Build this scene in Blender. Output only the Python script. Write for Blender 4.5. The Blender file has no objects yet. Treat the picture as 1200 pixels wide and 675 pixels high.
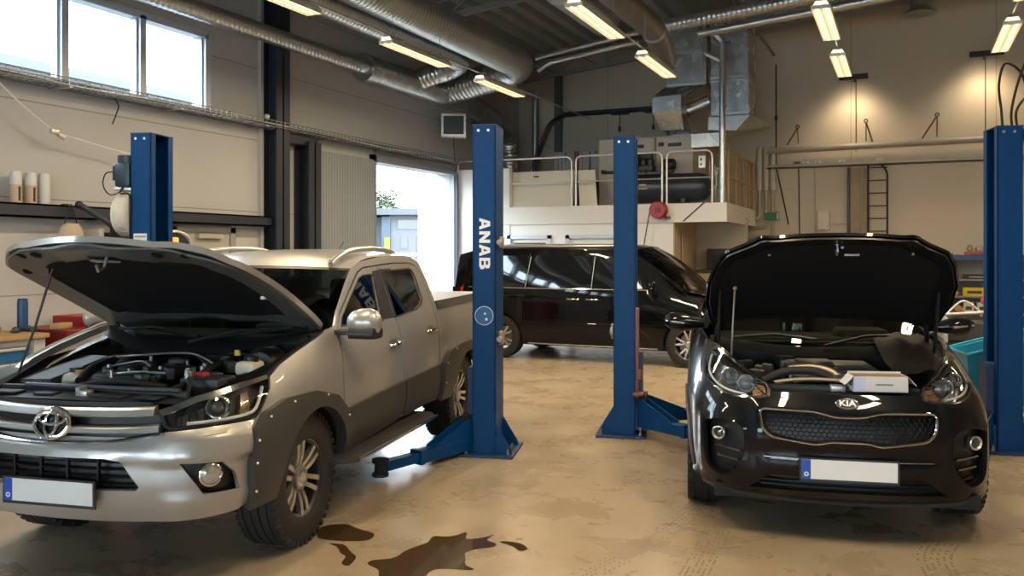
import bpy, bmesh, math, random
from mathutils import Vector, Matrix, noise
from mathutils.geometry import delaunay_2d_cdt
random.seed(7)
PI = math.pi
SC = bpy.context.scene
COL = SC.collection

# ------------------------------------------------------------------ camera, world, exposure
TH = math.radians(24.5)                      # the room is turned 24.5 degrees against the view axis
cam_data = bpy.data.cameras.new('camera')
cam_data.sensor_width = 36.0
cam_data.lens = 36.0 * 1015.0 / 1200.0
cam_data.shift_y = -42.5 / 1200.0
cam_data.clip_end = 400
cam = bpy.data.objects.new('camera', cam_data)
COL.objects.link(cam)
cam.location = (0, 0, 1.72)
cam.rotation_euler = (PI / 2, 0, TH)
SC.camera = cam

world = bpy.data.worlds.new('overcast_sky')
SC.world = world
world.use_nodes = True
wn = world.node_tree
wn.nodes['Background'].inputs['Color'].default_value = (0.80, 0.91, 1.0, 1)
wn.nodes['Background'].inputs['Strength'].default_value = 21.0
SC.view_settings.view_transform = 'Standard'
SC.view_settings.look = 'None'
SC.view_settings.gamma = 1.0
SC.view_settings.use_curve_mapping = False
SC.view_settings.exposure = -0.08
LAMP_WATT = 72.0          # every fluorescent fitting in the hall
LAMP_RGB = (1.0, 0.79, 0.51)
LAMP_GLOW = 3.0
try:
    SC.cycles.max_bounces = 10
    SC.cycles.diffuse_bounces = 5
    SC.cycles.glossy_bounces = 4
    SC.cycles.transmission_bounces = 6
    SC.cycles.transparent_max_bounces = 12
    SC.cycles.sample_clamp_indirect = 6.0
    SC.cycles.caustics_reflective = False
    SC.cycles.caustics_refractive = False
except Exception:
    pass

def portal(name, loc, rot, sx, sy):
    l = bpy.data.lights.new(name, 'AREA'); l.shape = 'RECTANGLE'; l.size = sx; l.size_y = sy
    o = bpy.data.objects.new(name, l); COL.objects.link(o)
    o.location = loc; o.rotation_euler = rot
    l.cycles.is_portal = True
    return o
# ------------------------------------------------------------------ materials
MATS = {}
def mat(name, rgb=(.5,.5,.5), rough=.5, metal=0., spec=.5, coat=0., emit=None, estr=0., noise_amt=0., noise_scale=6., bump=0., bump_scale=40., alpha_glass=None, rough_noise=0., coat_rough=.03):
    if name in MATS: return MATS[name]
    m = bpy.data.materials.new(name); m.use_nodes = True
    nt = m.node_tree; b = nt.nodes['Principled BSDF']
    b.inputs['Base Color'].default_value = (*rgb, 1)
    b.inputs['Roughness'].default_value = rough
    b.inputs['Metallic'].default_value = metal
    b.inputs['Specular IOR Level'].default_value = spec
    b.inputs['Coat Weight'].default_value = coat
    b.inputs['Coat Roughness'].default_value = coat_rough
    if emit:
        b.inputs['Emission Color'].default_value = (*emit, 1)
        b.inputs['Emission Strength'].default_value = estr
    tc = nt.nodes.new('ShaderNodeTexCoord')
    if noise_amt or rough_noise:
        n = nt.nodes.new('ShaderNodeTexNoise'); n.inputs['Scale'].default_value = noise_scale; n.inputs['Detail'].default_value = 6
        nt.links.new(tc.outputs['Object'], n.inputs['Vector'])
        if noise_amt:
            mx = nt.nodes.new('ShaderNodeMix'); mx.data_type = 'RGBA'
            mx.inputs['A'].default_value = (*[max(0, c*(1-noise_amt)) for c in rgb], 1)
            mx.inputs['B'].default_value = (*[min(1, c*(1+noise_amt)) for c in rgb], 1)
            nt.links.new(n.outputs['Fac'], mx.inputs['Factor']); nt.links.new(mx.outputs['Result'], b.inputs['Base Color'])
        if rough_noise:
            mr = nt.nodes.new('ShaderNodeMapRange')
            mr.inputs['To Min'].default_value = max(0.02, rough-rough_noise); mr.inputs['To Max'].default_value = min(1, rough+rough_noise)
            nt.links.new(n.outputs['Fac'], mr.inputs['Value']); nt.links.new(mr.outputs['Result'], b.inputs['Roughness'])
    if bump:
        n2 = nt.nodes.new('ShaderNodeTexNoise'); n2.inputs['Scale'].default_value = bump_scale; n2.inputs['Detail'].default_value = 4
        nt.links.new(tc.outputs['Object'], n2.inputs['Vector'])
        bp = nt.nodes.new('ShaderNodeBump'); bp.inputs['Strength'].default_value = bump; bp.inputs['Distance'].default_value = .01
        nt.links.new(n2.outputs['Fac'], bp.inputs['Height']); nt.links.new(bp.outputs['Normal'], b.inputs['Normal'])
    MATS[name] = m
    return m

def glass_mat(name, tint, refl_rough=.02):
    """thin tinted pane: tinted see-through plus a fresnel mirror coat"""
    if name in MATS: return MATS[name]
    m = bpy.data.materials.new(name); m.use_nodes = True
    nt = m.node_tree; nt.nodes.remove(nt.nodes['Principled BSDF'])
    out = nt.nodes['Material Output']
    tr = nt.nodes.new('ShaderNodeBsdfTransparent'); tr.inputs['Color'].default_value = (*tint, 1)
    gl = nt.nodes.new('ShaderNodeBsdfGlossy'); gl.inputs['Roughness'].default_value = refl_rough
    fr = nt.nodes.new('ShaderNodeFresnel')
    ge = nt.nodes.new('ShaderNodeNewGeometry'); mr = nt.nodes.new('ShaderNodeMapRange')     # both faces of a thin pane mirror alike
    mr.inputs['To Min'].default_value = 1.5; mr.inputs['To Max'].default_value = 1/1.5
    nt.links.new(ge.outputs['Backfacing'], mr.inputs['Value']); nt.links.new(mr.outputs['Result'], fr.inputs['IOR'])
    mx = nt.nodes.new('ShaderNodeMixShader')
    nt.links.new(fr.outputs['Fac'], mx.inputs['Fac']); nt.links.new(tr.outputs['BSDF'], mx.inputs[1]); nt.links.new(gl.outputs['BSDF'], mx.inputs[2])
    nt.links.new(mx.outputs['Shader'], out.inputs['Surface'])
    MATS[name] = m
    return m

# ------------------------------------------------------------------ object helpers
def tag(o, label=None, cat=None, group=None, kind=None):
    if label: o['label'] = label
    if cat: o['category'] = cat
    if group: o['group'] = group
    if kind: o['kind'] = kind
    return o
def empty(name, loc=(0,0,0), rz=0., label=None, cat=None, group=None):
    o = bpy.data.objects.new(name, None); COL.objects.link(o)
    o.empty_display_size = .2
    o.location = loc; o.rotation_euler = (0, 0, rz)
    return tag(o, label, cat, group)
def kids(o): return [c for c in bpy.data.objects if c.parent == o]
def copy_tree(o, parent=None):
    c = o.copy(); COL.objects.link(c)
    if parent: c.parent = parent
    for ch in kids(o): copy_tree(ch, c)
    return c

class MB:
    """collects geometry for ONE mesh object"""
    def __init__(s): s.v = []; s.f = []; s.m = []; s.cm = 0
    def add(s, vs, fs):
        k = len(s.v); s.v += [tuple(p) for p in vs]
        for f in fs: s.f.append([i + k for i in f]); s.m.append(s.cm)
        return s
    def mi(s, i): s.cm = i; return s
    def box(s, c, d, rot=None, bevel=0.):
        c = Vector(c); hx, hy, hz = d[0]/2, d[1]/2, d[2]/2
        R = rot if isinstance(rot, Matrix) else (Matrix.Rotation(rot, 3, 'Z') if rot else Matrix.Identity(3))
        if not bevel:
            vs = [c + R @ Vector((x*hx, y*hy, z*hz)) for z in (-1, 1) for y in (-1, 1) for x in (-1, 1)]
            return s.add(vs, [(0,2,3,1),(4,5,7,6),(0,1,5,4),(2,6,7,3),(0,4,6,2),(1,3,7,5)])
        bm = bmesh.new(); bmesh.ops.create_cube(bm, size=1.)
        for v in bm.verts: v.co = Vector((v.co.x*d[0], v.co.y*d[1], v.co.z*d[2]))
        bmesh.ops.bevel(bm, geom=bm.edges[:], offset=min(bevel, .49*min(d)), segments=2, affect='EDGES', profile=.5)
        bm.verts.index_update()
        vs = [c + R @ v.co for v in bm.verts]; fs = [[v.index for v in f.verts] for f in bm.faces]
        bm.free(); return s.add(vs, fs)
    def bx(s, x0, x1, y0, y1, z0, z1, bevel=0.):
        return s.box(((x0+x1)/2, (y0+y1)/2, (z0+z1)/2), (abs(x1-x0), abs(y1-y0), abs(z1-z0)), None, bevel)
    def cyl(s, p0, p1, r0, r1=None, n=16, caps=True):
        r1 = r0 if r1 is None else r1
        p0, p1 = Vector(p0), Vector(p1); a = (p1-p0).normalized()
        u = a.orthogonal().normalized(); w = a.cross(u)
        vs = []
        for p, r in ((p0, r0), (p1, r1)):
            vs += [p + (u*math.cos(2*PI*i/n) + w*math.sin(2*PI*i/n))*r for i in range(n)]
        fs = [(i, (i+1) % n, n+(i+1) % n, n+i) for i in range(n)]
        if caps: fs += [tuple(range(n-1, -1, -1)), tuple(range(n, 2*n))]
        return s.add(vs, fs)
    def lathe(s, prof, c=(0,0,0), axis='Z', n=32, closed=False, R=None):
        """prof: (radius, height along axis)"""
        c = Vector(c); vs = []; m = len(prof)
        for i in range(n):
            ca, sa = math.cos(2*PI*i/n), math.sin(2*PI*i/n)
            for r, h in prof:
                p = {'Z': Vector((r*ca, r*sa, h)), 'Y': Vector((r*sa, h, r*ca)), 'X': Vector((h, r*ca, r*sa))}[axis]
                vs.append(c + (R @ p if R else p))
        fs = []
        for i in range(n):
            j = (i+1) % n
            for k in range(m if closed else m-1):
                l = (k+1) % m
                fs.append((i*m+k, j*m+k, j*m+l, i*m+l))
        return s.add(vs, fs)
    def tube(s, path, r, n=10, caps=True, closed=False):
        """r: number or list; parallel-transport frames"""
        P = [Vector(p) for p in path]; m = len(P)
        R = r if isinstance(r, (list, tuple)) else [r]*m
        T = []
        for i in range(m):
            a = P[(i-1) % m] if (closed or i > 0) else P[i]; b = P[(i+1) % m] if (closed or i < m-1) else P[i]
            t = b - a; T.append(t.normalized() if t.length > 1e-9 else Vector((0,0,1)))
        u = T[0].orthogonal().normalized(); vs = []
        for i in range(m):
            u = (u - T[i]*u.dot(T[i])); u = u.normalized() if u.length > 1e-6 else T[i].orthogonal().normalized()
            w = T[i].cross(u)
            vs += [P[i] + (u*math.cos(2*PI*k/n) + w*math.sin(2*PI*k/n))*R[i] for k in range(n)]
        fs = []
        for i in range(m if closed else m-1):
            j = (i+1) % m
            for k in range(n): fs.append((i*n+k, i*n+(k+1) % n, j*n+(k+1) % n, j*n+k))
        if caps and not closed: fs += [tuple(range(n-1, -1, -1)), tuple(range((m-1)*n, m*n))]
        return s.add(vs, fs)
    def prism(s, poly, mapf, h0, h1):
        """poly 2D outline (no holes) extruded between h0 and h1; mapf(u,v,h)->xyz"""
        n = len(poly)
        vs = [mapf(u, v, h0) for u, v in poly] + [mapf(u, v, h1) for u, v in poly]
        fs = [tuple(range(n-1, -1, -1)), tuple(range(n, 2*n))] + [(i, (i+1) % n, n+(i+1) % n, n+i) for i in range(n)]
        return s.add(vs, fs)
    def ball(s, c, r, n=16, m=10, sc=(1,1,1)):
        c = Vector(c); vs = []; fs = []
        for i in range(m+1):
            a = PI*i/m
            for j in range(n):
                b = 2*PI*j/n
                vs.append(c + Vector((r*sc[0]*math.sin(a)*math.cos(b), r*sc[1]*math.sin(a)*math.sin(b), r*sc[2]*math.cos(a))))
        for i in range(m):
            for j in range(n): fs.append((i*n+j, i*n+(j+1) % n, (i+1)*n+(j+1) % n, (i+1)*n+j))
        return s.add(vs, fs)
    def panel(s, outline, holes, fn, res=.05, thick=.0, off=0.):
        """a trimmed piece of the surface fn(u,v)->Vector, outline and holes as 2D loops, optional thickness towards the back"""
        loops = [resample(outline, res)] + [resample(h, res) for h in holes]
        pts = []; edges = []; lp = []
        for L in loops:
            k = len(pts); n = len(L); pts += [Vector(p) for p in L]
            edges += [(k+i, k+(i+1) % n) for i in range(n)]; lp.append((k, n))
        us = [p[0] for p in loops[0]]; vv = [p[1] for p in loops[0]]
        u0, u1, v0, v1 = min(us), max(us), min(vv), max(vv)
        nu = max(1, int((u1-u0)/res)); nv = max(1, int((v1-v0)/res))
        allp = [p for L in loops for p in L]
        for i in range(nu+1):
            for j in range(nv+1):
                p = (u0 + (u1-u0)*(i+.5*(j % 2)+.25)/(nu+1), v0 + (v1-v0)*(j+.5)/(nv+1))
                if inside(p, loops) and min((p[0]-q[0])**2+(p[1]-q[1])**2 for q in allp) > (res*.45)**2:
                    pts.append(Vector(p))
        vo, eo, fo, ov, oe, of = delaunay_2d_cdt(pts, edges, [], 0, 1e-6)
        tri = []
        for f in fo:
            c = (sum(vo[i][0] for i in f)/3, sum(vo[i][1] for i in f)/3)
            if inside(c, loops):
                a = (vo[f[1]]-vo[f[0]]); b = (vo[f[2]]-vo[f[0]])
                tri.append(f if a.x*b.y-a.y*b.x > 0 else [f[0], f[2], f[1]])
        e = 1e-3; P = []; N = []
        for p in vo:
            q = Vector(fn(p.x, p.y))
            du = Vector(fn(p.x+e, p.y)) - Vector(fn(p.x-e, p.y)); dv = Vector(fn(p.x, p.y+e)) - Vector(fn(p.x, p.y-e))
            nn = du.cross(dv); nn = nn.normalized() if nn.length > 0 else Vector((0,0,1))
            P.append(q + nn*off); N.append(nn)
        if thick:
            k = len(P); back = [P[i] - N[i]*thick for i in range(k)]
            cnt = {}
            for f in tri:
                for i in range(3): cnt[(f[i], f[(i+1) % 3])] = 1
            rim = [(a, b) for (a, b) in cnt if (b, a) not in cnt]
            fs = [list(f) for f in tri] + [[f[2]+k, f[1]+k, f[0]+k] for f in tri] + [[b, a, a+k, b+k] for a, b in rim]
            return s.add(P + back, fs)
        return s.add(P, tri)
    def grid(s, fn, nu, nv, u0=0., u1=1., v0=0., v1=1.):
        vs = [fn(u0+(u1-u0)*i/nu, v0+(v1-v0)*j/nv) for i in range(nu+1) for j in range(nv+1)]
        fs = [(i*(nv+1)+j, (i+1)*(nv+1)+j, (i+1)*(nv+1)+j+1, i*(nv+1)+j+1) for i in range(nu) for j in range(nv)]
        return s.add(vs, fs)
    def xf(s, M, start=0):
        s.v[start:] = [tuple(M @ Vector(p)) for p in s.v[start:]]; return s
    def mirror_y(s):
        k = len(s.v); nf = len(s.f)
        s.v += [(x, -y, z) for x, y, z in s.v]
        for i in range(nf): s.f.append([j+k for j in reversed(s.f[i])]); s.m.append(s.m[i])
        return s
    def flipped(s):
        r = MB(); r.v = [(x, -y, z) for x, y, z in s.v]; r.f = [list(reversed(f)) for f in s.f]; r.m = list(s.m); return r
    def build(s, name, mats, parent=None, smooth=True, angle=38, loc=None, rz=None, recalc=False):
        me = bpy.data.meshes.new(name); me.from_pydata(s.v, [], s.f); 
        if not isinstance(mats, (list, tuple)): mats = [mats]
        for m in mats: me.materials.append(m)
        if len(mats) > 1: me.polygons.foreach_set('material_index', s.m)
        if recalc:
            bm = bmesh.new(); bm.from_mesh(me); bmesh.ops.recalc_face_normals(bm, faces=bm.faces[:]); bm.to_mesh(me); bm.free()
        me.update()
        if smooth:
            me.shade_smooth(); me.set_sharp_from_angle(angle=math.radians(angle))
        o = bpy.data.objects.new(name, me); COL.objects.link(o)
        if parent: o.parent = parent
        if loc is not None: o.location = loc
        if rz is not None: o.rotation_euler = (0, 0, rz)
        return o

def resample(L, res):
    out = []
    n = len(L)
    for i in range(n):
        a, b = L[i], L[(i+1) % n]
        d = math.hypot(b[0]-a[0], b[1]-a[1]); k = max(1, int(math.ceil(d/res - 1e-6)))
        for j in range(k): out.append((a[0]+(b[0]-a[0])*j/k, a[1]+(b[1]-a[1])*j/k))
    return out
def inside(p, loops):
    c = False; x, y = p[0], p[1]
    for L in loops:
        n = len(L); j = n-1
        for i in range(n):
            xi, yi = L[i][0], L[i][1]; xj, yj = L[j][0], L[j][1]
            if (yi > y) != (yj > y) and x < (xj-xi)*(y-yi)/(yj-yi)+xi: c = not c
            j = i
    return c
def spl(P, n=8, closed=True):
    """Catmull-Rom through the points (any dimension)"""
    out = []; m = len(P)
    for i in range(m if closed else m-1):
        g = lambda k: P[k % m] if closed else P[max(0, min(m-1, k))]
        a, b, c, d = g(i-1), g(i), g(i+1), g(i+2)
        for j in range(n):
            t = j/n; t2, t3 = t*t, t*t*t
            out.append(tuple(.5*((2*b[k]) + (c[k]-a[k])*t + (2*a[k]-5*b[k]+4*c[k]-d[k])*t2 + (3*b[k]-a[k]-3*c[k]+d[k])*t3) for k in range(len(b))))
    if not closed: out.append(tuple(P[-1]))
    return out
def rounded(L, r, n=5):
    """round the corners of a closed 2D polygon"""
    out = []; m = len(L)
    for i in range(m):
        a, b, c = Vector(L[i-1]), Vector(L[i]), Vector(L[(i+1) % m])
        rr = r[i] if isinstance(r, (list, tuple)) else r
        if rr <= 0: out.append(tuple(b)); continue
        d1 = (a-b); d2 = (c-b); k = min(rr, d1.length*.48, d2.length*.48)
        p, q = b + d1.normalized()*k, b + d2.normalized()*k
        for j in range(n+1):
            t = j/n; out.append(tuple(p*(1-t)**2 + b*2*t*(1-t) + q*t*t))
    return out
def ell(cu, cv, ru, rv, n=28, rot=0., a0=0., a1=2*PI):
    ca, sa = math.cos(rot), math.sin(rot)
    full = abs(a1-a0-2*PI) < 1e-6
    return [(cu + ru*math.cos(a)*ca - rv*math.sin(a)*sa, cv + ru*math.cos(a)*sa + rv*math.sin(a)*ca)
            for a in [a0+(a1-a0)*i/(n if full else n-1) for i in range(n)]]
class Tab:
    """1D monotone-ish cubic (Catmull-Rom, non-uniform) table of numbers or tuples"""
    def __init__(s, X, Y):
        s.X = X; s.Y = Y; n = len(X); s.M = []
        vec = isinstance(Y[0], (list, tuple))
        s.vec = vec
        Z = Y if vec else [(y,) for y in Y]
        s.Z = Z
        D = [[(Z[i+1][k]-Z[i][k])/(X[i+1]-X[i]) for k in range(len(Z[0]))] for i in range(n-1)]
        for i in range(n):
            if i == 0: s.M.append(D[0])
            elif i == n-1: s.M.append(D[-1])
            else:
                r = []
                for k in range(len(Z[0])):
                    a, b = D[i-1][k], D[i][k]; h0, h1 = X[i]-X[i-1], X[i+1]-X[i]
                    m = (a*h1+b*h0)/(h0+h1)
                    if a*b <= 0: m = 0.
                    else: m = math.copysign(min(abs(m), 3*min(abs(a), abs(b))), m)
                    r.append(m)
                s.M.append(r)
    def __call__(s, x):
        X = s.X
        if x <= X[0]: r = [s.Z[0][k] + s.M[0][k]*(x-X[0]) for k in range(len(s.Z[0]))]
        elif x >= X[-1]: r = [s.Z[-1][k] + s.M[-1][k]*(x-X[-1]) for k in range(len(s.Z[0]))]
        else:
            i = 0
            while X[i+1] < x: i += 1
            h = X[i+1]-X[i]; t = (x-X[i])/h; t2, t3 = t*t, t*t*t
            a, b, c, d = 2*t3-3*t2+1, t3-2*t2+t, -2*t3+3*t2, t3-t2
            r = [a*s.Z[i][k]+b*h*s.M[i][k]+c*s.Z[i+1][k]+d*h*s.M[i+1][k] for k in range(len(s.Z[0]))]
        return tuple(r) if s.vec else r[0]
class Tab2:
    """rows of z, columns of t, cubic in both"""
    def __init__(s, T, Z, V):       # V[i][j]: z row i, t column j
        s.Z = Z; s.rows = [Tab(T, r) for r in V]
    def __call__(s, t, z):
        return Tab(s.Z, [r(t) for r in s.rows])(z)

class Body:
    """car skin: plan curve (x,y) by arc length t from the nose centre backwards, pushed along its normal by off(t,z)"""
    def __init__(s, plan, off):
        d = spl(plan, 12, closed=False)
        d = [(p[0], p[1]) for p in d]; t = [0.]
        for i in range(1, len(d)): t.append(t[-1] + math.hypot(d[i][0]-d[i-1][0], d[i][1]-d[i-1][1]))
        keep = [0]
        for i in range(1, len(d)):
            if t[i]-t[keep[-1]] > 1e-4: keep.append(i)
        s.t = [t[i] for i in keep]; s.d = [d[i] for i in keep]; s.off = off
        s.n = []
        for i in range(len(s.d)):
            a = s.d[max(0, i-1)]; b = s.d[min(len(s.d)-1, i+1)]
            dx, dy = b[0]-a[0], b[1]-a[1]; L = math.hypot(dx, dy)
            s.n.append((dy/L, -dx/L))
        s.n[0] = (1., 0.)
        s.c = {}
    def plan(s, t):
        sg = 1
        if t < 0: t = -t; sg = -1
        T = s.t
        if t >= T[-1]:
            i = len(T)-2
        else:
            import bisect
            i = max(0, bisect.bisect_right(T, t)-1)
        k = (t-T[i])/(T[i+1]-T[i])
        f = lambda a, b: a+(b-a)*k
        return f(s.d[i][0], s.d[i+1][0]), sg*f(s.d[i][1], s.d[i+1][1]), f(s.n[i][0], s.n[i+1][0]), sg*f(s.n[i][1], s.n[i+1][1])
    def __call__(s, t, z, extra=0.):
        x, y, nx, ny = s.plan(t)
        h = s.off(abs(t), z) + extra
        return Vector((x+nx*h, y+ny*h, z))
    def t_of_x(s, x):
        """arc length of the point of the flank at x"""
        lo, hi = 0., s.t[-1]
        for _ in range(40):
            m = (lo+hi)/2
            if s.plan(m)[0] > x: lo = m
            else: hi = m
        return lo
# ------------------------------------------------------------------ the hall
ZC = lambda b: 6.15 + .107*(b+8.65)          # underside of the roof deck, rising along +x
XL, YB, XR, YF = -8.65, 19.4, 9.5, -7.0

def wall_mat(name, rgb, seam_axis, period, phase, dark=.55):
    m = mat(name, rgb, rough=.75, noise_amt=.05, noise_scale=1.3)
    nt = m.node_tree; b = nt.nodes['Principled BSDF']
    tc = nt.nodes.new('ShaderNodeTexCoord'); sp = nt.nodes.new('ShaderNodeSeparateXYZ')
    nt.links.new(tc.outputs['Object'], sp.inputs[0])
    ad = nt.nodes.new('ShaderNodeMath'); ad.operation = 'ADD'; ad.inputs[1].default_value = -phase
    md = nt.nodes.new('ShaderNodeMath'); md.operation = 'PINGPONG'; md.inputs[1].default_value = period/2
    lt = nt.nodes.new('ShaderNodeMath'); lt.operation = 'LESS_THAN'; lt.inputs[1].default_value = .007
    nt.links.new(sp.outputs[seam_axis], ad.inputs[0]); nt.links.new(ad.outputs[0], md.inputs[0]); nt.links.new(md.outputs[0], lt.inputs[0])
    src = b.inputs['Base Color'].links[0].from_socket
    mx = nt.nodes.new('ShaderNodeMix'); mx.data_type = 'RGBA'
    mx.inputs['B'].default_value = (*[c*dark for c in rgb], 1)
    nt.links.new(lt.outputs[0], mx.inputs['Factor']); nt.links.new(src, mx.inputs['A']); nt.links.new(mx.outputs['Result'], b.inputs['Base Color'])
    return m
M_WL = wall_mat('sandwich_panel_grey', (.49,.50,.51), 'Z', 1.05, .2)
M_WB = wall_mat('sandwich_panel_cream', (.60,.52,.40), 'X', 2.66, -1.06)
M_WHITE = mat('white_board', (.74,.74,.71), .6)
M_DARKSTEEL = mat('dark_blue_steel', (.022,.028,.045), .45)
M_GALV = mat('galvanised_steel', (.52,.54,.55), .32, .95, noise_amt=.25, noise_scale=9., rough_noise=.1)
M_DUCT = mat('spiral_duct_steel', (.50,.52,.53), .33, .95, noise_amt=.15, noise_scale=3.)
M_FOIL = mat('bare_sheet_steel', (.58,.60,.62), .26, .95, noise_amt=.3, noise_scale=4., rough_noise=.12, bump=.25, bump_scale=5.)
M_STEELTUBE = mat('pale_steel_tube', (.66,.66,.64), .35, .6)
M_ALU = mat('aluminium_frame', (.55,.60,.66), .4, .3)
M_DECK = mat('roof_deck_steel', (.30,.33,.335), .42, .25, noise_amt=.2, noise_scale=2.)
M_BLACK = mat('black_plastic', (.012,.012,.013), .45)
M_RUBBER = mat('black_rubber', (.012,.012,.012), .75, noise_amt=.2, noise_scale=30.)
M_PANE = glass_mat('window_pane', (.93,.97,.98))

# floor: worn sealed concrete
def floor_material():
    m = bpy.data.materials.new('sealed_concrete'); m.use_nodes = True
    nt = m.node_tree; b = nt.nodes['Principled BSDF']; L = nt.links
    tc = nt.nodes.new('ShaderNodeTexCoord')
    def noise_(scale, detail, rough=.55, dist=0.):
        n = nt.nodes.new('ShaderNodeTexNoise'); n.inputs['Scale'].default_value = scale; n.inputs['Detail'].default_value = detail
        n.inputs['Roughness'].default_value = rough; n.inputs['Distortion'].default_value = dist
        L.new(tc.outputs['Object'], n.inputs['Vector']); return n
    def ramp(src, stops):
        r = nt.nodes.new('ShaderNodeValToRGB'); e = r.color_ramp.elements
        e[0].position, e[0].color = stops[0][0], (*stops[0][1], 1); e[1].position, e[1].color = stops[-1][0], (*stops[-1][1], 1)
        for p, c in stops[1:-1]:
            q = e.new(p); q.color = (*c, 1)
        L.new(src, r.inputs['Fac']); return r
    def mixc(fac, a, bb, typ='MIX'):
        x = nt.nodes.new('ShaderNodeMix'); x.data_type = 'RGBA'; x.blend_type = typ
        if isinstance(fac, float): x.inputs['Factor'].default_value = fac
        else: L.new(fac, x.inputs['Factor'])
        for s, k in ((a, 'A'), (bb, 'B')):
            if isinstance(s, tuple): x.inputs[k].default_value = (*s, 1)
            else: L.new(s, x.inputs[k])
        return x.outputs['Result']
    big = noise_(.45, 6, .62, .3); mid = noise_(1.7, 9, .68, .35); fine = noise_(26., 6, .7); stain = noise_(1.1, 8, .7, .5); blot = noise_(4.5, 6, .7, .3)
    c0 = ramp(big.outputs['Fac'], [(.30, (.34,.262,.172)), (.52, (.43,.345,.238)), (.72, (.50,.415,.30))]).outputs['Color']
    c1 = mixc(.55, c0, ramp(mid.outputs['Fac'], [(.28, (.62,.56,.48)), (.5, (.84,.82,.79)), (.75, (1.,1.,1.))]).outputs['Color'], 'MULTIPLY')
    c2 = mixc(ramp(stain.outputs['Fac'], [(.44, (0,0,0)), (.95, (.55,.55,.55))]).outputs['Color'], c1, (.165,.115,.07))
    c3 = mixc(ramp(blot.outputs['Fac'], [(.54, (0,0,0)), (.95, (.5,.5,.5))]).outputs['Color'], c2, (.13,.095,.06))
    c4 = mixc(.25, c3, ramp(fine.outputs['Fac'], [(.3, (.5,.5,.5)), (.7, (1,1,1))]).outputs['Color'], 'MULTIPLY')
    L.new(c4, b.inputs['Base Color'])
    r = nt.nodes.new('ShaderNodeMapRange'); r.inputs['From Min'].default_value = .3; r.inputs['From Max'].default_value = .75
    r.inputs['To Min'].default_value = .20; r.inputs['To Max'].default_value = .42
    L.new(mid.outputs['Fac'], r.inputs['Value']); L.new(r.outputs['Result'], b.inputs['Roughness'])
    bp = nt.nodes.new('ShaderNodeBump'); bp.inputs['Strength'].default_value = .12; bp.inputs['Distance'].default_value = .004
    L.new(mid.outputs['Fac'], bp.inputs['Height']); L.new(bp.outputs['Normal'], b.inputs['Normal'])
    return m
M_FLOOR = floor_material()
M_MARK = mat('tyre_mark_on_concrete', (.17,.125,.08), .5, noise_amt=.3, noise_scale=8.)
m = MB(); m.bx(XL-.3, XR+.3, YF-.3, YB+.3, -.2, 0)
m.mi(1)
def tread_marks(path, w, step, nb):
    """dirty tread prints: short bars across a driven track"""
    P = spl(path, 30, closed=False); acc = 0.; last = P[0]
    for i in range(1, len(P)):
        d = math.hypot(P[i][0]-last[0], P[i][1]-last[1])
        if d < step: continue
        a = math.atan2(P[i][1]-last[1], P[i][0]-last[0]); last = P[i]
        for k in range(nb):
            if random.random() < .30: continue
            o = (k-(nb-1)/2)*w/nb
            c = (P[i][0]-math.sin(a)*o, P[i][1]+math.cos(a)*o)
            sx, sy = step*.95, w/nb*.36
            q = [(-sx/2,-sy/2), (sx/2-.01,-sy/2), (sx/2,sy/2), (-sx/2+.01,sy/2)]
            m.add([(c[0]+x*math.cos(a)-y*math.sin(a), c[1]+x*math.sin(a)+y*math.cos(a), .0008) for x, y in q], [(0,1,2,3)])
tread_marks([(-1.62,4.1),(-1.55,4.38),(-1.42,4.83),(-1.33,5.39),(-1.28,6.0)], .16, .035, 5)
tread_marks([(-1.02,4.3),(-1.05,5.08),(-1.07,5.45)], .17, .030, 6)
tread_marks([(-1.39,5.87),(-1.61,5.90),(-1.75,6.06)], .12, .035, 5)
tread_marks([(.22,4.9),(.14,5.38),(.20,5.75)], .20, .035, 6)
tread_marks([(.55,4.7),(.50,5.2)], .18, .035, 5)
tag(m.build('floor', [M_FLOOR, M_MARK], smooth=False), kind='structure')

# ceiling: trapezoid roof deck, ribs running along y
m = MB(); per, dp = .36, .11
prof = []; x = XL-.3
while x < XR+.3:
    prof += [(x, 0), (x+.13, 0), (x+.17, dp), (x+.32, dp)]; x += per
vs = [(p[0], y, ZC(p[0])+p[1]) for y in (YF-.3, YB+.3) for p in prof]; n = len(prof)
m.add(vs, [(i, i+1, n+i+1, n+i) for i in range(n-1)])
m.add([(p[0], y, ZC(p[0])+.35) for y in (YF-.3, YB+.3) for p in (prof[0], prof[-1])], [(0,1,3,2)])
tag(m.build('ceiling', M_DECK, smooth=False), kind='structure')

# left wall with window strip and the open garage doorway
WY0, WY1, WZ0, WZ1 = -2.0, 9.0, 3.62, 4.66
GY0, GY1, GZ = 12.98, 15.86, 3.32
m = MB()
m.panel([(YF-.3,-.1), (YB+.3,-.1), (YB+.3,6.2), (YF-.3,6.2)], [[(WY0,WZ0),(WY1,WZ0),(WY1,WZ1),(WY0,WZ1)], [(GY0,0),(GY1,0),(GY1,GZ),(GY0,GZ)]],
        lambda u, v: Vector((XL, u, v)), res=1.2, thick=.28)
tag(m.build('wall_left', M_WL, smooth=False), kind='structure')
m = MB()
def gable(x): return ZC(x)+.1
m.prism([(XL-.28,-.1), (XR+.28,-.1), (XR+.28,gable(XR)), (XL-.28,gable(XL))], lambda u, v, h: (u, h, v), YB, YB+.28)
tag(m.build('wall_back', M_WB, smooth=False, recalc=True), kind='structure')
m = MB(); m.bx(XR, XR+.28, YF-.3, YB+.3, -.1, gable(XR)); tag(m.build('wall_right', M_WB, smooth=False), kind='structure')
m = MB()
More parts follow.
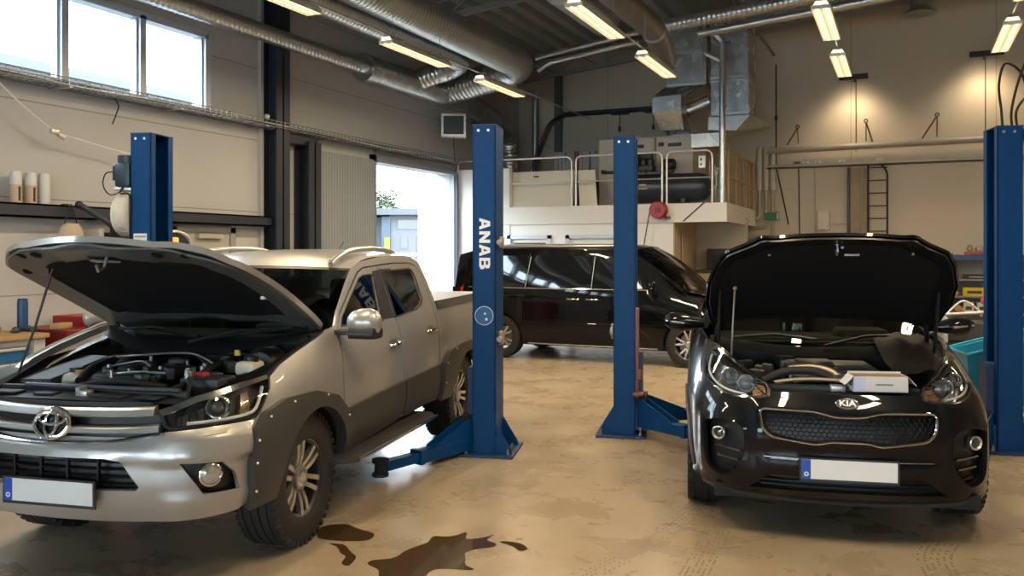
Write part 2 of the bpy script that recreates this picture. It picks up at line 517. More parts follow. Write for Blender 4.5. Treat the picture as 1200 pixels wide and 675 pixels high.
ADDED_WIN = [[(x0,.9),(x0+3.4,.9),(x0+3.4,2.6),(x0,2.6)] for x0 in (-7.2, -2.4, 2.4)]  # unseen windows, added for daylight and bluish reflections in the cars
m.panel([(XL-.28,-.1), (XR+.28,-.1), (XR+.28,gable(XR)), (XL-.28,gable(XL))], ADDED_WIN, lambda u, v: Vector((u, YF, v)), res=1.2, thick=.2)
tag(m.build('wall_front', M_WL, smooth=False), kind='structure')
for i, h in enumerate(ADDED_WIN):
    m = MB(); x0 = h[0][0]
    for k in range(5): m.bx(x0+.85*k-.03, x0+.85*k+.03, YF-.12, YF+.02, .9, 2.6)
    for z in (.9, 1.75, 2.6): m.bx(x0, x0+3.4, YF-.12, YF+.02, z-.03, z+.03)
    w = tag(m.build('window_%d' % (i+2), M_ALU, smooth=False), kind='structure')  # frame of an added window behind the camera
    m = MB(); m.bx(x0, x0+3.4, YF-.08, YF-.07, .9, 2.6); m.build('pane', M_PANE, w, smooth=False)

# window_1: strip of panes high in the left wall
m = MB()
for z in (WZ0, WZ1): m.bx(XL-.16, XL+.015, WY0, WY1, z-.045, z+.045)
y = WY1; k = 0
while y > WY0-.2:
    w2 = .045 if k else .05
    m.bx(XL-.16, XL+.015, y-w2, y+w2, WZ0, WZ1)
    m.bx(XL-.10, XL-.03, y-w2-.03, y+w2+.03, WZ0, WZ1)
    y -= 1.1; k += 1
win = tag(m.build('window_1', M_ALU, smooth=False), kind='structure')
m = MB(); m.bx(XL-.075, XL-.065, WY0, WY1, WZ0, WZ1); m.build('pane', M_PANE, win, smooth=False)
portal('portal_window', (XL-.2, (WY0+WY1)/2, (WZ0+WZ1)/2), (0, -PI/2, 0), WZ1-WZ0, WY1-WY0)
portal('portal_door', (XL-.3, (GY0+GY1)/2, GZ/2), (0, -PI/2, 0), GZ, GY1-GY0)
for h in ADDED_WIN: portal('portal_front', (h[0][0]+1.7, YF-.25, 1.75), (PI/2, 0, PI), 3.4, 1.7)

# doorway frame, guides and the parked grey door leaf beside it
m = MB()
m.bx(XL-.05, XL+.10, GY0-.09, GY0-.005, 0, GZ+.12); m.bx(XL-.05, XL+.10, GY1+.005, GY1+.10, 0, GZ+.12)
m.bx(XL-.05, XL+.10, GY0-.09, GY1+.10, GZ+.0, GZ+.12)
m.bx(XL+.10, XL+.16, GY0-.03, GY1+.05, GZ-.02, GZ+.05)
dr = tag(m.build('door_1', mat('grey_doorway_frame', (.26,.29,.33), .45, .3), smooth=False), kind='structure')
m = MB()
for y0, y1 in ((GY1+.02, GY1+.06),): m.bx(XL+.10, XL+.17, y0, y1, 0, GZ)
m.build('guide_rail', M_DARKSTEEL, dr, smooth=False)
m = MB()
m.bx(XL+.03, XL+.12, 11.22, 12.86, 0, 3.34)
for k in range(22): m.bx(XL+.12, XL+.126, 11.26+.0735*k, 11.30+.0735*k, 0, 3.34)
leaf = m.build('door_leaf', mat('ribbed_grey_sheet', (.33,.36,.39), .45, .2), smooth=False)
tag(leaf, 'tall ribbed grey sheet metal door leaf parked beside the open garage doorway', 'door')
# stub of white wall next to the doorway and the rooms under the mezzanine
m = MB()
m.bx(XL, -7.35, 16.0, 16.14, 0, 3.42)
tag(m.build('trim_1', M_WHITE, smooth=False), kind='structure')
# mezzanine
m = MB(); m.bx(XL, -2.99, 16.0, YB, 2.40, 2.60)
m.bx(XL, -2.99, 15.985, 16.0, 2.27, 2.62)
m.bx(-3.0, -2.985, 16.0, YB, 2.27, 2.62)
tag(m.build('floor_mezzanine', mat('mezzanine_edge_white', (.70,.69,.65), .55), smooth=False), kind='structure')
m = MB()
DW = [[(-7.33,0),(-6.51,0),(-6.51,1.98),(-7.33,1.98)], [(-6.06,0),(-4.9,0),(-4.9,1.98),(-6.06,1.98)]]
m.panel([(XL,-.05),(-3.98,-.05),(-3.98,2.4),(XL,2.4)], DW, lambda u, v: Vector((u, 16.02, v)), res=.8, thick=.12)
tag(m.build('wall_mezzanine', M_WHITE, smooth=False), kind='structure')
m = MB(); m.bx(-4.1, -3.98, 16.14, 18.0, 0, 2.4); m.bx(-4.1, -2.95, 18.0, 18.12, 0, 2.4)
tag(m.build('wall_side', mat('tan_board', (.50,.42,.31), .7), smooth=False), kind='structure')
for i, h in enumerate(DW):
    x0, x1 = h[0][0], h[1][0]
    m = MB(); m.bx(x0-.07, x0+.01, 15.99, 16.14, 0, 2.05); m.bx(x1-.01, x1+.07, 15.99, 16.14, 0, 2.05); m.bx(x0-.07, x1+.07, 15.99, 16.14, 1.98, 2.05)
    d = tag(m.build('door_%d' % (i+2), M_ALU, smooth=False), kind='structure')
    m = MB(); m.bx(x0+.01, x1-.01, 16.05, 16.10, 0, 1.98)
    m.build('door_leaf', M_WHITE, d, smooth=False)
    if i == 0:
        m = MB(); m.bx(x0+.06, x1-.06, 16.035, 16.055, 1.0, 1.90); m.build('pane', mat('dark_door_pane', (.03,.035,.04), .15), d, smooth=False)
# dark steel columns and rail of the left wall
def hbeam(y0, y1, z0, z1, name, x1=-8.36):
    m = MB(); t = .03; yc = (y0+y1)/2
    m.bx(XL, XL+t, y0, y1, z0, z1); m.bx(x1-t, x1, y0, y1, z0, z1); m.bx(XL, x1, yc-.015, yc+.015, z0, z1)
    return tag(m.build(name, M_DARKSTEEL, smooth=False), kind='structure')
hbeam(10.07, 10.37, 0, 6.15, 'column_1'); hbeam(10.82, 11.13, 0, 3.42, 'column_2')
m = MB(); m.bx(XL, XL+.20, YF, 10.07, 2.085, 2.105); m.bx(XL, XL+.20, YF, 10.07, 2.215, 2.235); m.bx(XL+.18, XL+.20, YF, 10.07, 2.085, 2.235)
tag(m.build('trim_2', M_DARKSTEEL, smooth=False), kind='structure')
m = MB(); m.bx(XL, XL+.22, 10.37, 11.13, 3.36, 3.5); tag(m.build('trim_3', M_DARKSTEEL, smooth=False), kind='structure')
m = MB(); m.bx(XL+.005, XL+.06, 10.0, 10.06, .0, 6.1); tag(m.build('trim_4', mat('pale_grey_pipe_boxing', (.50,.50,.49), .6), smooth=False), kind='structure')
# personnel door in the left wall
m = MB(); m.bx(XL, XL+.06, 8.30, 8.40, 0, 2.05); m.bx(XL, XL+.06, 9.38, 9.48, 0, 2.05); m.bx(XL, XL+.06, 8.30, 9.48, 1.98, 2.07)
d = tag(m.build('door_4', mat('grey_door_frame', (.30,.31,.31), .5), smooth=False), kind='structure')
m = MB(); m.bx(XL, XL+.035, 8.40, 9.38, 0, 1.98); m.build('door_leaf', mat('grey_door_leaf', (.42,.42,.40), .5), d, smooth=False)
m = MB(); m.bx(XL+.035, XL+.10, 8.75, 9.2, 1.90, 1.96); m.build('door_closer', mat('pale_metal', (.7,.7,.7), .35, .6), d, smooth=False)
# truss along the back wall and one more in front
def truss(y, name):
    m = MB(); x0, x1 = XL+.1, XR-.1
    for dz, s in ((-.36, .05), (-.03, .04)):
        m.add([(x, yy, ZC(x)+dz+zz) for x in (x0, x1) for yy, zz in ((y-s,-s),(y+s,-s),(y+s,s),(y-s,s))], [(0,1,5,4),(1,2,6,5),(2,3,7,6),(3,0,4,7),(0,3,2,1),(4,5,6,7)])
    n = 17
    for k in range(n):
        a = x0 + (x1-x0)*k/n; b = x0 + (x1-x0)*(k+1)/n; c = (a+b)/2
        m.cyl((a, y, ZC(a)-.36), (c, y, ZC(c)-.03), .022, n=6); m.cyl((c, y, ZC(c)-.03), (b, y, ZC(b)-.36), .022, n=6)
    return tag(m.build(name, mat('truss_steel', (.34,.35,.35), .45, .3), smooth=False), kind='structure')
truss(19.05, 'roof_beam_1'); truss(13.6, 'roof_beam_2'); truss(8.2, 'roof_beam_3'); truss(2.8, 'roof_beam_4')
m = MB()
m.bx(-7.66, -7.50, 19.24, 19.4, 2.6, 5.95)
tag(m.build('column_3', mat('grey_blue_steel', (.13,.14,.155), .45, .3), smooth=False), kind='structure')

# outside
m = MB(); m.bx(-140, XL-.32, -60, 140, -.25, -.03)
tag(m.build('ground_outside', mat('pale_asphalt', (.09,.09,.095), .8, noise_amt=.1), smooth=False), kind='structure')
# ------------------------------------------------------------------ two-post lifts
def cr(X, D):      # point given as metres right of / in front of the viewer's axis -> room
    return (X*math.cos(TH)-D*math.sin(TH), X*math.sin(TH)+D*math.cos(TH))
M_BLUE = mat('blue_lift_paint', (.0015,.046,.165), .45, noise_amt=.12, noise_scale=5., rough_noise=.06, spec=.18)
M_BLUE_D = mat('dark_blue_lift_paint', (.004,.030,.11), .45, noise_amt=.2, noise_scale=9.)
M_BOLT = mat('zinc_bolt', (.75,.75,.75), .3, .9)
M_GREASE = mat('worn_grey_steel', (.25,.24,.23), .45, .6, noise_amt=.3, noise_scale=12.)
M_LETTER = mat('white_letters', (.85,.86,.88), .5)
LH = 2.79
def text_mesh(name, s, size, M, m_, parent, depth=.002, bold=.0, align='CENTER'):
    cu = bpy.data.curves.new(name, 'FONT'); cu.body = s; cu.size = size; cu.extrude = depth; cu.offset = bold; cu.align_x = align; cu.align_y = 'CENTER'
    o = bpy.data.objects.new(name, cu)
    me = bpy.data.meshes.new_from_object(o); bpy.data.objects.remove(o); bpy.data.curves.remove(cu)
    me.transform(M); me.materials.append(m_)
    ob = bpy.data.objects.new(name, me); COL.objects.link(ob); ob.parent = parent
    return ob
def lift_column(X, D, ang, side, label, arm_dirs, carriage_z=.42):
    """side=+1: the open channel faces local +x"""
    x, y = cr(X, D)
    t = empty('lift_column', (x, y, 0), TH - math.radians(ang), label, 'car lift', 'blue two-post lift columns')
    s = side; W, DPT, th = .20, .36, .012
    m = MB()
    q = lambda a: s*a
    def bx(a, b, c, d, e, f): m.bx(min(q(a), q(b)), max(q(a), q(b)), c, d, e, f)
    bx(-W/2, -W/2+th, 0, DPT, .02, LH)                 # web on the far side
    bx(-W/2, W/2, 0, th, .02, LH); bx(-W/2, W/2, DPT-th, DPT, .02, LH)    # flanges
    bx(W/2-th, W/2, 0, .075, .02, LH); bx(W/2-th, W/2, DPT-.075, DPT, .02, LH)   # lips
    m.build('post', M_BLUE, t, smooth=False)
    m = MB(); bx2 = m.bx
    bx2(-W/2-.004, W/2+.004, -.004, DPT+.004, LH, LH+.008); m.build('top_cap', M_BLUE_D, t, smooth=False)
    m = MB(); m.box((-.03*s, DPT/2, .012), (.46, .56, .024), bevel=.004); bp = m.build('base_plate', M_BLUE_D, t, smooth=False)
    for ax, ay in ((-.21,-.05), (.15,-.05), (-.21,.40), (.15,.40), (-.21,.17)):
        b = MB(); b.cyl((ax*s, ay, .024), (ax*s, ay, .05), .014, n=6); b.cyl((ax*s, ay, .05), (ax*s, ay, .075), .008, n=8); b.build('anchor_bolt', M_GREASE, bp, smooth=False)
    for yy in (0., DPT-th):
        m = MB(); m.prism([(-W/2, .024), (-W/2-.135, .024), (-W/2-.13, .06), (-W/2, .27)], lambda u, v, h: (s*u, h, v), yy, yy+th)
        m.build('gusset', M_BLUE, t, smooth=False, recalc=True)
    m = MB(); m.prism([(0, .024), (0, .30), (-.02,.30), (-.10, .05), (-.10,.024)], lambda u, v, h: (s*h, u, v), -.012-W/2*0-.085, -.073)
    for bxp in (-.05, .035):
        b = MB(); b.cyl((bxp, -.006, LH-.045), (bxp, .001, LH-.045), .012, n=12); b.build('cap_bolt', M_BOLT, t)
    # chain and lifting carriage inside the channel
    m = MB(); m.bx(min(q(-.02), q(0)), max(q(-.02), q(0)), .17, .19, .5, LH-.1); m.build('lift_chain', M_GREASE, t, smooth=False)
    m = MB(); z = carriage_z
    m.bx(min(q(-.07), q(.16)), max(q(-.07), q(.16)), .085, DPT-.085, z-.30, z+.42)
    m.bx(min(q(.10), q(.19)), max(q(.10), q(.19)), .03, DPT-.03, z-.30, z-.10)
    car_ = m.build('carriage', M_BLUE_D, t, smooth=False)
    m = MB(); m.bx(min(q(.13), q(.20)), max(q(.13), q(.20)), .05, DPT-.05, z-.05, z+.02); m.build('door_bumper', M_RUBBER, car_, smooth=False)
    for (ang_, ln, py) in arm_dirs:
        a = math.radians(ang_); dx, dy = math.cos(a)*s, math.sin(a)
        p0 = Vector((s*.15, py, z-.22)); d = Vector((dx, dy, 0)); up = Vector((0, 0, 1)); sd = Vector((-dy, dx, 0))
        R = Matrix((d, sd, up)).transposed()
        m = MB()
        m.box(p0 + d*ln*.30, (ln*.60, .11, .10), R, .006)
        # sloping web plate on top of the root
        pl = [(0, .05), (0, .21), (.06, .21), (ln*.45, .065), (ln*.45, .05)]
        for sgn in (-1, 1):
            m.prism(pl, lambda u, v, h: tuple(p0 + d*u + up*v + sd*h), sgn*.045-.006, sgn*.045+.006)
        arm = m.build('arm', M_BLUE, t, smooth=False, recalc=True)
        m = MB(); m.box(p0 + d*(ln*.72), (ln*.50, .085, .075), R, .005); m.box(p0 + d*(ln*.60), (.05, .125, .115), R, .004)
        m.build('extension', M_BLUE, arm, smooth=False)
        m = MB(); c = p0 + d*ln
        m.cyl(c + up*(-.055), c + up*.02, .045, n=20); m.cyl(c + up*.035, c + up*.06, .065, n=24); m.cyl(c + up*.0, c+up*.04, .03, n=12)
        m.cyl(c + up*(-.07), c + up*(-.045), .062, n=24)
        m.build('lift_pad', M_RUBBER, arm)
        m = MB(); m.cyl(p0 + up*(-.08), p0 + up*.11, .035, n=14); m.build('pivot_pin', M_GREASE, arm)
    return t
colA = lift_column(-3.36, 7.84, 9.5, 1, 'blue lift column behind the open bonnet of the silver pickup, with electric motor on it', [(-58, .95, .10), (60, .9, .26)], .33)
colB = lift_column(-.235, 7.31, 9.5, -1, 'blue lift column with white vertical lettering beside the silver pickup bed', [(-62, 1.02, .04), (56, .95, .30)], .31)
colC = lift_column(1.045, 8.06, 11.8, 1, 'plain blue lift column in front of the black van, between the pickup and the dark car', [(-42, .95, .06), (30, .95, .28)], .36)
colD = lift_column(4.25, 7.39, 11.8, -1, 'blue lift column at the right edge of the photo beside the dark car', [(-55, .9, .08), (50, .9, .28)], .33)
# lettering on the second column: A N A B reading downwards
GLYPH = {'A': ([(0,0),(.30,1),(.70,1),(1,0),(.73,0),(.67,.20),(.33,.20),(.27,0)], [[(.39,.42),(.61,.42),(.5,.78)]]),
         'N': ([(0,0),(0,1),(.28,1),(.72,.44),(.72,1),(1,1),(1,0),(.72,0),(.28,.56),(.28,0)], []),
         'B': ([(0,0),(0,1),(.66,1),(.90,.90),(.92,.66),(.80,.53),(.97,.40),(.98,.15),(.74,0)], [[(.27,.60),(.27,.81),(.56,.81),(.63,.70),(.56,.60)], [(.27,.19),(.27,.42),(.58,.42),(.67,.31),(.58,.19)]])}
for k, ch in enumerate('ANAB'):
    o_, h_ = GLYPH[ch]; z0 = 2.005-.112*k       # reads downwards
    m = MB(); m.panel(o_, h_, lambda u, v: Vector((-.042+.094*v, -.002, z0-.098*u)), .25, .0015); m.build('letter', M_LETTER, colB, smooth=False, recalc=True)
m = MB(); m.lathe([(.076,-.001),(.080,-.001),(.080,-.003),(.076,-.003)], (0, 0, 1.18), 'Y', 40, closed=True); m.build('disc_rim', M_LETTER, colB)
m = MB(); m.cyl((0, -.0025, 1.18), (0, -.0005, 1.18), .076, n=40); m.build('badge_disc', mat('badge_blue', (.008,.10,.30), .4), colB)
m = MB(); m.bx(.0, .015, -.004, -.0025, 1.19, 1.205); m.bx(.01, .03, -.004, -.0025, 1.14, 1.16); m.build('badge_marking', M_LETTER, colB, smooth=False)
M_TAN = mat('tan_worn_metal', (.36,.31,.25), .5, .4)
for zz, hh in ((1.80, .10), (.98, .12)):
    m = MB(); m.bx(.10, .135, .10, .22, zz-hh/2, zz+hh/2, .012); m.cyl((.12, .09, zz), (.12, .03, zz), .022, n=12); m.build('locking_latch', M_TAN, colB)
m = MB(); m.ball((-.115, .05, .97), .04, 14, 10, (.6,1,1.3)); m.bx(-.13,-.10,.06,.16,.90,1.04,.01); m.build('locking_latch', M_TAN, colC)
m = MB(); m.bx(.10,.135,.0,.05,.36,1.2,.006); m.box((.14,.0,.58),(.05,.05,.10),None,.015); m.box((.13,.02,.40),(.10,.12,.03),None,.008); m.build('latch_cover', mat('brown_latch', (.16,.07,.06), .5), colC)
m = MB(); m.bx(-.07, .06, -.003, 0, 1.745, 1.885); lb = m.build('warning_label', mat('label_white', (.72,.74,.72), .5), colA, smooth=False)
m = MB()
for k in range(3): m.bx(-.06, .05, -.004, -.003, 1.76+.045*k, 1.775+.045*k)
m.build('label_print', mat('label_print', (.25,.27,.30), .6), lb, smooth=False)
# motor, oil tank and cables on the first column
m = MB(); m.box((-.19, .10, 2.42), (.15, .2, .22), bevel=.02); m.cyl((-.19, .10, 2.53), (-.19, .10, 2.60), .09, n=24); m.build('electric_motor', mat('motor_blue_black', (.012,.03,.05), .4), colA)
m = MB(); m.box((-.275, .08, 2.44), (.05, .12, .14), bevel=.01); m.build('terminal_box', M_BLACK, colA)
m = MB(); pr_ = [(0,-.085),(.12,-.085),(.165,-.07)]
for k in range(7): pr_ += [(.192,-.062+.018*k),(.196,-.056+.018*k),(.188,-.048+.018*k)]
pr_ += [(.165,.075),(.12,.085),(0,.085)]
m.lathe(pr_, (-.195,.12,2.06), 'X', 40); m.build('hose_drum', mat('white_drum', (.70,.68,.63), .4), colA)
m = MB(); m.tube(spl([(-.19,.02,2.31),(-.19,-.02,2.25),(-.10,-.02,2.23),(-.1,-.01,2.0),(-.11,0,1.6)], 8, False), .008, 8); m.build('hydraulic_hose', M_RUBBER, colA)
m = MB(); m.tube(spl([(-.29,.08,2.45),(-.38,.05,2.44),(-.41,.05,2.33),(-.33,.05,2.24),(-.20,.08,2.30)], 8, False), .006, 6); m.build('motor_cable', M_RUBBER, colA)
m = MB(); m.box((-.19, .1, 2.29), (.2, .16, .03), bevel=.004); m.build('motor_bracket', M_BOLT, colA)
# hoses rising from the last column
m = MB()
for dx, top in ((-.02, (-.06,.10,3.35)), (.06, (.10,.12,3.5)), (.10, (.2,.2,3.2))):
    m.tube(spl([(dx,.12,LH-.02),(dx-.01,.12,LH+.15),(top[0]*.6+dx,top[1],(LH+top[2])/2+.1),(top[0]+dx+.08,top[1],top[2]),(top[0]+dx+.24,top[1]+.06,top[2]-.12),(.20+dx*.3,.2,LH+.1),(.125,.2+dx*.5,2.45),(.115,.2+dx*.5,1.9)], 8, False), .011, 8)
m.build('hydraulic_hose', M_RUBBER, colD)
m = MB(); m.tube([(-.03,-.001+.02,LH-.1),(-.03,.02,1.0)], .004, 6); m.build('safety_cable', M_STEELTUBE, colD)
# ------------------------------------------------------------------ silver pickup: skin
# car frame: x forward (front axle at 0), y to the car's left, z up from the floor
HX = Body([(1.0,0),(.985,.25),(.95,.48),(.885,.66),(.77,.79),(.60,.87),(.40,.905),(.10,.92),(-.5,.925),(-1.5,.925),(-2.5,.925),(-3.3,.92),(-4.36,.905)],
          Tab2([0,.5,.8,1.1,1.5,2.2,4.,5.8], [.34,.45,.58,.70,.80,.92,1.02,1.12,1.20,1.28,1.40,1.55,1.70,1.80], [
    [-.07,-.07,-.07,-.06,-.06,-.10,-.10,-.10],
    [-.015,-.015,-.015,-.02,-.03,-.05,-.05,-.05],
    [.01,.01,.01,0,0,-.01,-.01,-.01],
    [.0,.0,.0,0,0,0,0,0],
    [-.025,-.025,-.025,-.015,0,.003,.003,.003],
    [-.055,-.06,-.06,-.04,-.012,.004,.004,.004],
    [-.09,-.10,-.11,-.08,-.035,-.006,-.002,-.002],
    [-.16,-.17,-.18,-.13,-.07,-.028,-.018,-.018],
    [-.24,-.25,-.25,-.20,-.11,-.055,-.040,-.035],
    [-.30,-.30,-.30,-.24,-.14,-.085,-.068,-.055],
    [-.36,-.36,-.36,-.28,-.18,-.125,-.110,-.09],
    [-.42,-.42,-.42,-.34,-.24,-.175,-.162,-.14],
    [-.5,-.5,-.5,-.4,-.3,-.235,-.222,-.20],
    [-.55,-.55,-.55,-.46,-.36,-.295,-.28,-.26]]))
M_SILVER = mat('silver_car_paint', (.40,.385,.365), .33, .55, coat=.5, noise_amt=.02)
M_CHROME = mat('chrome', (.80,.80,.79), .10, 1.)
M_SATIN = mat('satin_silver_trim', (.55,.55,.54), .28, .85)
M_PLAST = mat('dark_grey_plastic', (.040,.038,.036), .50, noise_amt=.08, noise_scale=40.)
M_GRILLE = mat('grille_black', (.010,.010,.011), .4)
M_PIT = mat('engine_bay_black', (.012,.012,.013), .6)
M_EPLAST = mat('engine_plastic', (.013,.014,.016), .45, spec=.3, noise_amt=.2, noise_scale=20.)
M_EGREY = mat('engine_grey', (.045,.048,.052), .42, .2, noise_amt=.2, noise_scale=15.)
M_EALU = mat('cast_aluminium', (.40,.40,.39), .38, .8, noise_amt=.25, noise_scale=25.)
M_LINER = mat('bonnet_liner_felt', (.008,.008,.009), .9, spec=.2)
M_CREAM = mat('cream_plastic_tank', (.62,.55,.42), .45)
M_GLASSD = glass_mat('pickup_dark_glass', (.20,.24,.24))
M_GLASSW = glass_mat('windscreen_glass', (.34,.42,.40))
M_LENS = glass_mat('clear_lens', (.93,.94,.94))
M_HOUS = mat('headlamp_housing', (.22,.22,.22), .22, .7)
M_SEAT = mat('dark_seat_cloth', (.02,.02,.021), .85)
M_PLATE = mat('plate_white', (.74,.74,.73), .45)
M_EUBLUE = mat('plate_blue', (.01,.07,.42), .45)
M_STAR = mat('plate_mark', (.85,.85,.8), .5)
M_RED = mat('red_lens', (.45,.01,.01), .2, coat=.5)
M_AMBER = mat('amber_lens', (.75,.28,.06), .25)
M_RIMS = mat('machined_alloy', (.60,.59,.57), .27, .9)
M_RIMD = mat('dark_alloy', (.045,.045,.047), .35, .6)
M_TYRE = mat('tyre_rubber', (.013,.013,.013), .72, noise_amt=.25, noise_scale=30.)
M_UNDER = mat('underbody_black', (.010,.010,.010), .85)

def wheel(parent, x, y, side, R, W, rim_r, style, spin=0.):
    """side +1: outer face towards +y"""
    prof = [(rim_r-.012, -W*.46), (rim_r+.012, -W*.49), (R-.05, -W*.5), (R-.018, -W*.46), (R-.004, -W*.40)]
    ng = 4
    for k in range(ng):
        c = -W*.30 + W*.60*k/(ng-1)
        prof += [(R, c-.022), (R, c-.006), (R-.009, c-.005), (R-.009, c+.005), (R, c+.006), (R, c+.022)] if W > .1 else [(R, c)]
    prof += [(R-.004, W*.40), (R-.018, W*.46), (R-.05, W*.5), (rim_r+.03, W*.495), (rim_r+.012, W*.49), (rim_r-.012, W*.44)]
    m = MB(); m.lathe(prof, (0,0,0), 'Y', 56)
    for k in range(44):          # shoulder blocks
        a = 2*PI*k/44; Rm = Matrix.Rotation(-a, 3, 'Y')
        for sg in (-1, 1):
            m.box(Rm @ Vector((0, sg*W*.455, R-.016)), (.030, W*.10, .030), Rm, .003)
    t = m.build('wheel', M_TYRE, parent, angle=30)
    t.location = (x, y, R); t.rotation_euler = (0, spin, 0) if side > 0 else (0, spin, PI)
    m = MB(); m.lathe([(rim_r-.02, -W*.44), (rim_r-.03, W*.1), (rim_r-.028, W*.36), (rim_r-.006, W*.44), (rim_r+.006, W*.455), (rim_r+.006, W*.435), (rim_r-.004, W*.42)], (0,0,0), 'Y', 56)
    rb = m.build('rim_barrel', M_RIMD, t)
    m = MB(); m.lathe([(rim_r-.014, W*.43), (rim_r+.007, W*.46), (rim_r+.009, W*.452)], (0,0,0), 'Y', 64)
    yf = W*.40
    def finger(a, r0, r1, w0, w1, a1, d0=.0, d1=.0):
        """a spoke blade from the hub at angle a to the rim at angle a1"""
        p0 = Vector((math.sin(a)*r0, yf-.03+d0, math.cos(a)*r0)); p1 = Vector((math.sin(a1)*r1, yf+d1, math.cos(a1)*r1))
        pm = (p0+p1)/2 + Vector((0,.008,0))
        vs = []; d = (p1-p0).normalized(); sd = Vector((0,1,0)).cross(d).normalized()
        for p, w in ((p0, w0), (pm, (w0+w1)/2), (p1, w1)):
            vs += [p - sd*w/2, p + sd*w/2, p + sd*w*.62 + Vector((0,-.03,0)), p - sd*w*.62 + Vector((0,-.03,0))]
        fs = []
        for k in (0, 4): fs += [(k+i, k+(i+1) % 4, k+4+(i+1) % 4, k+4+i) for i in range(4)]
        m.add(vs, fs + [(3,2,1,0), (8,9,10,11)])
    if style == 'six':
        for k in range(6):
            a = 2*PI*k/6
            for sg in (-1, 1): finger(a+sg*.36, .058, rim_r-.008, .024, .030, a+sg*.155)
    elif style == 'five':
        for k in range(5):
            a = 2*PI*k/5
            for sg in (-1, 1): finger(a+sg*.10, .05, rim_r-.01, .026, .030, a+sg*.24)
    m.lathe([(.03, yf-.005), (.062, yf-.012), (.07, yf-.04)], (0,0,0), 'Y', 24)
    m.build('rim_spokes', M_RIMS, t, recalc=True)
    m = MB(); m.lathe([(0, yf+.004), (.028, yf+.002), (.033, yf-.012)], (0,0,0), 'Y', 24); m.build('hub_cap', M_SATIN, t)
    m = MB(); m.cyl((0, W*.02, 0), (0, W*.06, 0), rim_r*.72, n=36); m.cyl((0, W*.06, 0), (0, W*.36, 0), .07, n=24)
    for k in range(5 if style == 'five' else 6):
        a = 2*PI*(k+.5)/(5 if style == 'five' else 6)
        m.cyl((math.sin(a)*.05, yf-.04, math.cos(a)*.05), (math.sin(a)*.05, yf-.012, math.cos(a)*.05), .010, n=8)
    m.build('brake_disc', M_GREASE, t)
    return t

def plate(parent, fx, w=.52, h=.112):
    """number plate; fx(u,v,out) maps plate plane to the car frame"""
    def bx(m, u0, u1, v0, v1, o0, o1):
        vs = [fx(u, v, o) for o in (o0, o1) for v in (v0, v1) for u in (u0, u1)]
        m.add(vs, [(0,1,3,2),(4,6,7,5),(0,4,5,1),(2,3,7,6),(0,2,6,4),(1,5,7,3)])
    m = MB(); bx(m, -w/2-.012, w/2+.012, -h/2-.016, h/2+.01, 0, .010); p = m.build('plate_holder', M_BLACK, parent, smooth=False, recalc=True)
    m = MB(); bx(m, -w/2, w/2, -h/2, h/2, .010, .013); m.build('number_plate', M_PLATE, p, smooth=False, recalc=True)
    m = MB(); bx(m, -w/2, -w/2+.048, -h/2, h/2, .013, .0145); m.build('country_band', M_EUBLUE, p, smooth=False, recalc=True)
    m = MB()
    for k in range(10):
        a = 2*PI*k/10; cu, cv = -w/2+.024+.010*math.cos(a), -.028+.010*math.sin(a)
        bx(m, cu-.0035, cu+.0035, cv-.0035, cv+.0035, .0145, .0150)
    m.build('country_mark', M_STAR, p, smooth=False, recalc=True)
    return p

def car_empty(name, X, D, a_deg, label):
    x, y = cr(X, D); a = math.radians(a_deg)
    fx, fy = cr(-math.sin(a), -math.cos(a))
    return empty(name, (x, y, 0), math.atan2(fy, fx), label, 'car')

HIL = car_empty('pickup_truck', -2.072, 5.317, 13.84, 'silver double cab pickup with its bonnet open, standing between two blue lift columns')
T = HX.t_of_x
def sidepair(name, outline, holes, mats, parent=HIL, res=.07, thick=.018, off=0., body=HX, extra=None, angle=38):
    fn = (lambda t, z: body(t, z, extra(t, z))) if extra else (lambda t, z: body(t, z))
    m = MB(); m.panel(outline, holes, fn, res, thick, off)
    a = m.build(name, mats, parent, angle=angle); b = m.flipped().build(name, mats, parent, angle=angle)
    return a, b
def lids(o, name, outline, holes, mats, **k):      # the same as children of a left / right pair
    fn = k.get('fn', None); m = MB(); m.panel(outline, holes, k.get('body', HX) if not fn else fn, k.get('res', .06), k.get('thick', .006), k.get('off', 0.))
    return m.build(name, mats, o[0]), m.flipped().build(name, mats, o[1])
sm = lambda x, a, b: (lambda u: u*u*(3-2*u))(max(0., min(1., (x-a)/(b-a))))

# ---- cabin skin (pillars and roof sides), doors, fenders, bed
A_LINE = [(2.10,1.225), (2.20,1.318), (2.449,1.462), (2.66,1.575)]
CAB = [(2.085,1.20), (2.10,1.248), (2.20,1.335), (2.44,1.50), (2.60,1.602), (2.75,1.645), (3.2,1.685), (3.6,1.69), (3.85,1.675), (3.98,1.62), (4.035,1.45), (4.06,1.25), (4.06,.46), (3.97,.46), (3.95,1.0)]
D1 = [(2.18,.46), (2.085,.715), (2.07,.935), (2.105,1.144), (2.13,1.222), (2.222,1.312), (2.46,1.448), (2.68,1.568), (2.80,1.600), (3.06,1.612), (3.075,1.40), (3.085,1.22), (3.095,1.05), (3.13,.75), (3.15,.46)]
D2 = [(3.16,.46), (3.14,.75), (3.105,1.05), (3.095,1.22), (3.085,1.40), (3.07,1.613), (3.40,1.625), (3.74,1.622), (3.86,1.602), (3.905,1.55), (3.94,1.40), (3.955,1.28), (3.955,.46)]
W1 = [(2.19,1.242), (2.835,1.228), (2.93,1.55), (2.74,1.545), (2.66,1.525), (2.45,1.412), (2.24,1.292)]
W2 = [(3.115,1.235), (3.57,1.262), (3.70,1.292), (3.765,1.33), (3.775,1.50), (3.745,1.56), (3.70,1.574), (3.135,1.566)]
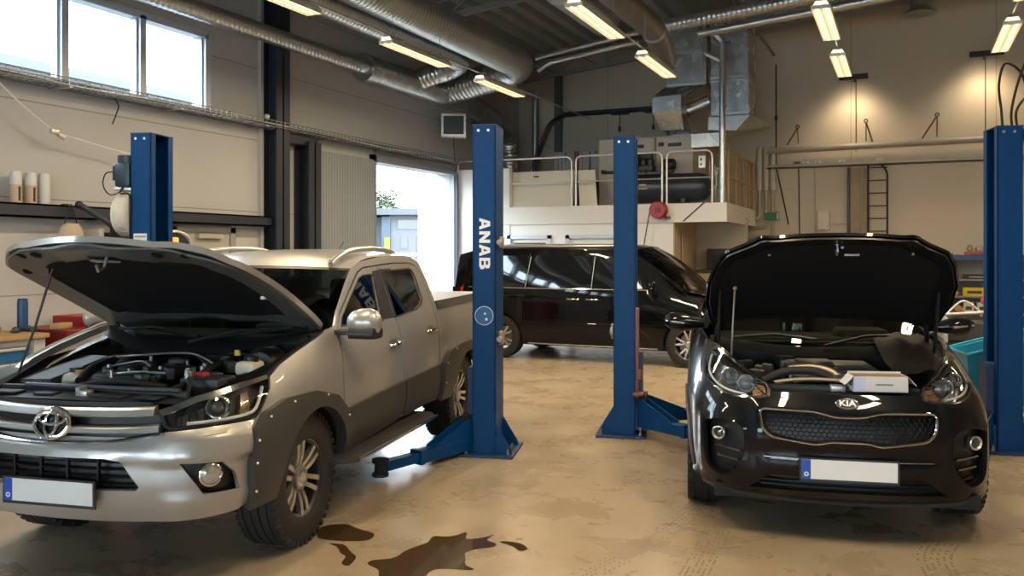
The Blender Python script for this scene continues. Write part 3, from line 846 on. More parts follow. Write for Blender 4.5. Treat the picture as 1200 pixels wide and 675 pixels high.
cabin = sidepair('cabin_side', [CAB[i] for i in range(len(CAB)-1)] + [(3.98,1.0), (3.965,1.30), (3.95,1.42), (3.912,1.56), (3.865,1.612), (3.74,1.632), (3.40,1.635), (3.07,1.623), (2.80,1.610), (2.67,1.578), (2.45,1.46), (2.21,1.322), (2.115,1.225)], [], M_SILVER)
door1 = sidepair('door', D1, [W1], M_SILVER)
door2 = sidepair('door', D2, [W2], M_SILVER)
for d, w in ((door1, W1), (door2, W2)):
    lids(d, 'window', rounded(w, .02, 3), [], M_GLASSD, thick=.004, off=-.012)
BP1 = [(2.835,1.228), (3.078,1.228), (3.066,1.585), (2.945,1.575), (2.93,1.55)]; BP2 = [(3.10,1.236), (3.118,1.236), (3.137,1.567), (3.30,1.575), (3.30,1.59), (3.079,1.588)]
lids(door1, 'pillar_film', BP1, [], M_GRILLE, thick=.003, off=.003); lids(door2, 'pillar_film', BP2, [], M_GRILLE, thick=.003, off=.003)
for d, ww in ((door1, W1), (door2, W2)):
    o = [(a[0], a[1]) for a in ww]; c = (sum(p[0] for p in o)/len(o), sum(p[1] for p in o)/len(o))
    big = [(c[0]+(p[0]-c[0])*1.05, c[1]+(p[1]-c[1])*1.07) for p in o]
    lids(d, 'window_seal', big, [o], M_GRILLE, thick=.006, off=.004)
# lower cladding, handles
CL1 = [(2.085,.715), (3.125,.752), (3.14,.50), (3.02,.47), (2.20,.435), (2.10,.60)]; CL2 = [(3.148,.752), (3.945,.775), (3.945,.49), (3.22,.47), (3.16,.50)]
lids(door1, 'door_cladding', rounded(CL1, .015, 3), [], M_PLAST, thick=.03, off=.022); lids(door2, 'door_cladding', rounded(CL2, .015, 3), [], M_PLAST, thick=.03, off=.022)
for d, t0, z0 in ((door1, 2.80, 1.045), (door2, 3.62, 1.075)):
    for s, o in ((1, d[0]), (-1, d[1])):
        m = MB(); P = [HX(t0+.03+.24*k/10, z0+.004*math.sin(PI*k/10), .012+.030*max(0., math.sin(PI*k/10))**.5) for k in range(11)]
        m.tube(P, [.013]*11, 8)
        if s < 0: m = m.flipped()
        m.build('handle', M_CHROME, o)
        m = MB(); m.panel(ell(t0+.14, z0+.003, .085, .032, 20), [], HX, .03, .004, .002)
        if s < 0: m = m.flipped()
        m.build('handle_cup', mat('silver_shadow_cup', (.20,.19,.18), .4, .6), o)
# wheel arch geometry
tF, tR = T(0.), T(-3.085)
arch = lambda tc, r, z0, n=22, lo=.40: [(tc + r*math.cos(a), z0 + r*math.sin(a)) for a in [math.asin(max(-1, (lo-z0)/r)) + (PI-2*math.asin(max(-1, (lo-z0)/r)))*i/(n-1) for i in range(n)]]
aF = arch(tF+.02, .445, .40, lo=.42)       # from the rear foot over the top to the front foot
fender = sidepair('fender', [(1.135,.862), (1.262,.975), (1.288,1.032), (1.40,1.085), (1.6,1.14), (1.85,1.195), (2.02,1.235), (2.09,1.245), (2.118,1.222), (2.092,1.144), (2.058,.935), (2.073,.715), (2.17,.42)] + aF + [(1.20,.42), (1.05,.42), (1.04,.80)], [], M_SILVER)
aR = arch(tR, .47, .40, lo=.44)
bed = sidepair('bed_side', [(4.07,.46), (4.065,1.245), (4.6,1.254), (5.2,1.262), (T(-4.34),1.268), (T(-4.34),.60)] + [(tR+.50,.50)] + aR, [], M_SILVER)
lids(bed, 'bed_rail', [(4.06,1.225), (T(-4.34),1.248), (T(-4.34),1.312), (4.06,1.295)], [], M_PLAST, thick=.09, off=.012)
# flares with bolts
F1 = [(1.031,.385), (1.020,.609), (1.05,.755), (1.147,.858), (1.329,.905), (1.62,.905), (1.90,.84), (2.07,.715), (2.12,.60), (2.21,.40)]
fl1 = sidepair('fender_flare', F1 + arch(tF+.02, .415, .39, lo=.395), [], M_PLAST, thick=.07, off=.048, res=.05)
F2 = [(4.02,.46), (4.005,.60), (4.01,.775), (4.172,.868), (4.45,.895), (4.80,.90), (5.12,.875), (5.30,.80), (5.42,.62), (5.45,.45)]
fl2 = sidepair('fender_flare', F2[::1] + list(reversed(list(reversed(arch(tR, .42, .39, lo=.455)))))[::-1][::-1][0:0] + [(tR+.42*math.cos(a), .39+.42*math.sin(a)) for a in [.16 + (PI-.32)*i/21 for i in range(22)]], [], M_PLAST, thick=.07, off=.048, res=.05)
for fl, spots in ((fl1, [(1.045,.62), (1.062,.735), (1.165,.84), (1.38,.885), (1.75,.865), (2.05,.69), (1.05,.47)]), (fl2, [(4.03,.60), (4.05,.77), (4.30,.865), (4.8,.88)])):
    for s, o in ((1, fl[0]), (-1, fl[1])):
        for t0, z0 in spots:
            p = HX(t0, z0, .052); m = MB(); m.ball((p.x, s*p.y, p.z), .0075, 8, 6); m.build('bolt', M_BOLT, o)
# wheel wells, chassis, inner shell
for xw in (0., -3.085):
    for s in (1, -1):
        m = MB(); n = 18
        vs = [(xw+.46*math.cos(PI*i/n), s*yy, .40+.46*math.sin(PI*i/n)) for yy in (.87, .42) for i in range(n+1)]
        m.add(vs, [(i, i+1, n+2+i, n+1+i) for i in range(n)] + [tuple(range(n+1, 2*n+2))]); m.build('wheel_liner', M_UNDER, HIL)
m = MB()
m.bx(.62, -4.25, -.42, -.33, .36, .50); m.bx(.62, -4.25, .33, .42, .36, .50)
m.bx(-.45, -2.45, -.80, .80, .44, .52); m.bx(-2.5, -4.3, -.78, .78, .62, .70); m.bx(.75, -.6, -.42, .42, .36, .42)
m.cyl((-3.085,-.72,.40), (-3.085,.72,.40), .05, n=10); m.cyl((0,-.70,.40), (0,.70,.40), .04, n=10)
m.build('chassis', M_UNDER, HIL, smooth=False)
for xw in (0., -3.085):
    for s in (1, -1): wheel(HIL, xw, s*.765, s, .388, .255, .236, 'six', .12 if xw == 0 else .3)
# running boards
for s in (1, -1):
    m = MB(); m.prism(rounded([(-.30,.80), (-.30,.97), (-.42,1.045), (-1.86,1.045), (-1.98,.97), (-1.98,.80)], .05, 4), lambda u, v, h: (u, s*v, h), .395, .428)
    rb = m.build('running_board', M_PLAST, HIL, smooth=False, recalc=True)
    m = MB(); m.tube([(-.40,s*1.046,.412), (-1.90,s*1.046,.412)], .012, 8); m.build('chrome_edge', M_CHROME, rb)
    m = MB()
    for xb in (-.6, -1.15, -1.7): m.bx(xb-.03, xb+.03, s*.40, s*.95, .37, .395)
    m.build('bracket', M_UNDER, rb, smooth=False)
# roof, windscreen, rear wall of the cab
def roof_fn(w, v):
    t = 2.60 + (3.99-2.60)*w; z = Tab([0,.11,.43,.72,.90,1.], [1.602,1.645,1.685,1.69,1.668,1.61])(w)
    e = HX(t, z); k = 1-abs(v)**2.2
    return Vector((e.x + k*Tab([0,.3,1.],[.115,.02,-.03])(w), e.y*v, e.z + k*Tab([0,.2,.6,1.],[.022,.048,.052,.05])(w)))
m = MB(); m.grid(lambda u, v: roof_fn(u, v), 24, 20, 0, 1, -1, 1); m.build('roof', M_SILVER, HIL, angle=50, recalc=True)
def ws_fn(w, v):
    b = Vector((-.44+.22*(1-abs(v)**2), .735*v, 1.225-.085*(1-abs(v)**2))); tp = roof_fn(.004, v*.985); tp = Vector((tp.x, tp.y, tp.z-.004))
    p = b.lerp(tp, w); k = math.sin(PI*w)
    return Vector((p.x + .035*k, p.y, p.z + .03*k))
m = MB(); m.grid(ws_fn, 14, 18, .0, 1., -1, 1); m.build('windscreen', M_GLASSW, HIL, angle=60)
m = MB(); m.grid(lambda w, v: ws_fn(w, v)+Vector((.003,0,.003)), 3, 18, .95, 1., -1, 1); m.build('windscreen_band', M_GRILLE, HIL)
def back_fn(w, v):
    tp = roof_fn(1., v); b = Vector((-2.37, .86*v, 1.12)); return tp.lerp(b, w)
m = MB(); m.grid(back_fn, 4, 10, 0, .12, -1, 1); m.grid(back_fn, 4, 10, .75, 1., -1, 1); m.build('cab_back', M_SILVER, HIL)
m = MB(); m.grid(back_fn, 4, 10, .12, .75, -1, 1); m.build('rear_window', M_GLASSD, HIL)
# antenna, roof rails
m = MB(); m.cyl((-1.95,.18,1.735), (-2.03,.18,1.80), .004, n=6); m.build('antenna', M_BLACK, HIL)
for s in (1, -1):
    P = spl([(-.93,.595,1.635), (-1.03,.59,1.672), (-1.25,.585,1.722), (-1.55,.58,1.742), (-1.90,.57,1.738), (-2.13,.565,1.715), (-2.25,.56,1.675)], 6, False)
    m = MB(); m.tube([(x, s*y, z) for x, y, z in P], [.016]+[.020]*(len(P)-2)+[.016], 10)
    for x0, z0 in ((-1.0,1.645), (-2.2,1.68)): m.box((x0, s*.585, z0), (.14, .03, .05), bevel=.01)
    m.build('roof_rail', M_SATIN, HIL)
# bed cover, tailgate
m = MB(); m.grid(lambda u, v: Vector((-2.42-1.88*u, .80*v, 1.283+.012*(1-v*v))), 10, 6, 0, 1, -1, 1); m.build('bed_cover', mat('grey_bed_cover', (.30,.30,.30), .4, .3), HIL)
m = MB(); m.bx(-4.36, -4.28, -.78, .78, .62, 1.29, .015); m.bx(-4.36,-4.30,-.9,.9,.58,.66); m.build('tailgate', M_SILVER, HIL)
m = MB(); m.tube([(-2.50,-.55,1.36),(-4.2,-.55,1.35)], .014, 8); m.bx(-2.5,-2.44,.40,.62,1.28,1.36,.01); m.build('sports_bar', M_BLACK, HIL)
for s in (1, -1):
    m = MB(); m.bx(-4.375, -4.33, s*.79, s*.90, .85, 1.25, .012); m.build('tail_lamp', M_RED, HIL)
# mirrors
for s, d in ((1, door1[0]), (-1, door1[1])):
    m = MB()
    prof = [(.94,0.05,.045),(.965,.075,.072),(1.02,.085,.088),(1.08,.082,.090),(1.125,.068,.075),(1.15,.03,.035)] if s > 0 else [(.91,.05,.04),(.93,.10,.072),(.96,.12,.085),(1.0,.10,.08),(1.02,.04,.04)]     # the far one is folded in
    n = 16; vs = []
    for y, rx, rz in prof:
        vs += [(-.50+.05*(1.1-y)*4*.3 + rx*math.cos(2*PI*i/n)*(.95 if math.cos(2*PI*i/n) > 0 else .55), s*y, 1.268 + rz*math.sin(2*PI*i/n)) for i in range(n)]
    fs = [(k*n+i, k*n+(i+1) % n, (k+1)*n+(i+1) % n, (k+1)*n+i) for k in range(len(prof)-1) for i in range(n)] + [tuple(range(n)), tuple(range((len(prof)-1)*n, len(prof)*n))]
    m.add(vs, fs); m.build('mirror', M_SILVER, d, recalc=True)
    m = MB(); m.prism(rounded([(-.41,1.235),(-.41,1.165),(-.58,1.165),(-.58,1.235)], .03, 3), lambda u, v, h: (u, s*h, v), .96 if s > 0 else .90, 1.13 if s > 0 else .98); m.bx(-.42, -.52, s*.80, s*1.0, 1.19, 1.22, .008)
    m.build('mirror_foot', M_BLACK, d, recalc=True)

# ---- front end
full = lambda half: half + [(-a, b) for a, b in reversed(half)]
LG = full([(0,.694), (.305,.696), (.378,.684), (.477,.558), (.462,.540), (.26,.535), (0,.535)][0:7])
LG = [(.305,.696), (.378,.684), (.477,.558), (.462,.540), (.26,.535), (-.26,.535), (-.462,.540), (-.477,.558), (-.378,.684), (-.305,.696)]
FOG = [(.667,.671), (.875,.655), (.946,.59), (.973,.504), (.778,.508)]
BUMP = [(.45,.795), (.575,.818), (.61,.822), (.85,.833), (1.105,.834), (1.13,.855), (1.045,.80), (1.04,.42), (.98,.385), (.84,.378), (.63,.372), (.25,.366)]
BUMP = BUMP + [(-a, b) for a, b in reversed(BUMP)]
def bump_x(t, z):
    a = abs(t)
    shelf = .028*sm(a, .46, .66)*sm(z, .650, .685)*(1-sm(z, .79, .835))
    lip = .018*sm(a, .50, .66)*(1-sm(z, .47, .53))
    mid = .016*(1-sm(a, .40, .64))*sm(z, .665, .695)*(1-sm(z, .745, .775))
    rim_ = .012*(1-sm(abs(a-.42), .06, .12))*sm(z,.50,.54)*(1-sm(z,.69,.72))
    return shelf + lip + mid
m = MB(); m.panel(BUMP, [LG, FOG, [(-a, b) for a, b in FOG]], lambda t, z: HX(t, z, bump_x(t, z)), .024, .03)
bumper = m.build('front_bumper', M_SILVER, HIL, angle=50)
m = MB(); m.panel([(-.50,.52), (.50,.52), (.50,.71), (-.50,.71)], [], HX, .08, .01, -.07); lg = m.build('lower_grille', M_GRILLE, bumper)
m = MB()
for k in range(4):
    z = .562+.036*k
    for q in range(20):
        a, b = -.44+.044*q, -.44+.044*(q+1); p0, p1 = HX(a, z, -.03), HX(b, z, -.03)
        m.add([p0+Vector((0,0,-.005)), p1+Vector((0,0,-.005)), p1+Vector((.012,0,.006)), p0+Vector((.012,0,.006)), p0+Vector((-.03,0,.006)), p1+Vector((-.03,0,.006))], [(0,1,2,3), (3,2,5,4)])
for tq in (-.25, -.08, .08, .25):
    p = HX(tq, .615, -.03); m.bx(p.x-.01, p.x+.01, p.y-.006, p.y+.006, .535, .695)
m.build('grille_slats', M_EPLAST, lg, smooth=False)
for s in (1, -1):
    q = lambda L: [(s*a, b) for a, b in L]
    m = MB(); m.panel(q([(.64,.69), (.90,.68), (.99,.60), (1.0,.49), (.76,.49)]), [], HX, .05, .004, -.05)
    fr = m.build('fog_lamp_recess', M_GRILLE, bumper, recalc=True)
    c = HX(s*.817, .598, -.01); N = (HX(s*.82, .60, .1)-HX(s*.82, .60)).normalized()
    Rm = N.to_track_quat('Z', 'Y').to_matrix()
    m = MB(); m.lathe([(.056,-.05), (.060,.0), (.053,.004), (.047,-.004)], c, 'Z', 32, R=Rm); m.build('fog_lamp_ring', M_CHROME, fr)
    m = MB(); m.lathe([(.047,-.004), (.03,.006), (0,.009)], c, 'Z', 32, R=Rm); m.build('fog_lamp', mat('fog_lens', (.45,.44,.40), .12, .4, noise_amt=.5, noise_scale=60.), fr)
# grille with two bars and the oval emblem
m = MB(); m.panel([(.57,.80), (.56,.93), (.50,.95), (.28,.955), (-.28,.955), (-.50,.95), (-.56,.93), (-.57,.80), (-.44,.78), (0,.755), (.44,.78)], [], HX, .08, .02, -.045)
gr = m.build('grille', M_GRILLE, HIL)
def bar(z0, z1, e0, e1, L, nm, mt, pr=.028):
    m = MB(); n = 30
    pro = [(0., -.03), (.06, pr*.7), (.25, pr), (.75, pr*.92), (.95, pr*.55), (1., -.03)]
    vs = []
    for i in range(n+1):
        t = -L+2*L*i/n; k = (abs(t)/L)**2.5
        for f, o in pro: vs.append(HX(t, (z0+(z1-z0)*f) + (e0+(e1-e0)*f)*k, o))
    w = len(pro); m.add(vs, [(i*w+j, (i+1)*w+j, (i+1)*w+j+1, i*w+j+1) for i in range(n) for j in range(w-1)] + [tuple(range(w)), tuple(range(n*w, n*w+w))])
    return m.build(nm, mt, gr, angle=30, recalc=True)
bar(.889, .937, .010, .010, .535, 'grille_bar', M_SATIN); bar(.810, .847, .012, .014, .565, 'grille_bar', M_SATIN); bar(.760, .776, .05, .052, .60, 'grille_trim', M_CHROME, .035)
m = MB(); m.panel([(-.5,.940), (.5,.942), (.52,.962), (-.52,.962)], [], HX, .06, .02, .0); m.build('grille_top', M_GRILLE, gr)
def oval(m, ct, cz, ru, rv, r, dep, n=36, squeeze=None):
    P = []
    for i in range(n):
        a = 2*PI*i/n; P.append(HX(ct+ru*math.cos(a), cz+rv*math.sin(a), dep))
    m.tube(P, r, 8, closed=True)
m = MB(); m.panel(ell(0, .86, .098, .070, 36), [], HX, .04, .05, .032); em = m.build('emblem', mat('emblem_back', (.03,.032,.035), .2, .3), gr)
m = MB(); oval(m, 0, .86, .099, .071, .0120, .040); oval(m, 0, .862, .034, .060, .0085, .044); oval(m, 0, .884, .076, .027, .0085, .044); m.build('emblem_ovals', M_CHROME, em)
plate(bumper, lambda u, v, o: (1.012+o, u, .522+v))
# headlights
HL = [(.545,.925), (.757,.985), (1.049,1.027), (1.255,1.046), (1.284,1.03), (1.262,.975), (1.138,.858), (1.107,.840), (.846,.840), (.612,.826), (.579,.847), (.555,.895)]
for s in (1, -1):
    q = lambda L: [(s*a, b) for a, b in (L if s > 0 else list(reversed(L)))]
    c = (.92,.925); inn = [(c[0]+(a-c[0])*.95, c[1]+(b-c[1])*.88) for a, b in HL]
    m = MB(); m.panel(q(HL), [], HX, .04, .01, -.075); hl = m.build('headlight', M_HOUS, HIL)
    m = MB(); m.panel(q(HL), [q(inn)], HX, .04, .075, .0); m.build('headlight_bezel', M_GRILLE, hl)
    m = MB(); m.panel(q(HL), [], HX, .04, .003, .006); m.build('headlight_lens', M_LENS, hl)
    N = (HX(s*.9, .92, .1)-HX(s*.9, .92)).normalized(); N = (N+Vector((.5,0,0))).normalized(); Rm = N.to_track_quat('Z', 'Y').to_matrix(); c3 = HX(s*.895, .918, -.035)
    m = MB(); m.lathe([(.058,-.03), (.064,.018), (.056,.026), (.040,.008), (.034,-.006)], c3, 'Z', 32, R=Rm); m.build('projector_ring', M_CHROME, hl)
    m = MB(); m.lathe([(.036,-.010), (.030,.004), (.016,.012), (0,.014)], c3, 'Z', 32, R=Rm); m.build('projector_lens', mat('projector_glass', (.10,.11,.12), .05, .0, coat=1.), hl)
    # chrome blade along the top, reflector cells, light guide at the outer edge
    m = MB(); m.panel(q([(.550,.922), (.757,.983), (1.05,1.025), (1.255,1.044), (1.245,1.022), (1.05,.998), (.76,.953), (.575,.896)]), [], HX, .04, .012, .012); m.build('chrome_blade', M_CHROME, hl)
    m = MB()
    for k in range(4):
        t0 = .625+.045*k; m.panel(q([(t0,.848+.003*k), (t0+.038,.849+.003*k), (t0+.044,.895+.012*k), (t0+.006,.885+.012*k)]), [], HX, .03, .03, -.035)
    m.build('reflector', M_CHROME, hl)
    m = MB(); m.panel(q([(1.02,.862), (1.085,.862), (1.11,.90), (1.12,.985), (1.06,.975), (1.045,.92)]), [], HX, .03, .03, -.035); m.build('turn_signal', mat('turn_reflector', (.70,.55,.42), .15, .9), hl)
    P = [HX(s*a, b, -.02) for a, b in spl([(.70,.853), (.95,.857), (1.10,.868), (1.16,.905), (1.225,.985)], 6, False)]
    m = MB(); m.tube(P, .009, 8); m.build('light_guide', mat('frosted_guide', (.75,.76,.78), .3), hl)
# washer cover line
m = MB(); m.panel(rounded([(.78,.795), (.90,.80), (.92,.815), (.80,.812)], .006, 2), [], lambda t, z: HX(t, z, bump_x(t, z)), .03, .004, .004); m.build('washer_cover', M_SILVER, bumper)

# ---- engine bay
m = MB(); m.bx(.66, -.50, -.72, .72, .50, .54); m.bx(-.46, -.50, -.80, .80, .5, 1.12); 
for s in (1, -1):
    m.add([(.85,s*.60,.5), (-.48,s*.62,.5), (-.48,s*.74,1.14), (.2,s*.74,1.08), (.62,s*.68,1.0), (.85,s*.60,.93)], [(0,1,2,3,4,5)])
m.build('engine_bay', M_PIT, HIL, smooth=False)
# inner wings: painted top edges
for s in (1, -1):
    m = MB(); P = [HX(t_, z_-.01) for t_, z_ in ((1.26,1.03), (1.40,1.085), (1.6,1.14), (1.85,1.195), (2.05,1.235))]
    vs = []
    for p in P: vs += [(p.x, s*p.y, p.z), (p.x-.01, s*(p.y-.045), p.z+.004), (p.x-.01, s*(p.y-.06), p.z-.035), (p.x-.01, s*(p.y-.15), p.z-.05)]
    m.add(vs, [(i*4+j, i*4+j+1, i*4+j+5, i*4+j+4) for i in range(4) for j in range(3)]); m.build('inner_wing', M_SILVER if s < 0 else M_EPLAST, HIL, recalc=True)
# radiator cover plate behind the grille
m = MB(); m.grid(lambda u, v: Vector((.90-.02*abs(v)**2*6*.62 - .16*u, .62*v, .962+.012*u-.012*v*v)), 4, 16, 0, 1, -1, 1)
for yy, w_ in ((-.45,.16), (-.20,.12), (.18,.20), (.42,.14)): m.box((.80, yy, .972), (.08, w_, .014), None, .005)
m.box((.70, 0, .97), (.035, 1.15, .05), None, .008)
rc = m.build('radiator_cover', M_EPLAST, HIL)
m = MB(); m.tube([(.735,-.40,1.0), (.735,.55,1.0)], .014, 8); m.build('cross_bar', M_EGREY, rc)
m = MB(); m.box((.79, .02, .975), (.06, .07, .04), None, .006); m.bx(.76,.82,-.012,.012,.98,1.01); m.build('bonnet_latch', M_EALU, rc)
# engine cover, manifold, pipes
m = MB(); m.box((.18,-.05,.975), (.50,.42,.09), None, .03); m.box((.10,-.16,1.015), (.30,.12,.05), None, .018); m.box((.22,.12,1.01), (.32,.12,.045), None, .018); m.build('engine_cover', M_EPLAST, HIL)
m = MB(); m.box((.50,-.06,.93), (.10,.60,.06), None, .015); m.box((.46,.1,.955),(.08,.3,.04),None,.01); m.build('intake_manifold', M_EGREY, HIL)
m = MB()
m.tube(spl([(-.05,-.62,.96), (-.02,-.45,1.02), (.02,-.32,1.03), (.15,-.27,1.0)], 8, False), [.05+.004*math.sin(k*2.2) for k in range(25)], 14)
m.build('intake_hose', M_RUBBER, HIL)
m = MB()
for pth, r in (([(.45,-.30,.98), (.30,-.34,1.03), (.05,-.38,1.05), (-.10,-.30,1.06)], .028), ([(.60,-.30,.95), (.55,.0,1.0), (.50,.30,.97)], .022), ([(.55,.28,.93), (.35,.38,1.0), (.1,.33,1.04), (-.2,.3,1.04)], .020), ([(-.25,-.55,1.0), (-.28,-.1,1.07), (-.28,.3,1.06), (-.2,.5,1.02)], .016), ([(.0,.22,1.03),(-.1,.1,1.07),(-.2,-.1,1.08)], .014), ([(.35,.30,.97),(.45,.42,1.02),(.6,.5,.96)], .012)):
    m.tube(spl(pth, 8, False), r, 10)
m.build('coolant_hose', M_RUBBER, HIL)
m = MB()
for pth, r in (([(.40,-.22,1.0), (.40,.0,1.035), (.36,.2,1.03)], .008), ([(.02,-.45,1.06), (.1,-.2,1.09), (.0,.1,1.10), (.05,.3,1.05)], .006), ([(.25,-.3,1.03),(.2,-.1,1.07),(.3,.05,1.06)], .006)):
    m.tube(spl(pth, 8, False), r, 8)
random.seed(3)
for k in range(26):
    x_, y_ = random.uniform(-.3, .5), random.uniform(-.42, .38)
    m.cyl((x_, y_, .98), (x_, y_, 1.03+random.uniform(0, .03)), random.uniform(.006, .016), n=8)
m.build('metal_fittings', M_EALU, HIL)
for k in range(16):
    x_, y_ = random.uniform(-.36, .45), random.uniform(-.28, .42)
    m = MB(); m.box((x_, y_, .97+random.uniform(0, .06)), (random.uniform(.05,.14), random.uniform(.04,.12), .07), random.uniform(0, 3), .012)
    m.build('engine_component', M_EGREY, HIL)
# air filter box at the car's right
m = MB(); z0 = .90
m.add([(.53,-.70,z0), (.50,-.46,z0), (-.08,-.50,.98), (-.10,-.76,.98), (.50,-.69,.985), (.47,-.48,.99), (-.06,-.52,1.06), (-.08,-.74,1.06)], [(0,1,5,4), (1,2,6,5), (2,3,7,6), (3,0,4,7), (4,5,6,7)])
ab = m.build('air_filter_box', mat('air_box_plastic', (.026,.028,.031), .42), HIL, smooth=False, recalc=True)
m = MB()
for k in range(7):
    f = k/6; p = Vector((.535,-.69,.94)).lerp(Vector((.508,-.475,.945)), f); m.box(p, (.02,.018,.07), None, .003)
m.build('filter_box_ribs', M_EPLAST, ab, smooth=False)
# reservoirs, battery, brake booster
m = MB(); m.box((.37,-.385,.965), (.14,.13,.11), None, .035); wr = m.build('coolant_reservoir', M_CREAM, HIL)
m = MB(); m.cyl((.36,-.40,1.015), (.36,-.40,1.045), .036, n=20); m.build('reservoir_cap', M_BLACK, wr)
m = MB(); m.cyl((.40,-.345,1.01), (.40,-.345,1.035), .022, n=16); m.build('filler_cap', mat('ochre_cap', (.55,.30,.08), .4), wr)
m = MB(); m.box((.05,.545,1.03), (.15,.13,.09), None, .03); br = m.build('brake_fluid_reservoir', M_CREAM, HIL)
m = MB(); m.cyl((.05,.555,1.07), (.05,.555,1.10), .042, n=20); m.build('reservoir_cap', M_BLACK, br)
m = MB(); m.lathe([(0,-.08), (.09,-.08), (.12,-.05), (.12,.05), (.09,.09), (0,.1)], (-.30,.46,1.0), 'X', 28); m.build('brake_booster', M_BLACK, HIL)
m = MB(); m.box((.33,.45,.93), (.19,.24,.17), None, .01); ba = m.build('battery', mat('battery_case', (.03,.032,.04), .4), HIL)
m = MB(); m.box((.30,.38,1.02), (.07,.08,.025), None, .008); m.build('battery_terminal', mat('red_terminal', (.45,.04,.06), .4), ba)
m = MB(); m.box((.20,.62,.95), (.26,.13,.10), None, .012); m.box((.16,.60,1.005), (.1,.08,.02), None, .006); m.build('fuse_box', M_EPLAST, HIL)
m = MB(); m.cyl((-.12,.36,1.08),(-.12,.36,1.115),.02,n=12); m.build('yellow_cap', mat('yellow_cap', (.70,.50,.05), .4), HIL)
# cowl with wipers
m = MB()
def cowl(u, v): 
    e = ws_fn(0, v); return e + Vector((.17*(1-u), 0, -.055*(1-u)+.004+ (.008*math.sin(u*PI))))
m.grid(cowl, 5, 20, 0, 1, -1, 1); m.build('cowl', M_EPLAST, HIL, recalc=True)
for y0, y1 in ((-.62,.02), (.0,.60)):
    a = ws_fn(.0, y0/.74); b = ws_fn(.03, y1/.74); m = MB()
    m.tube([a+Vector((.09,0,.012)), a.lerp(b,.45)+Vector((.03,0,.045)), b+Vector((.015,0,.025))], .010, 8); m.tube([a.lerp(b,.08)+Vector((.0,0,.022)), b+Vector((.0,0,.022))], .007, 8)
    m.build('wiper', M_BLACK, HIL)
# interior
m = MB(); m.bx(-.50, -.95, -.74, .74, .95, 1.17, .05); m.box((-.72,.38,1.19), (.25,.40,.09), None, .04); m.bx(-.5,-2.3,-.78,.78,.5,.56); m.bx(-.55,-1.9,-.14,.14,.56,.85); m.build('dashboard', M_SEAT, HIL)
m = MB(); R2 = Matrix.Rotation(math.radians(65), 3, 'Y'); m.lathe([(.175,-.012),(.19,0),(.175,.012),(.16,0)], (-1.0,.38,1.16), 'Z', 28, True, R2); m.build('steering_wheel', M_BLACK, HIL)
for xs, ys in ((-1.30,.38), (-1.30,-.38), (-2.05,.38), (-2.05,-.38)):
    m = MB(); m.box((xs, ys, .78), (.50,.50,.18), None, .06); m.box((xs-.26, ys, 1.06), (.14,.48,.60), Matrix.Rotation(-.22, 3, 'Y'), .06)
    sx = m.build('seat', M_SEAT, HIL); m = MB(); m.box((xs-.34, ys, 1.42), (.10,.26,.18), Matrix.Rotation(-.22, 3, 'Y'), .04); m.build('headrest', M_SEAT, sx)
m = MB(); m.bx(-.93,-.90,-.13,.13,1.50,1.56,.01); m.build('inner_mirror', M_BLACK, HIL)
# ---- bonnet, hinged open by 32 degrees
PH = math.radians(30); HL_ = Vector((.0, 0, .055)); HO = Vector((-.42, 0, 1.205))
def bn(x, y, dz=0.):
    k = max(0., (x+.42)/1.34)
    z = 1.205 - .055*k - .13*k**2.2 + .055*(1-(y/.78)**2)*(1-.3*k) + .018*sm(abs(y), .38, .50)*(1-sm(abs(y), .62, .74)) + dz
    d = Vector((x, y, z)) - HO
    return HO + HL_ + Vector((d.x*math.cos(PH)-d.z*math.sin(PH), d.y, d.x*math.sin(PH)+d.z*math.cos(PH)))
HB = spl([(-.40,.0), (-.41,.40), (-.43,.72), (-.40,.79), (-.05,.805), (.25,.80), (.50,.77), (.62,.725), (.74,.61), (.84,.40), (.90,.18), (.92,0)], 5, False)
HBo = HB[:-1] + [(x, -y) for x, y in reversed(HB)][0:-1]
m = MB(); m.panel(HBo, [], lambda x, y: bn(x, y), .07, .034); hood = m.build('bonnet', M_SILVER, HIL, angle=50)
sc_ = lambda L, kx, ky, cx=.2: [(cx+(x-cx)*kx, y*ky) for x, y in L]
m = MB(); m.panel(sc_(HBo, .975, .96), [sc_(HBo, .68, .78, .12)], lambda x, y: bn(x, y, -.034 - .018*math.sin(8*abs(y))**2), .06, .012); m.build('bonnet_frame', mat('bonnet_underside', (.13,.13,.13), .38, .3), hood)
m = MB(); m.panel(sc_(HBo, .70, .80, .12), [], lambda x, y: bn(x, y, -.030-.02*(1-(y/.75)**2)), .07, .02); m.build('bonnet_liner', M_LINER, hood)
m = MB(); m.panel([(.60,-.30),(.84,-.26),(.84,.26),(.60,.30)], [[(.66,-.10),(.74,-.08),(.74,.08),(.66,.10)]], lambda x, y: bn(x, y, -.05), .07, .012); m.build('bonnet_brace', mat('bonnet_underside', (.13,.13,.13), .38, .3), hood)
m = MB(); m.tube([bn(.70,.02,-.05), bn(.69,.02,-.12), bn(.72,.02,-.15), bn(.75,.02,-.12)], .009, 8); m.tube([bn(.66,-.12,-.06), bn(.68,-.05,-.075), bn(.66,.08,-.07)], .008, 8); m.build('striker', M_EALU, hood)
for px_, py_ in ((.72,-.52), (.60,-.60), (.76,-.38), (.5,-.66), (.72,.52), (.60,.60), (.76,.38)):
    m = MB(); m.panel(ell(px_, py_, .045, .028, 14, .5), [], lambda x, y: bn(x, y, -.056), .05, .004); m.build('stamped_hole', M_LINER, hood)
for s in (1, -1):
    m = MB(); a = bn(-.36, s*.70, -.03); m.tube([a, (-.40, s*.70, 1.17), (-.34, s*.71, 1.10)], .012, 8); m.box((-.36, s*.70, 1.12), (.10,.03,.06), None, .006); m.build('bonnet_hinge', M_EPLAST, hood)
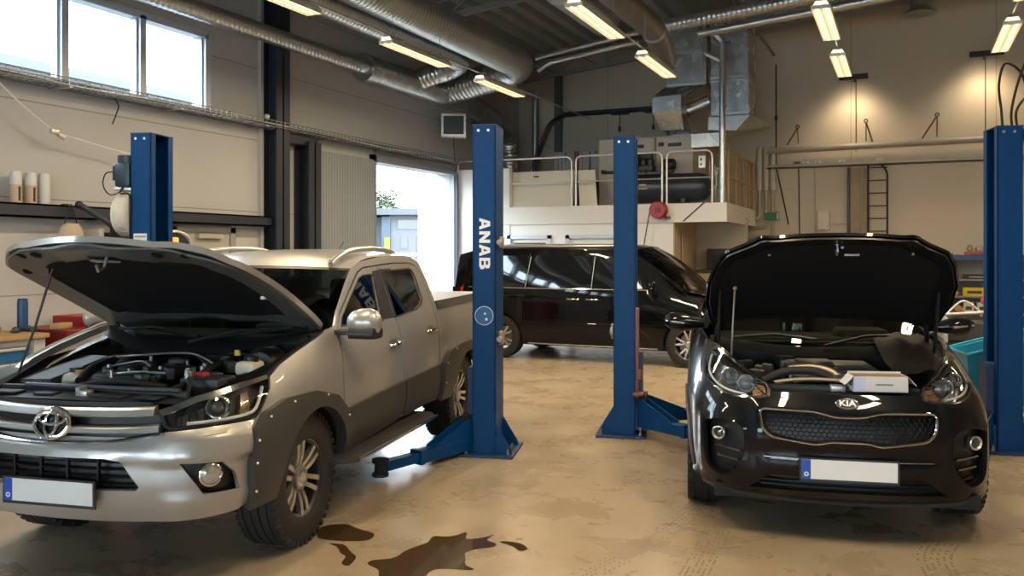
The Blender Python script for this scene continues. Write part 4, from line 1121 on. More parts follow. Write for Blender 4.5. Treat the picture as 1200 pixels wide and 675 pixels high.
m = MB(); p1 = bn(.50,-.50,-.05); m.tube([(.50,-.69,.98), Vector((.50,-.69,.98)).lerp(p1,.5)+Vector((.01,.02,0)), p1], .007, 8); m.build('prop_rod', M_BLACK, HIL)
m = MB(); m.box(bn(.05,.62,-.06), (.05,.03,.02), None, .004); m.build('care_sticker', M_PLATE, hood)
# ------------------------------------------------------------------ dark crossover: skin
KX = Body([(.91,0),(.90,.25),(.865,.48),(.80,.64),(.69,.77),(.52,.86),(.30,.905),(0,.925),(-.5,.925),(-1.5,.925),(-2.6,.92),(-3.2,.88),(-3.5,.78)],
          Tab2([0,.5,.8,1.1,1.5,2.2,4.,5.], [.20,.30,.42,.55,.65,.75,.85,.93,1.02,1.12,1.25,1.45,1.60], [
    [-.14,-.13,-.10,-.08,-.08,-.10,-.10,-.12],
    [-.045,-.04,-.03,-.03,-.04,-.06,-.06,-.08],
    [.0,.0,.0,-.005,-.01,-.03,-.03,-.03],
    [.0,.0,.0,0,0,-.01,-.01,-.01],
    [-.005,-.005,.0,0,.0,0,0,0],
    [-.025,-.03,-.02,-.01,0,0,0,0],
    [-.07,-.08,-.08,-.05,-.015,-.002,-.002,-.002],
    [-.13,-.15,-.16,-.11,-.045,-.015,-.012,-.02],
    [-.24,-.26,-.27,-.20,-.10,-.045,-.035,-.05],
    [-.34,-.36,-.37,-.30,-.18,-.085,-.07,-.09],
    [-.44,-.46,-.47,-.40,-.26,-.155,-.14,-.16],
    [-.55,-.56,-.57,-.5,-.38,-.26,-.25,-.27],
    [-.6,-.6,-.6,-.6,-.48,-.36,-.35,-.37]]))
M_KPAINT = mat('black_pearl_paint', (.004,.0045,.006), .30, 0., spec=.05, coat=.6, coat_rough=.02)
M_KGLASS = glass_mat('crossover_glass', (.10,.12,.11))
M_KWS = glass_mat('crossover_windscreen', (.42,.46,.38))
KIA = car_empty('crossover_car', 2.138, 5.91, 12.0, 'black crossover car facing the camera, bonnet raised, white box on its front')
kT = KX.t_of_x
mirror_loop = lambda L: [(-a, b) for a, b in reversed(L)]
KGR = [(.497,.772), (.470,.786), (.19,.784), (.07,.757), (-.07,.757), (-.19,.784), (-.470,.786), (-.497,.772), (-.478,.680), (-.43,.630), (-.17,.597), (-.11,.617), (.11,.617), (.17,.597), (.43,.630), (.478,.680)]
KHL = [(.447,.850), (.446,.882), (.482,.920), (.615,.962), (.90,1.008), (1.11,1.050), (1.33,1.080), (1.40,1.068), (1.36,1.00), (1.18,.915), (.985,.878), (.856,.850), (.69,.829), (.50,.838)]
KFOG = rounded([(.885,.672), (.74,.700), (.61,.688), (.575,.60), (.60,.44), (.72,.345), (.83,.375), (.875,.45)], .05, 3)
KINT = [(.56,.312), (.43,.402), (-.43,.402), (-.56,.312)]
tfw = kT(0.); arK = [(tfw+.375*math.cos(a), .35+.375*math.sin(a)) for a in [-.25 + (PI+.5)*i/21 for i in range(22)]]
KTOP = [(.40,.876), (.442,.872), (.455,.905), (.49,.930), (.615,.970), (.90,1.018), (1.11,1.060), (1.34,1.092), (1.60,1.108), (2.0,1.125), (2.19,1.135)]
KSK = [(0,.878)] + KTOP + [(2.2,.9), (2.16,.6), (2.17,.25)] + [p for p in arK if p[1] > .27] + [(1.10,.30), (.98,.295), (.53,.282), (.25,.272), (0,.270)]
half = KSK[1:-1]
KFULL = half + [(-a, b) for a, b in reversed(half)]
def kx(t, z):
    a = abs(t)
    ch = .022*(1-sm(a, .50, .60))*sm(z, .54, .60)*(1-sm(z, .80, .86))     # grille surround stands proud
    lip = .028*(1-sm(z, .300, .335)); mid = .012*(1-sm(a, .46, .52))*sm(z, .41, .43)*(1-sm(z, .50, .52))
    fold = .018*sm(a, .56, .62)*(1-sm(a, .90, 1.0))*sm(z, .30, .36)*(1-sm(z,.70,.74))
    return ch + lip + mid + fold
m = MB(); m.panel(KFULL, [KGR, KHL, mirror_loop(KHL), KFOG, mirror_loop(KFOG), KINT], lambda t, z: KX(t, z, kx(t, z)), .04, .03)
kb = m.build('front_bumper', M_KPAINT, KIA, angle=45)
m = MB(); m.panel([(-.60,.29), (.60,.29), (.55,.42), (-.55,.42)], [], KX, .08, .01, -.08); it = m.build('lower_intake', M_GRILLE, kb)
m = MB()
for k in range(3):
    z = .325+.028*k; P = [KX(-.5+.05*i, z, -.05) for i in range(21)]; m.tube(P, .006, 6)
m.build('grille_slats', M_EPLAST, it)
m = MB(); m.panel([(.95,.30), (.53,.282), (.25,.272), (-.25,.272), (-.53,.282), (-.95,.30), (-.95,.275), (-.53,.258), (0,.248), (.53,.258), (.95,.275)], [], KX, .05, .05, .03); m.build('lower_lip', mat('grey_lip', (.025,.025,.026), .45), kb)
m = MB(); P = [KX(t_, .507, kx(t_,.507)+.004) for t_ in [-.47+.0495*i for i in range(20)]]; m.tube(P, .003, 6); m.build('bumper_seam', M_SATIN, kb)
# grille
m = MB(); m.panel([(a*1.03, .70+(b-.70)*1.05) for a, b in KGR], [], KX, .06, .01, -.05); kg = m.build('grille', M_GRILLE, KIA)
m = MB(); cl = spl([(a, b) for a, b in rounded(KGR, .03, 3)], 1, True); m.tube([KX(a, b, .026) for a, b in resample(rounded(KGR, .03, 3), .02)], .0075, 8, closed=True); m.build('chrome_frame', M_CHROME, kg)
m = MB(); hw = .030
for r in range(9):
    for c in range(-18, 19):
        ct, cz = c*hw*1.75*.62 + (.5*hw*1.75*.62 if r % 2 else 0), .60+.0235*r
        if inside((ct, cz), [KGR]):
            P = [KX(ct+.017*math.cos(PI/6+PI/3*i), cz+.0145*math.sin(PI/6+PI/3*i), -.012) for i in range(6)]
            m.tube(P, .0026, 4, closed=True)
m.build('grille_mesh', mat('grille_gloss_black', (.005,.005,.005), .45, spec=.25), kg)
# badge
al = math.radians(32); c = KX(0, .832, .026)
Rb = Matrix(((0,-math.sin(al),math.cos(al)), (1,0,0), (0,math.cos(al),math.sin(al)))).to_4x4()
Mb = Matrix.Translation(c) @ Rb
m = MB(); m.tube([Mb @ Vector((.063*math.cos(2*PI*i/36), .031*math.sin(2*PI*i/36), .003)) for i in range(36)], .0042, 8, closed=True); kbdg = m.build('badge_oval', M_CHROME, kb)
m = MB(); m.prism(ell(0, 0, .062, .030, 30), lambda u, v, h: tuple(Mb @ Vector((u, v, h))), -.006, .002); m.build('badge_back', M_GRILLE, kb)
text_mesh('badge_letters', 'KIA', .050, Mb @ Matrix.Translation((0, 0, .0055)) @ Matrix.Scale(1.2, 4, (1,0,0)), M_LETTER, kbdg, .0015, .0012)
plate(kb, lambda u, v, o: (.935+o, u, .458+v))
for s in (1, -1):
    q = lambda L: [(s*a, b) for a, b in (L if s > 0 else list(reversed(L)))]
    # headlights: two round units and an orange corner
    m = MB(); m.panel(q([(.47,.85),(.48,.91),(.62,.945),(.9,.99),(1.11,1.03),(1.30,1.06),(1.33,1.0),(1.15,.92),(.97,.885),(.85,.86),(.69,.84)]), [], KX, .05, .01, -.075); h = m.build('headlight', M_HOUS, KIA)
    cc = (.85,.94); inn = [(cc[0]+(a-cc[0])*.95, cc[1]+(b-cc[1])*.90) for a, b in KHL]
    m = MB(); m.panel(q(KHL), [q(inn)], KX, .04, .07, -.002); m.build('headlight_bezel', M_CHROME, h)
    m = MB(); m.panel(q(KHL), [], KX, .05, .003, .004); m.build('headlight_lens', M_LENS, h)
    for t0, z0, r in ((.885,.934,.052), (.655,.905,.060)):
        N = (Vector((1.0, s*.10, .12))).normalized(); Rm = N.to_track_quat('Z', 'Y').to_matrix(); c3 = KX(s*t0, z0, -.022)
        m = MB(); m.lathe([(r*1.0,-.03), (r*1.10,.012), (r*.98,.024), (r*.76,.006), (r*.70,-.014)], c3, 'Z', 32, R=Rm); m.build('projector_ring', M_CHROME, h)
        m = MB(); m.lathe([(r*.74,-.014), (r*.62,-.006), (r*.3,.0), (0,.002)], c3, 'Z', 28, R=Rm); m.build('projector_lens', mat('crossover_projector', (.20,.20,.20), .12, .6, coat=1.), h)
    m = MB(); m.panel(q(rounded([(.57,.845),(.495,.852),(.478,.885),(.50,.918),(.56,.928),(.585,.885)], .02, 3)), [], KX, .025, .025, -.03); m.build('turn_signal', mat('orange_reflector', (.60,.30,.16), .25, .6), h)
    m = MB()
    for k in range(5): m.tube([KX(s*.495, .862+.013*k, -.02), KX(s*.575, .862+.013*k, -.02)], .0022, 6)
    m.build('signal_ribs', M_CHROME, h)
    m = MB(); m.tube([KX(s*a, b, -.02) for a, b in spl([(.62,.846),(.85,.866),(1.0,.893),(1.2,.945),(1.34,1.02)], 6, False)], .007, 8); m.build('light_guide', mat('frosted_guide', (.75,.76,.78), .3), h)
    # fog lamp panel
    m = MB(); m.panel(q([(.90,.70),(.57,.72),(.55,.42),(.70,.33),(.90,.36)]), [], KX, .05, .01, -.045); f = m.build('fog_lamp_recess', M_GRILLE, kb)
    c3 = KX(s*.765, .606, .0); N = Vector((1, s*.45, 0)).normalized(); Rm = N.to_track_quat('Z', 'Y').to_matrix()
    m = MB(); m.lathe([(.036,-.03), (.042,.006), (.036,.010), (.029,.0)], c3, 'Z', 28, R=Rm); m.build('fog_lamp_ring', M_SATIN, f)
    m = MB(); m.lathe([(.030,.0), (.015,.004), (0,.006)], c3, 'Z', 24, R=Rm); m.build('fog_lamp', mat('dark_lamp_glass', (.05,.055,.055), .08, .3, coat=1.), f)
    for z_, t1, t2 in ((.520,.615,.80), (.462,.63,.78), (.405,.66,.75)):
        m = MB(); m.panel(q([(t1,z_-.006), (t2,z_+.004), (t2-.01,z_+.014), (t1,z_+.004)]), [], KX, .04, .03, .0); m.build('bumper_fin', M_KPAINT if z_ < .41 else mat('fin_chrome_dark', (.25,.25,.26), .18, 1.), f)
    m = MB(); m.tube([KX(s*a, b, .006) for a, b in resample(KFOG, .03)], .004, 6, closed=True); m.build('recess_edge', M_KPAINT, f)
# sides (low priority, seen from a step aside only): doors, glass, roof
kD = [(2.21,.30), (2.20,.9), (2.21,1.135), (2.42,1.245), (2.72,1.40), (3.0,1.505), (3.4,1.555), (4.2,1.54), (4.75,1.48), (5.05,1.36), (5.1,1.1), (5.15,.75), (5.15,.35)]
arR = [(kT(-2.67)+.375*math.cos(a), .35+.375*math.sin(a)) for a in [-.1 + (PI+.2)*i/17 for i in range(18)]]
kW = [(2.36,1.15), (3.6,1.175), (4.6,1.21), (4.85,1.25), (4.6,1.43), (4.1,1.49), (3.4,1.495), (3.02,1.45), (2.72,1.345)]
ks = sidepair('body_side', kD + arR[::1], [kW], M_KPAINT, KIA, .10, .02, 0., KX)
lids(ks, 'window', kW, [], M_KGLASS, body=KX, res=.12, off=-.008, thick=.004)
kfl = sidepair('arch_trim', [(tfw+.44*math.cos(a), .35+.44*math.sin(a)) for a in [-.05+(PI+.1)*i/20 for i in range(21)]] + [(tfw+.365*math.cos(a), .35+.365*math.sin(a)) for a in [PI+.05-(PI+.1)*i/20 for i in range(21)]], [], M_PLAST, KIA, .05, .05, .012, KX)
def kroof(w, v):
    t = 2.98+2.05*w; e = KX(t, Tab([0,.25,.6,.85,1.],[1.50,1.56,1.55,1.49,1.36])(w)); k = 1-abs(v)**2.2
    return Vector((e.x+k*.06*(1-2.2*w), e.y*v, e.z + k*.075))
m = MB(); m.grid(kroof, 14, 14, 0, 1, -1, 1); m.build('roof', M_KPAINT, KIA, angle=60, recalc=True)
def kws(w, v):
    b = Vector((-.48+.24*(1-v*v), .76*v, 1.09-.05*(1-v*v))); tp = kroof(.004, v*.98); p = b.lerp(tp, w); k = math.sin(PI*w)
    return Vector((p.x+.03*k, p.y, p.z+.03*k))
m = MB(); m.grid(kws, 12, 16, 0, 1, -1, 1); m.build('windscreen', M_KWS, KIA, angle=60)
m = MB(); m.grid(lambda u, v: kroof(1., v).lerp(Vector((-3.5+.1*abs(v), .80*v, .95)), u), 5, 8, 0, .55, -1, 1); m.build('rear_window', M_KGLASS, KIA)
m = MB(); m.grid(lambda u, v: kroof(1., v).lerp(Vector((-3.5+.1*abs(v), .80*v, .95)), u), 3, 8, .55, 1, -1, 1); m.grid(lambda u, v: Vector((-3.5+.12*abs(v)+.05*u, .82*v, .95-.6*u)), 3, 8, 0, 1, -1, 1); m.build('tailgate', M_KPAINT, KIA, recalc=True)
for s in (1, -1):
    m = MB(); m.prism([(2.19,1.13),(2.21,1.135),(3.02,1.50),(2.97,1.525)], lambda u, v, h: tuple((lambda p: (p.x, s*p.y*h, p.z))(KX(u, v))), .93, 1.0); m.build('pillar', M_KPAINT, KIA, recalc=True)
for xw in (0., -2.67):
    for s in (1, -1):
        wheel(KIA, xw, s*.80, s, .345, .235, .236, 'five', .2)
        m = MB(); n = 16; vs = [(xw+.385*math.cos(PI*i/n), s*yy, .345+.385*math.sin(PI*i/n)) for yy in (.87,.5) for i in range(n+1)]
        m.add(vs, [(i, i+1, n+2+i, n+1+i) for i in range(n)] + [tuple(range(n+1, 2*n+2))]); m.build('wheel_liner', M_UNDER, KIA)
m = MB(); m.bx(.75,-3.3,-.75,.75,.22,.30); m.bx(.70,-.4,-.62,.62,.3,.36); m.build('underbody', M_UNDER, KIA, smooth=False)
for s in (1, -1):
    m = MB(); prof = [(.80,.03,.03),(.90,.055,.05),(.98,.075,.070),(1.06,.07,.066),(1.10,.03,.03)]; n = 14; vs = []
    for y, rx, rz in prof: vs += [(-.60+rx*math.cos(2*PI*i/n), s*y, 1.175+(y-.9)*.06+rz*math.sin(2*PI*i/n)) for i in range(n)]
    m.add(vs, [(k*n+i, k*n+(i+1) % n, (k+1)*n+(i+1) % n, (k+1)*n+i) for k in range(len(prof)-1) for i in range(n)] + [tuple(range(n)), tuple(range((len(prof)-1)*n, len(prof)*n))])
    mr = m.build('mirror', M_KPAINT, KIA, recalc=True)
    m = MB(); m.tube([(-.525,s*.95,1.175),(-.535,s*1.04,1.185),(-.56,s*1.09,1.19)], .008, 6); m.build('mirror_indicator', M_SATIN, mr)
# engine bay
m = MB(); m.bx(.70,-.48,-.68,.68,.45,.48); m.bx(-.44,-.50,-.78,.78,.45,1.06)
for s in (1, -1): m.add([(.80,s*.55,.45), (-.48,s*.66,.45), (-.48,s*.76,1.11), (.05,s*.76,1.08), (.45,s*.70,1.0), (.72,s*.50,.90), (.80,s*.45,.86)], [(0,1,2,3,4,5,6)])
m.build('engine_bay', M_PIT, KIA, smooth=False)
m = MB(); m.grid(lambda u, v: Vector((.80-.22*u-.10*v*v, .50*v, .862+.012*u)), 4, 14, 0, 1, -1, 1); m.box((.62,0,.875),(.05,.9,.05),None,.01); sl = m.build('slam_panel', M_EPLAST, KIA)
m = MB(); m.box((.66,-.02,.89),(.06,.09,.04),None,.008); m.build('bonnet_latch', M_EALU, sl)
m = MB(); m.box((.20,.0,.93),(.52,.56,.10),None,.04); m.box((.22,-.1,.985),(.30,.22,.03),None,.012); m.build('engine_cover', M_EPLAST, KIA)
m = MB(); m.tube(spl([(.52,-.45,.90),(.50,-.30,.965),(.50,-.12,.965),(.52,.0,.91)],8,False), .026, 10); m.build('intake_hose', M_RUBBER, KIA)
m = MB(); m.tube(spl([(.50,.02,.90),(.46,-.02,.96),(.42,-.14,.985),(.40,-.28,.97)],8,False), .020, 10); m.tube(spl([(.55,-.38,.90),(.56,-.2,.925),(.55,.1,.92)],8,False), .012, 8); m.build('charge_pipe', mat('heat_shield_alu', (.45,.36,.26), .4, .7, noise_amt=.3), KIA)
random.seed(5)
for k in range(12):
    m = MB(); m.box((random.uniform(-.2,.5), random.uniform(-.55,.1), .90+random.uniform(0,.05)), (random.uniform(.04,.12), random.uniform(.04,.12), .07), random.uniform(0,3), .012); m.build('engine_component', M_EGREY, KIA)
m = MB(); m.tube(spl([(.48,-.33,.92),(.45,-.25,.985),(.43,-.16,.93)],8,False), .008, 8)
for k in range(10): m.cyl((.45+random.uniform(-.08,.08), random.uniform(-.42,.05), .90), (.45, random.uniform(-.42,.05), .95), .008, n=8)
m.build('metal_fittings', M_EALU, KIA)
m = MB(); m.cyl((.30,.42,.92),(.30,.42,.985),.035,n=18); m.build('oil_filler_cap', mat('grey_cap', (.30,.30,.29), .4), KIA)
def kcowl(u, v):
    e = kws(0, v); return e + Vector((.20*(1-u), 0, -.05*(1-u)+.004+.012*math.sin(PI*u)))
m = MB(); m.grid(kcowl, 5, 16, 0, 1, -1, 1); m.build('cowl', mat('matt_cowl', (.004,.004,.004), .8, spec=.04), KIA, recalc=True)
for y0, y1 in ((-.60,-.02), (.02,.62)):
    a = kws(.0, y0/.76); b = kws(.05, y1/.76); m = MB(); m.tube([a+Vector((.06,0,.02)), a.lerp(b,.5)+Vector((.03,0,.05)), b+Vector((.015,0,.02))], .011, 8); m.build('wiper', M_BLACK, KIA)
m = MB(); m.bx(-.62,-1.1,-.70,.70,.85,1.08,.05); m.box((-.80,.36,1.09),(.25,.38,.10),None,.04); m.bx(-.5,-2.9,-.75,.75,.35,.42); m.build('dashboard', M_SEAT, KIA)
for xs, ys in ((-1.35,.37),(-1.35,-.37),(-2.2,.37),(-2.2,-.37)):
    m = MB(); m.box((xs,ys,.62),(.5,.5,.18),None,.06); m.box((xs-.27,ys,.92),(.14,.48,.6),Matrix.Rotation(-.22,3,'Y'),.06); m.box((xs-.36,ys,1.28),(.10,.26,.17),Matrix.Rotation(-.22,3,'Y'),.04); m.build('seat', M_SEAT, KIA)
# bonnet, raised 51 degrees
kPH = math.radians(44.5); kHL = Vector((0, 0, .105)); kHO = Vector((-.30, 0, 1.12))
def kbn(x, y, dz=0.):
    k = max(0., (x+.30)/1.07); f = min(1., abs(y)/.80)
    z = 1.12 - .02*k - .18*k**1.9 + .05*(1-f**2)*(1-.5*k) - .07*sm(f, .84, 1.0) + .014*sm(abs(y),.36,.46)*(1-sm(abs(y),.56,.68)) + dz
    d = Vector((x, y, z)) - kHO
    return kHO + kHL + Vector((d.x*math.cos(kPH)-d.z*math.sin(kPH), d.y, d.x*math.sin(kPH)+d.z*math.cos(kPH)))
kH = spl([(-.28,0),(-.30,.45),(-.33,.74)], 5, False)[:-1] + [(-.33,.745), (-.20,.775), (.02,.80), (.25,.79), (.42,.745), (.535,.68), (.60,.565), (.66,.50), (.69,.475)] + spl([(.705,.44),(.735,.22),(.742,0)], 5, False)[:-1]
kHo = kH + [(.742,0)] + [(x, -y) for x, y in reversed(kH)][:-1]
m = MB(); m.panel(kHo, [], kbn, .06, .02); kh = m.build('bonnet', M_KPAINT, KIA, angle=50)
sk = lambda kx_, ky_, cx=.2: [(cx+(x-cx)*kx_, y*ky_) for x, y in kHo]
m = MB(); m.panel(sk(.97,.97), [sk(.80,.84)], lambda x, y: kbn(x, y, -.032), .05, .012); m.build('bonnet_frame', mat('bonnet_black_paint', (.012,.012,.013), .30, .2), kh)
m = MB(); m.panel(sk(.83,.87), [], lambda x, y: kbn(x, y, -.028-.022*sm(1-max(abs(y)/.70, abs(x-.2)/.45), 0, .15)), .06, .015); m.build('bonnet_liner', M_LINER, kh)
m = MB(); m.tube([kbn(.66,0,-.03), kbn(.64,0,-.10), kbn(.60,0,-.10), kbn(.60,0,-.04)], .007, 8); m.build('striker', M_SATIN, kh)
for u, v in ((.55,-.40), (.55,.46), (.64,.03)):
    m = MB(); p = kbn(u, v, -.062); m.ball(p, .010, 10, 6); m.build('liner_clip', M_STEELTUBE, kh)
m = MB(); m.box(kbn(.555,.10,-.070), (.012,.09,.008), Matrix.Rotation(-kPH, 3, 'Y')); m.build('care_sticker', M_PLATE, kh)
m = MB(); p1 = kbn(.14,-.60,-.05); m.tube([(-.08,-.62,.97), p1], .0065, 8); pr_ = m.build('prop_rod', M_STEELTUBE, KIA)
m = MB(); m.cyl(p1+Vector((.01,0,-.03)), p1+Vector((0,0,.03)), .014, n=10); m.build('rod_clip', mat('yellow_clip', (.55,.42,.15), .5), pr_)
for s in (1, -1):
    m = MB(); m.tube([kbn(-.26,s*.70,-.03), (-.32,s*.72,1.06), (-.40,s*.72,1.0)], .016, 8); m.cyl((-.10,s*.71,1.0), kbn(.12,s*.70,-.05), .011, n=10); m.build('bonnet_hinge', M_EPLAST, kh)
# open cardboard box standing on the slam panel, dark fender cover over the wing
kx0 = KIA.location; krz = KIA.rotation_euler[2]
kw = lambda p: (kx0.x + p[0]*math.cos(krz)-p[1]*math.sin(krz), kx0.y + p[0]*math.sin(krz)+p[1]*math.cos(krz), p[2])
M_CARD = mat('brown_cardboard', (.42,.28,.16), .8); M_CARDW = mat('white_printed_card', (.62,.60,.60), .6, noise_amt=.05)
bxo = empty('cardboard_box', kw((.665,.205,.886)), krz + .08, 'open white cardboard box standing on the front of the black crossover', 'box')
W_, D_, H_, t_ = .155, .075, .092, .003
m = MB(); m.bx(-D_, D_, -W_, W_, 0, t_); m.bx(D_-t_, D_, -W_, W_, 0, H_); m.bx(-D_, -D_+t_, -W_, W_, 0, H_+.012); m.bx(-D_, D_, -W_, -W_+t_, 0, H_); m.bx(-D_, D_, W_-t_, W_, 0, H_); m.build('body', M_CARDW, bxo, smooth=False)
m = MB(); m.bx(-D_+t_, D_-t_, -W_+t_, W_-t_, t_, t_+.002); m.bx(-D_+t_, -D_+2*t_, -W_+t_, W_-t_, t_, H_); m.bx(-D_+t_, D_-t_, W_-2*t_, W_-t_, t_, H_); m.bx(-D_+t_, D_-t_, -W_+t_, -W_+2*t_, t_, H_); m.build('inside', M_CARD, bxo, smooth=False)
for s in (1, -1):
    m = MB(); a = Vector((0, s*W_, H_)); Rm = Matrix.Rotation(s*math.radians(-48), 3, 'X'); m.box(a + Rm @ Vector((0, s*.036, 0)), (2*D_-.008, .072, t_), Rm); m.build('flap', M_CARDW, bxo, smooth=False)
m = MB(); m.bx(D_, D_+.0008, -.03, .07, .038, .048); m.build('box_print', mat('print_grey', (.22,.20,.20), .7), bxo, smooth=False)
m = MB(); m.bx(D_, D_+.0006, -W_, -W_+.065, 0, H_); m.build('box_end_print', mat('print_blue', (.48,.55,.72), .6), bxo, smooth=False)
cov = MB()
def coverf(u, v):
    x = .50-.90*u; y = .36+.40*v
    z = .93+.17*u + .05*math.sin(PI*min(1, v*1.05)) + .012*math.sin(9*u+5*v)+.010*math.sin(17*v-6*u)
    return Vector((x, y, z))
cov.grid(coverf, 26, 20, 0, 1, 0, 1)
cov.build('wing_cover', mat('dark_brown_vinyl', (.009,.0075,.006), .75, spec=.15, noise_amt=.35, noise_scale=9., bump=.3, bump_scale=14.), KIA, angle=80)
# ------------------------------------------------------------------ black van
M_VPAINT = mat('black_van_paint', (.003,.003,.004), .3, 0., spec=.05, coat=.6, coat_rough=.02)
M_VGLASS = mat('dark_privacy_glass', (.006,.007,.008), .04, 0., spec=.6, coat=.5)
VAN = car_empty('van', 3.01, 13.61, -64.4, 'long black passenger van parked sideways in front of the white mezzanine wall')
VX = Body([(.86,0),(.85,.30),(.80,.58),(.70,.76),(.52,.88),(.28,.94),(0,.955),(-1.,.96),(-2.,.96),(-3.4,.95),(-3.85,.92),(-3.98,.84),(-4.04,.62),(-4.05,.3),(-4.05,0)],
          Tab2([0,.6,1.2,2.2,4.,5.2,6.2], [.20,.30,.45,.62,.75,.90,1.02,1.13,1.25,1.45,1.62,1.75,1.82], [
    [-.12,-.10,-.08,-.08,-.08,-.08,-.05],[-.03,-.03,-.03,-.04,-.04,-.04,.02],[0,0,0,-.008,-.008,-.008,.03],[0,0,0,0,0,0,.02],[-.03,-.03,-.01,0,0,0,0],[-.08,-.09,-.05,.004,.004,.004,0],
    [-.16,-.18,-.14,-.012,-.005,-.005,-.01],[-.3,-.3,-.26,-.03,-.025,-.025,-.02],[-.4,-.4,-.36,-.06,-.05,-.05,-.04],[-.5,-.5,-.46,-.115,-.105,-.105,-.09],[-.6,-.6,-.55,-.165,-.155,-.155,-.13],[-.7,-.7,-.64,-.215,-.205,-.205,-.18],[-.76,-.76,-.7,-.29,-.28,-.28,-.25]]))
vT = VX.t_of_x
def vside(name, outline_xz, holes, m_, parent=VAN, res=.10, thick=.02, off=0.):
    f = lambda L: [(vT(a) if a > -3.97 else a*0+VX.t[-1]-(a+4.05)*0-.9, b) for a, b in L]
    o = [sidepair(name, f(outline_xz), [f(h) for h in holes], m_, parent, res, thick, off, VX)]
    return o[0]
A_ = lambda x0, r, z0, lo: [(x0 - r*math.cos(a), z0 + r*math.sin(a)) for a in [math.asin((lo-z0)/r)+(PI-2*math.asin((lo-z0)/r))*i/19 for i in range(20)]]
# lower skin from the front wing to the rear quarter
LOW = [(.18,1.085), (-.10,1.14), (-1.0,1.135), (-3.6,1.135), (-3.9,1.135), (-3.9,.30), (-3.5,.26)] + [(x, z) for x, z in A_(-3.10,.39,.345,.27)] + [(-2.6,.24), (-.45,.24)] + [(x, z) for x, z in A_(0,.39,.345,.27)] + [(.42,.30), (.50,.55), (.42,.95)]
vs_ = vside('body_side', LOW, [], M_VPAINT)
UP = [(-.12,1.135), (-.95,1.715), (-1.1,1.755), (-3.3,1.775), (-3.62,1.755), (-3.80,1.60), (-3.9,1.135)]
v1 = [(-.60,1.165), (-.86,1.165), (-.87,1.53), (-.82,1.50)]
v2 = [(-.90,1.15), (-1.50,1.145), (-1.48,1.64), (-1.02,1.63), (-.92,1.56)]
v3 = [(-1.56,1.145), (-2.62,1.145), (-2.58,1.66), (-1.54,1.645)]; v4 = [(-2.68,1.145), (-3.60,1.15), (-3.55,1.60), (-3.48,1.655), (-2.64,1.66)]
vu = vside('window_frame', UP, [rounded(w, .03, 3) for w in (v1, v2, v3, v4)], M_VPAINT)
for w in (v1, v2, v3, v4):
    ff = lambda L: [(vT(a), b) for a, b in L]
    lids(vu, 'window', ff(rounded(w, .03, 3)), [], M_VGLASS, body=VX, res=.12, thick=.006, off=-.006)
tt = lambda x, z, o=.004: VX(vT(x), z, o)
def vline(name, pts, r, m_, par=VAN, o=.004):
    for s in (1, -1):
        m = MB(); m.tube([(p.x, s*p.y, p.z) for p in [tt(x, z, o) for x, z in pts]], r, 6); m.build(name, m_, par)
vline('belt_trim', [(-.55,1.142), (-1.0,1.138), (-2.0,1.137), (-3.0,1.137), (-3.7,1.142)], .009, M_CHROME)
vline('door_gap', [(-.88,1.13), (-.86,.9), (-.80,.6), (-.62,.45), (-.60,.27)], .005, M_GRILLE, o=.0); vline('door_gap', [(-1.53,1.70), (-1.54,1.13), (-1.55,.27)], .005, M_GRILLE, o=.0); vline('door_gap', [(-2.63,1.70), (-2.65,1.13), (-2.66,.7), (-2.70,.35)], .005, M_GRILLE, o=0.)
vline('window_pillar_trim', [(-2.61,1.64), (-2.66,1.15)], .008, M_SATIN, o=.006); vline('window_pillar_trim', [(-1.51,1.64), (-1.53,1.15)], .006, M_SATIN, o=.006)
vline('slide_rail', [(-2.66,1.02), (-3.6,1.02)], .008, M_GRILLE, o=.0)
vline('sill_trim', [(-.48,.255), (-2.62,.255)], .012, M_SATIN, o=.0); vline('side_crease', [(-.3,.62),(-1.5,.60),(-2.9,.62)], .006, M_VPAINT, o=.0)
for x0 in (-1.40, -1.72):
    for s in (1, -1):
        m = MB(); P = [tt(x0-.02*k, .98, .006+.03*math.sin(PI*k/10)) for k in range(11)]; m.tube([(p.x, s*p.y, p.z) for p in P], .012, 8); m.build('handle', M_CHROME, VAN)
# front and rear faces
def front_panel(nm, L, m_, off=0., res=.09, thick=.02, par=VAN):
    m = MB(); m.panel(L + [(-a, b) for a, b in reversed(L)], [], VX, res, thick, off); return m.build(nm, m_, par)
tw = vT(.42)
front_panel('front_bumper', [(0,.26), (.6,.26), (1.0,.28), (tw,.30), (vT(.50),.55), (1.05,.62), (.62,.60), (0,.60)][0:8], M_VPAINT)
front_panel('grille', [(0,.62), (.55,.62), (.58,.86), (.5,.90), (0,.92)], M_GRILLE, -.02)
for k in range(3):
    m = MB(); m.tube([VX(-.55+.055*i, .68+.075*k, .004) for i in range(21)], .012, 6); m.build('grille_bar', M_SATIN, VAN)
for s in (1, -1):
    q = lambda L: [(s*a, b) for a, b in (L if s > 0 else list(reversed(L)))]
    m = MB(); m.panel(q([(.62,.66), (.98,.66), (1.16,.74), (1.32,.93), (1.30,.97), (1.1,.93), (.62,.86)]), [], VX, .06, .03, .004); m.build('headlight', mat('headlight_glass_grey', (.35,.36,.37), .08, .6, coat=1., noise_amt=.5, noise_scale=20.), VAN)
    m = MB(); m.panel(q([(.58,.60), (1.05,.62), (vT(.50),.56), (vT(.42),.95), (1.33,1.0), (1.32,.93), (1.16,.73), (.98,.65), (.62,.65)]), [], VX, .08, .02, 0.); m.build('wing_front', M_VPAINT, VAN)
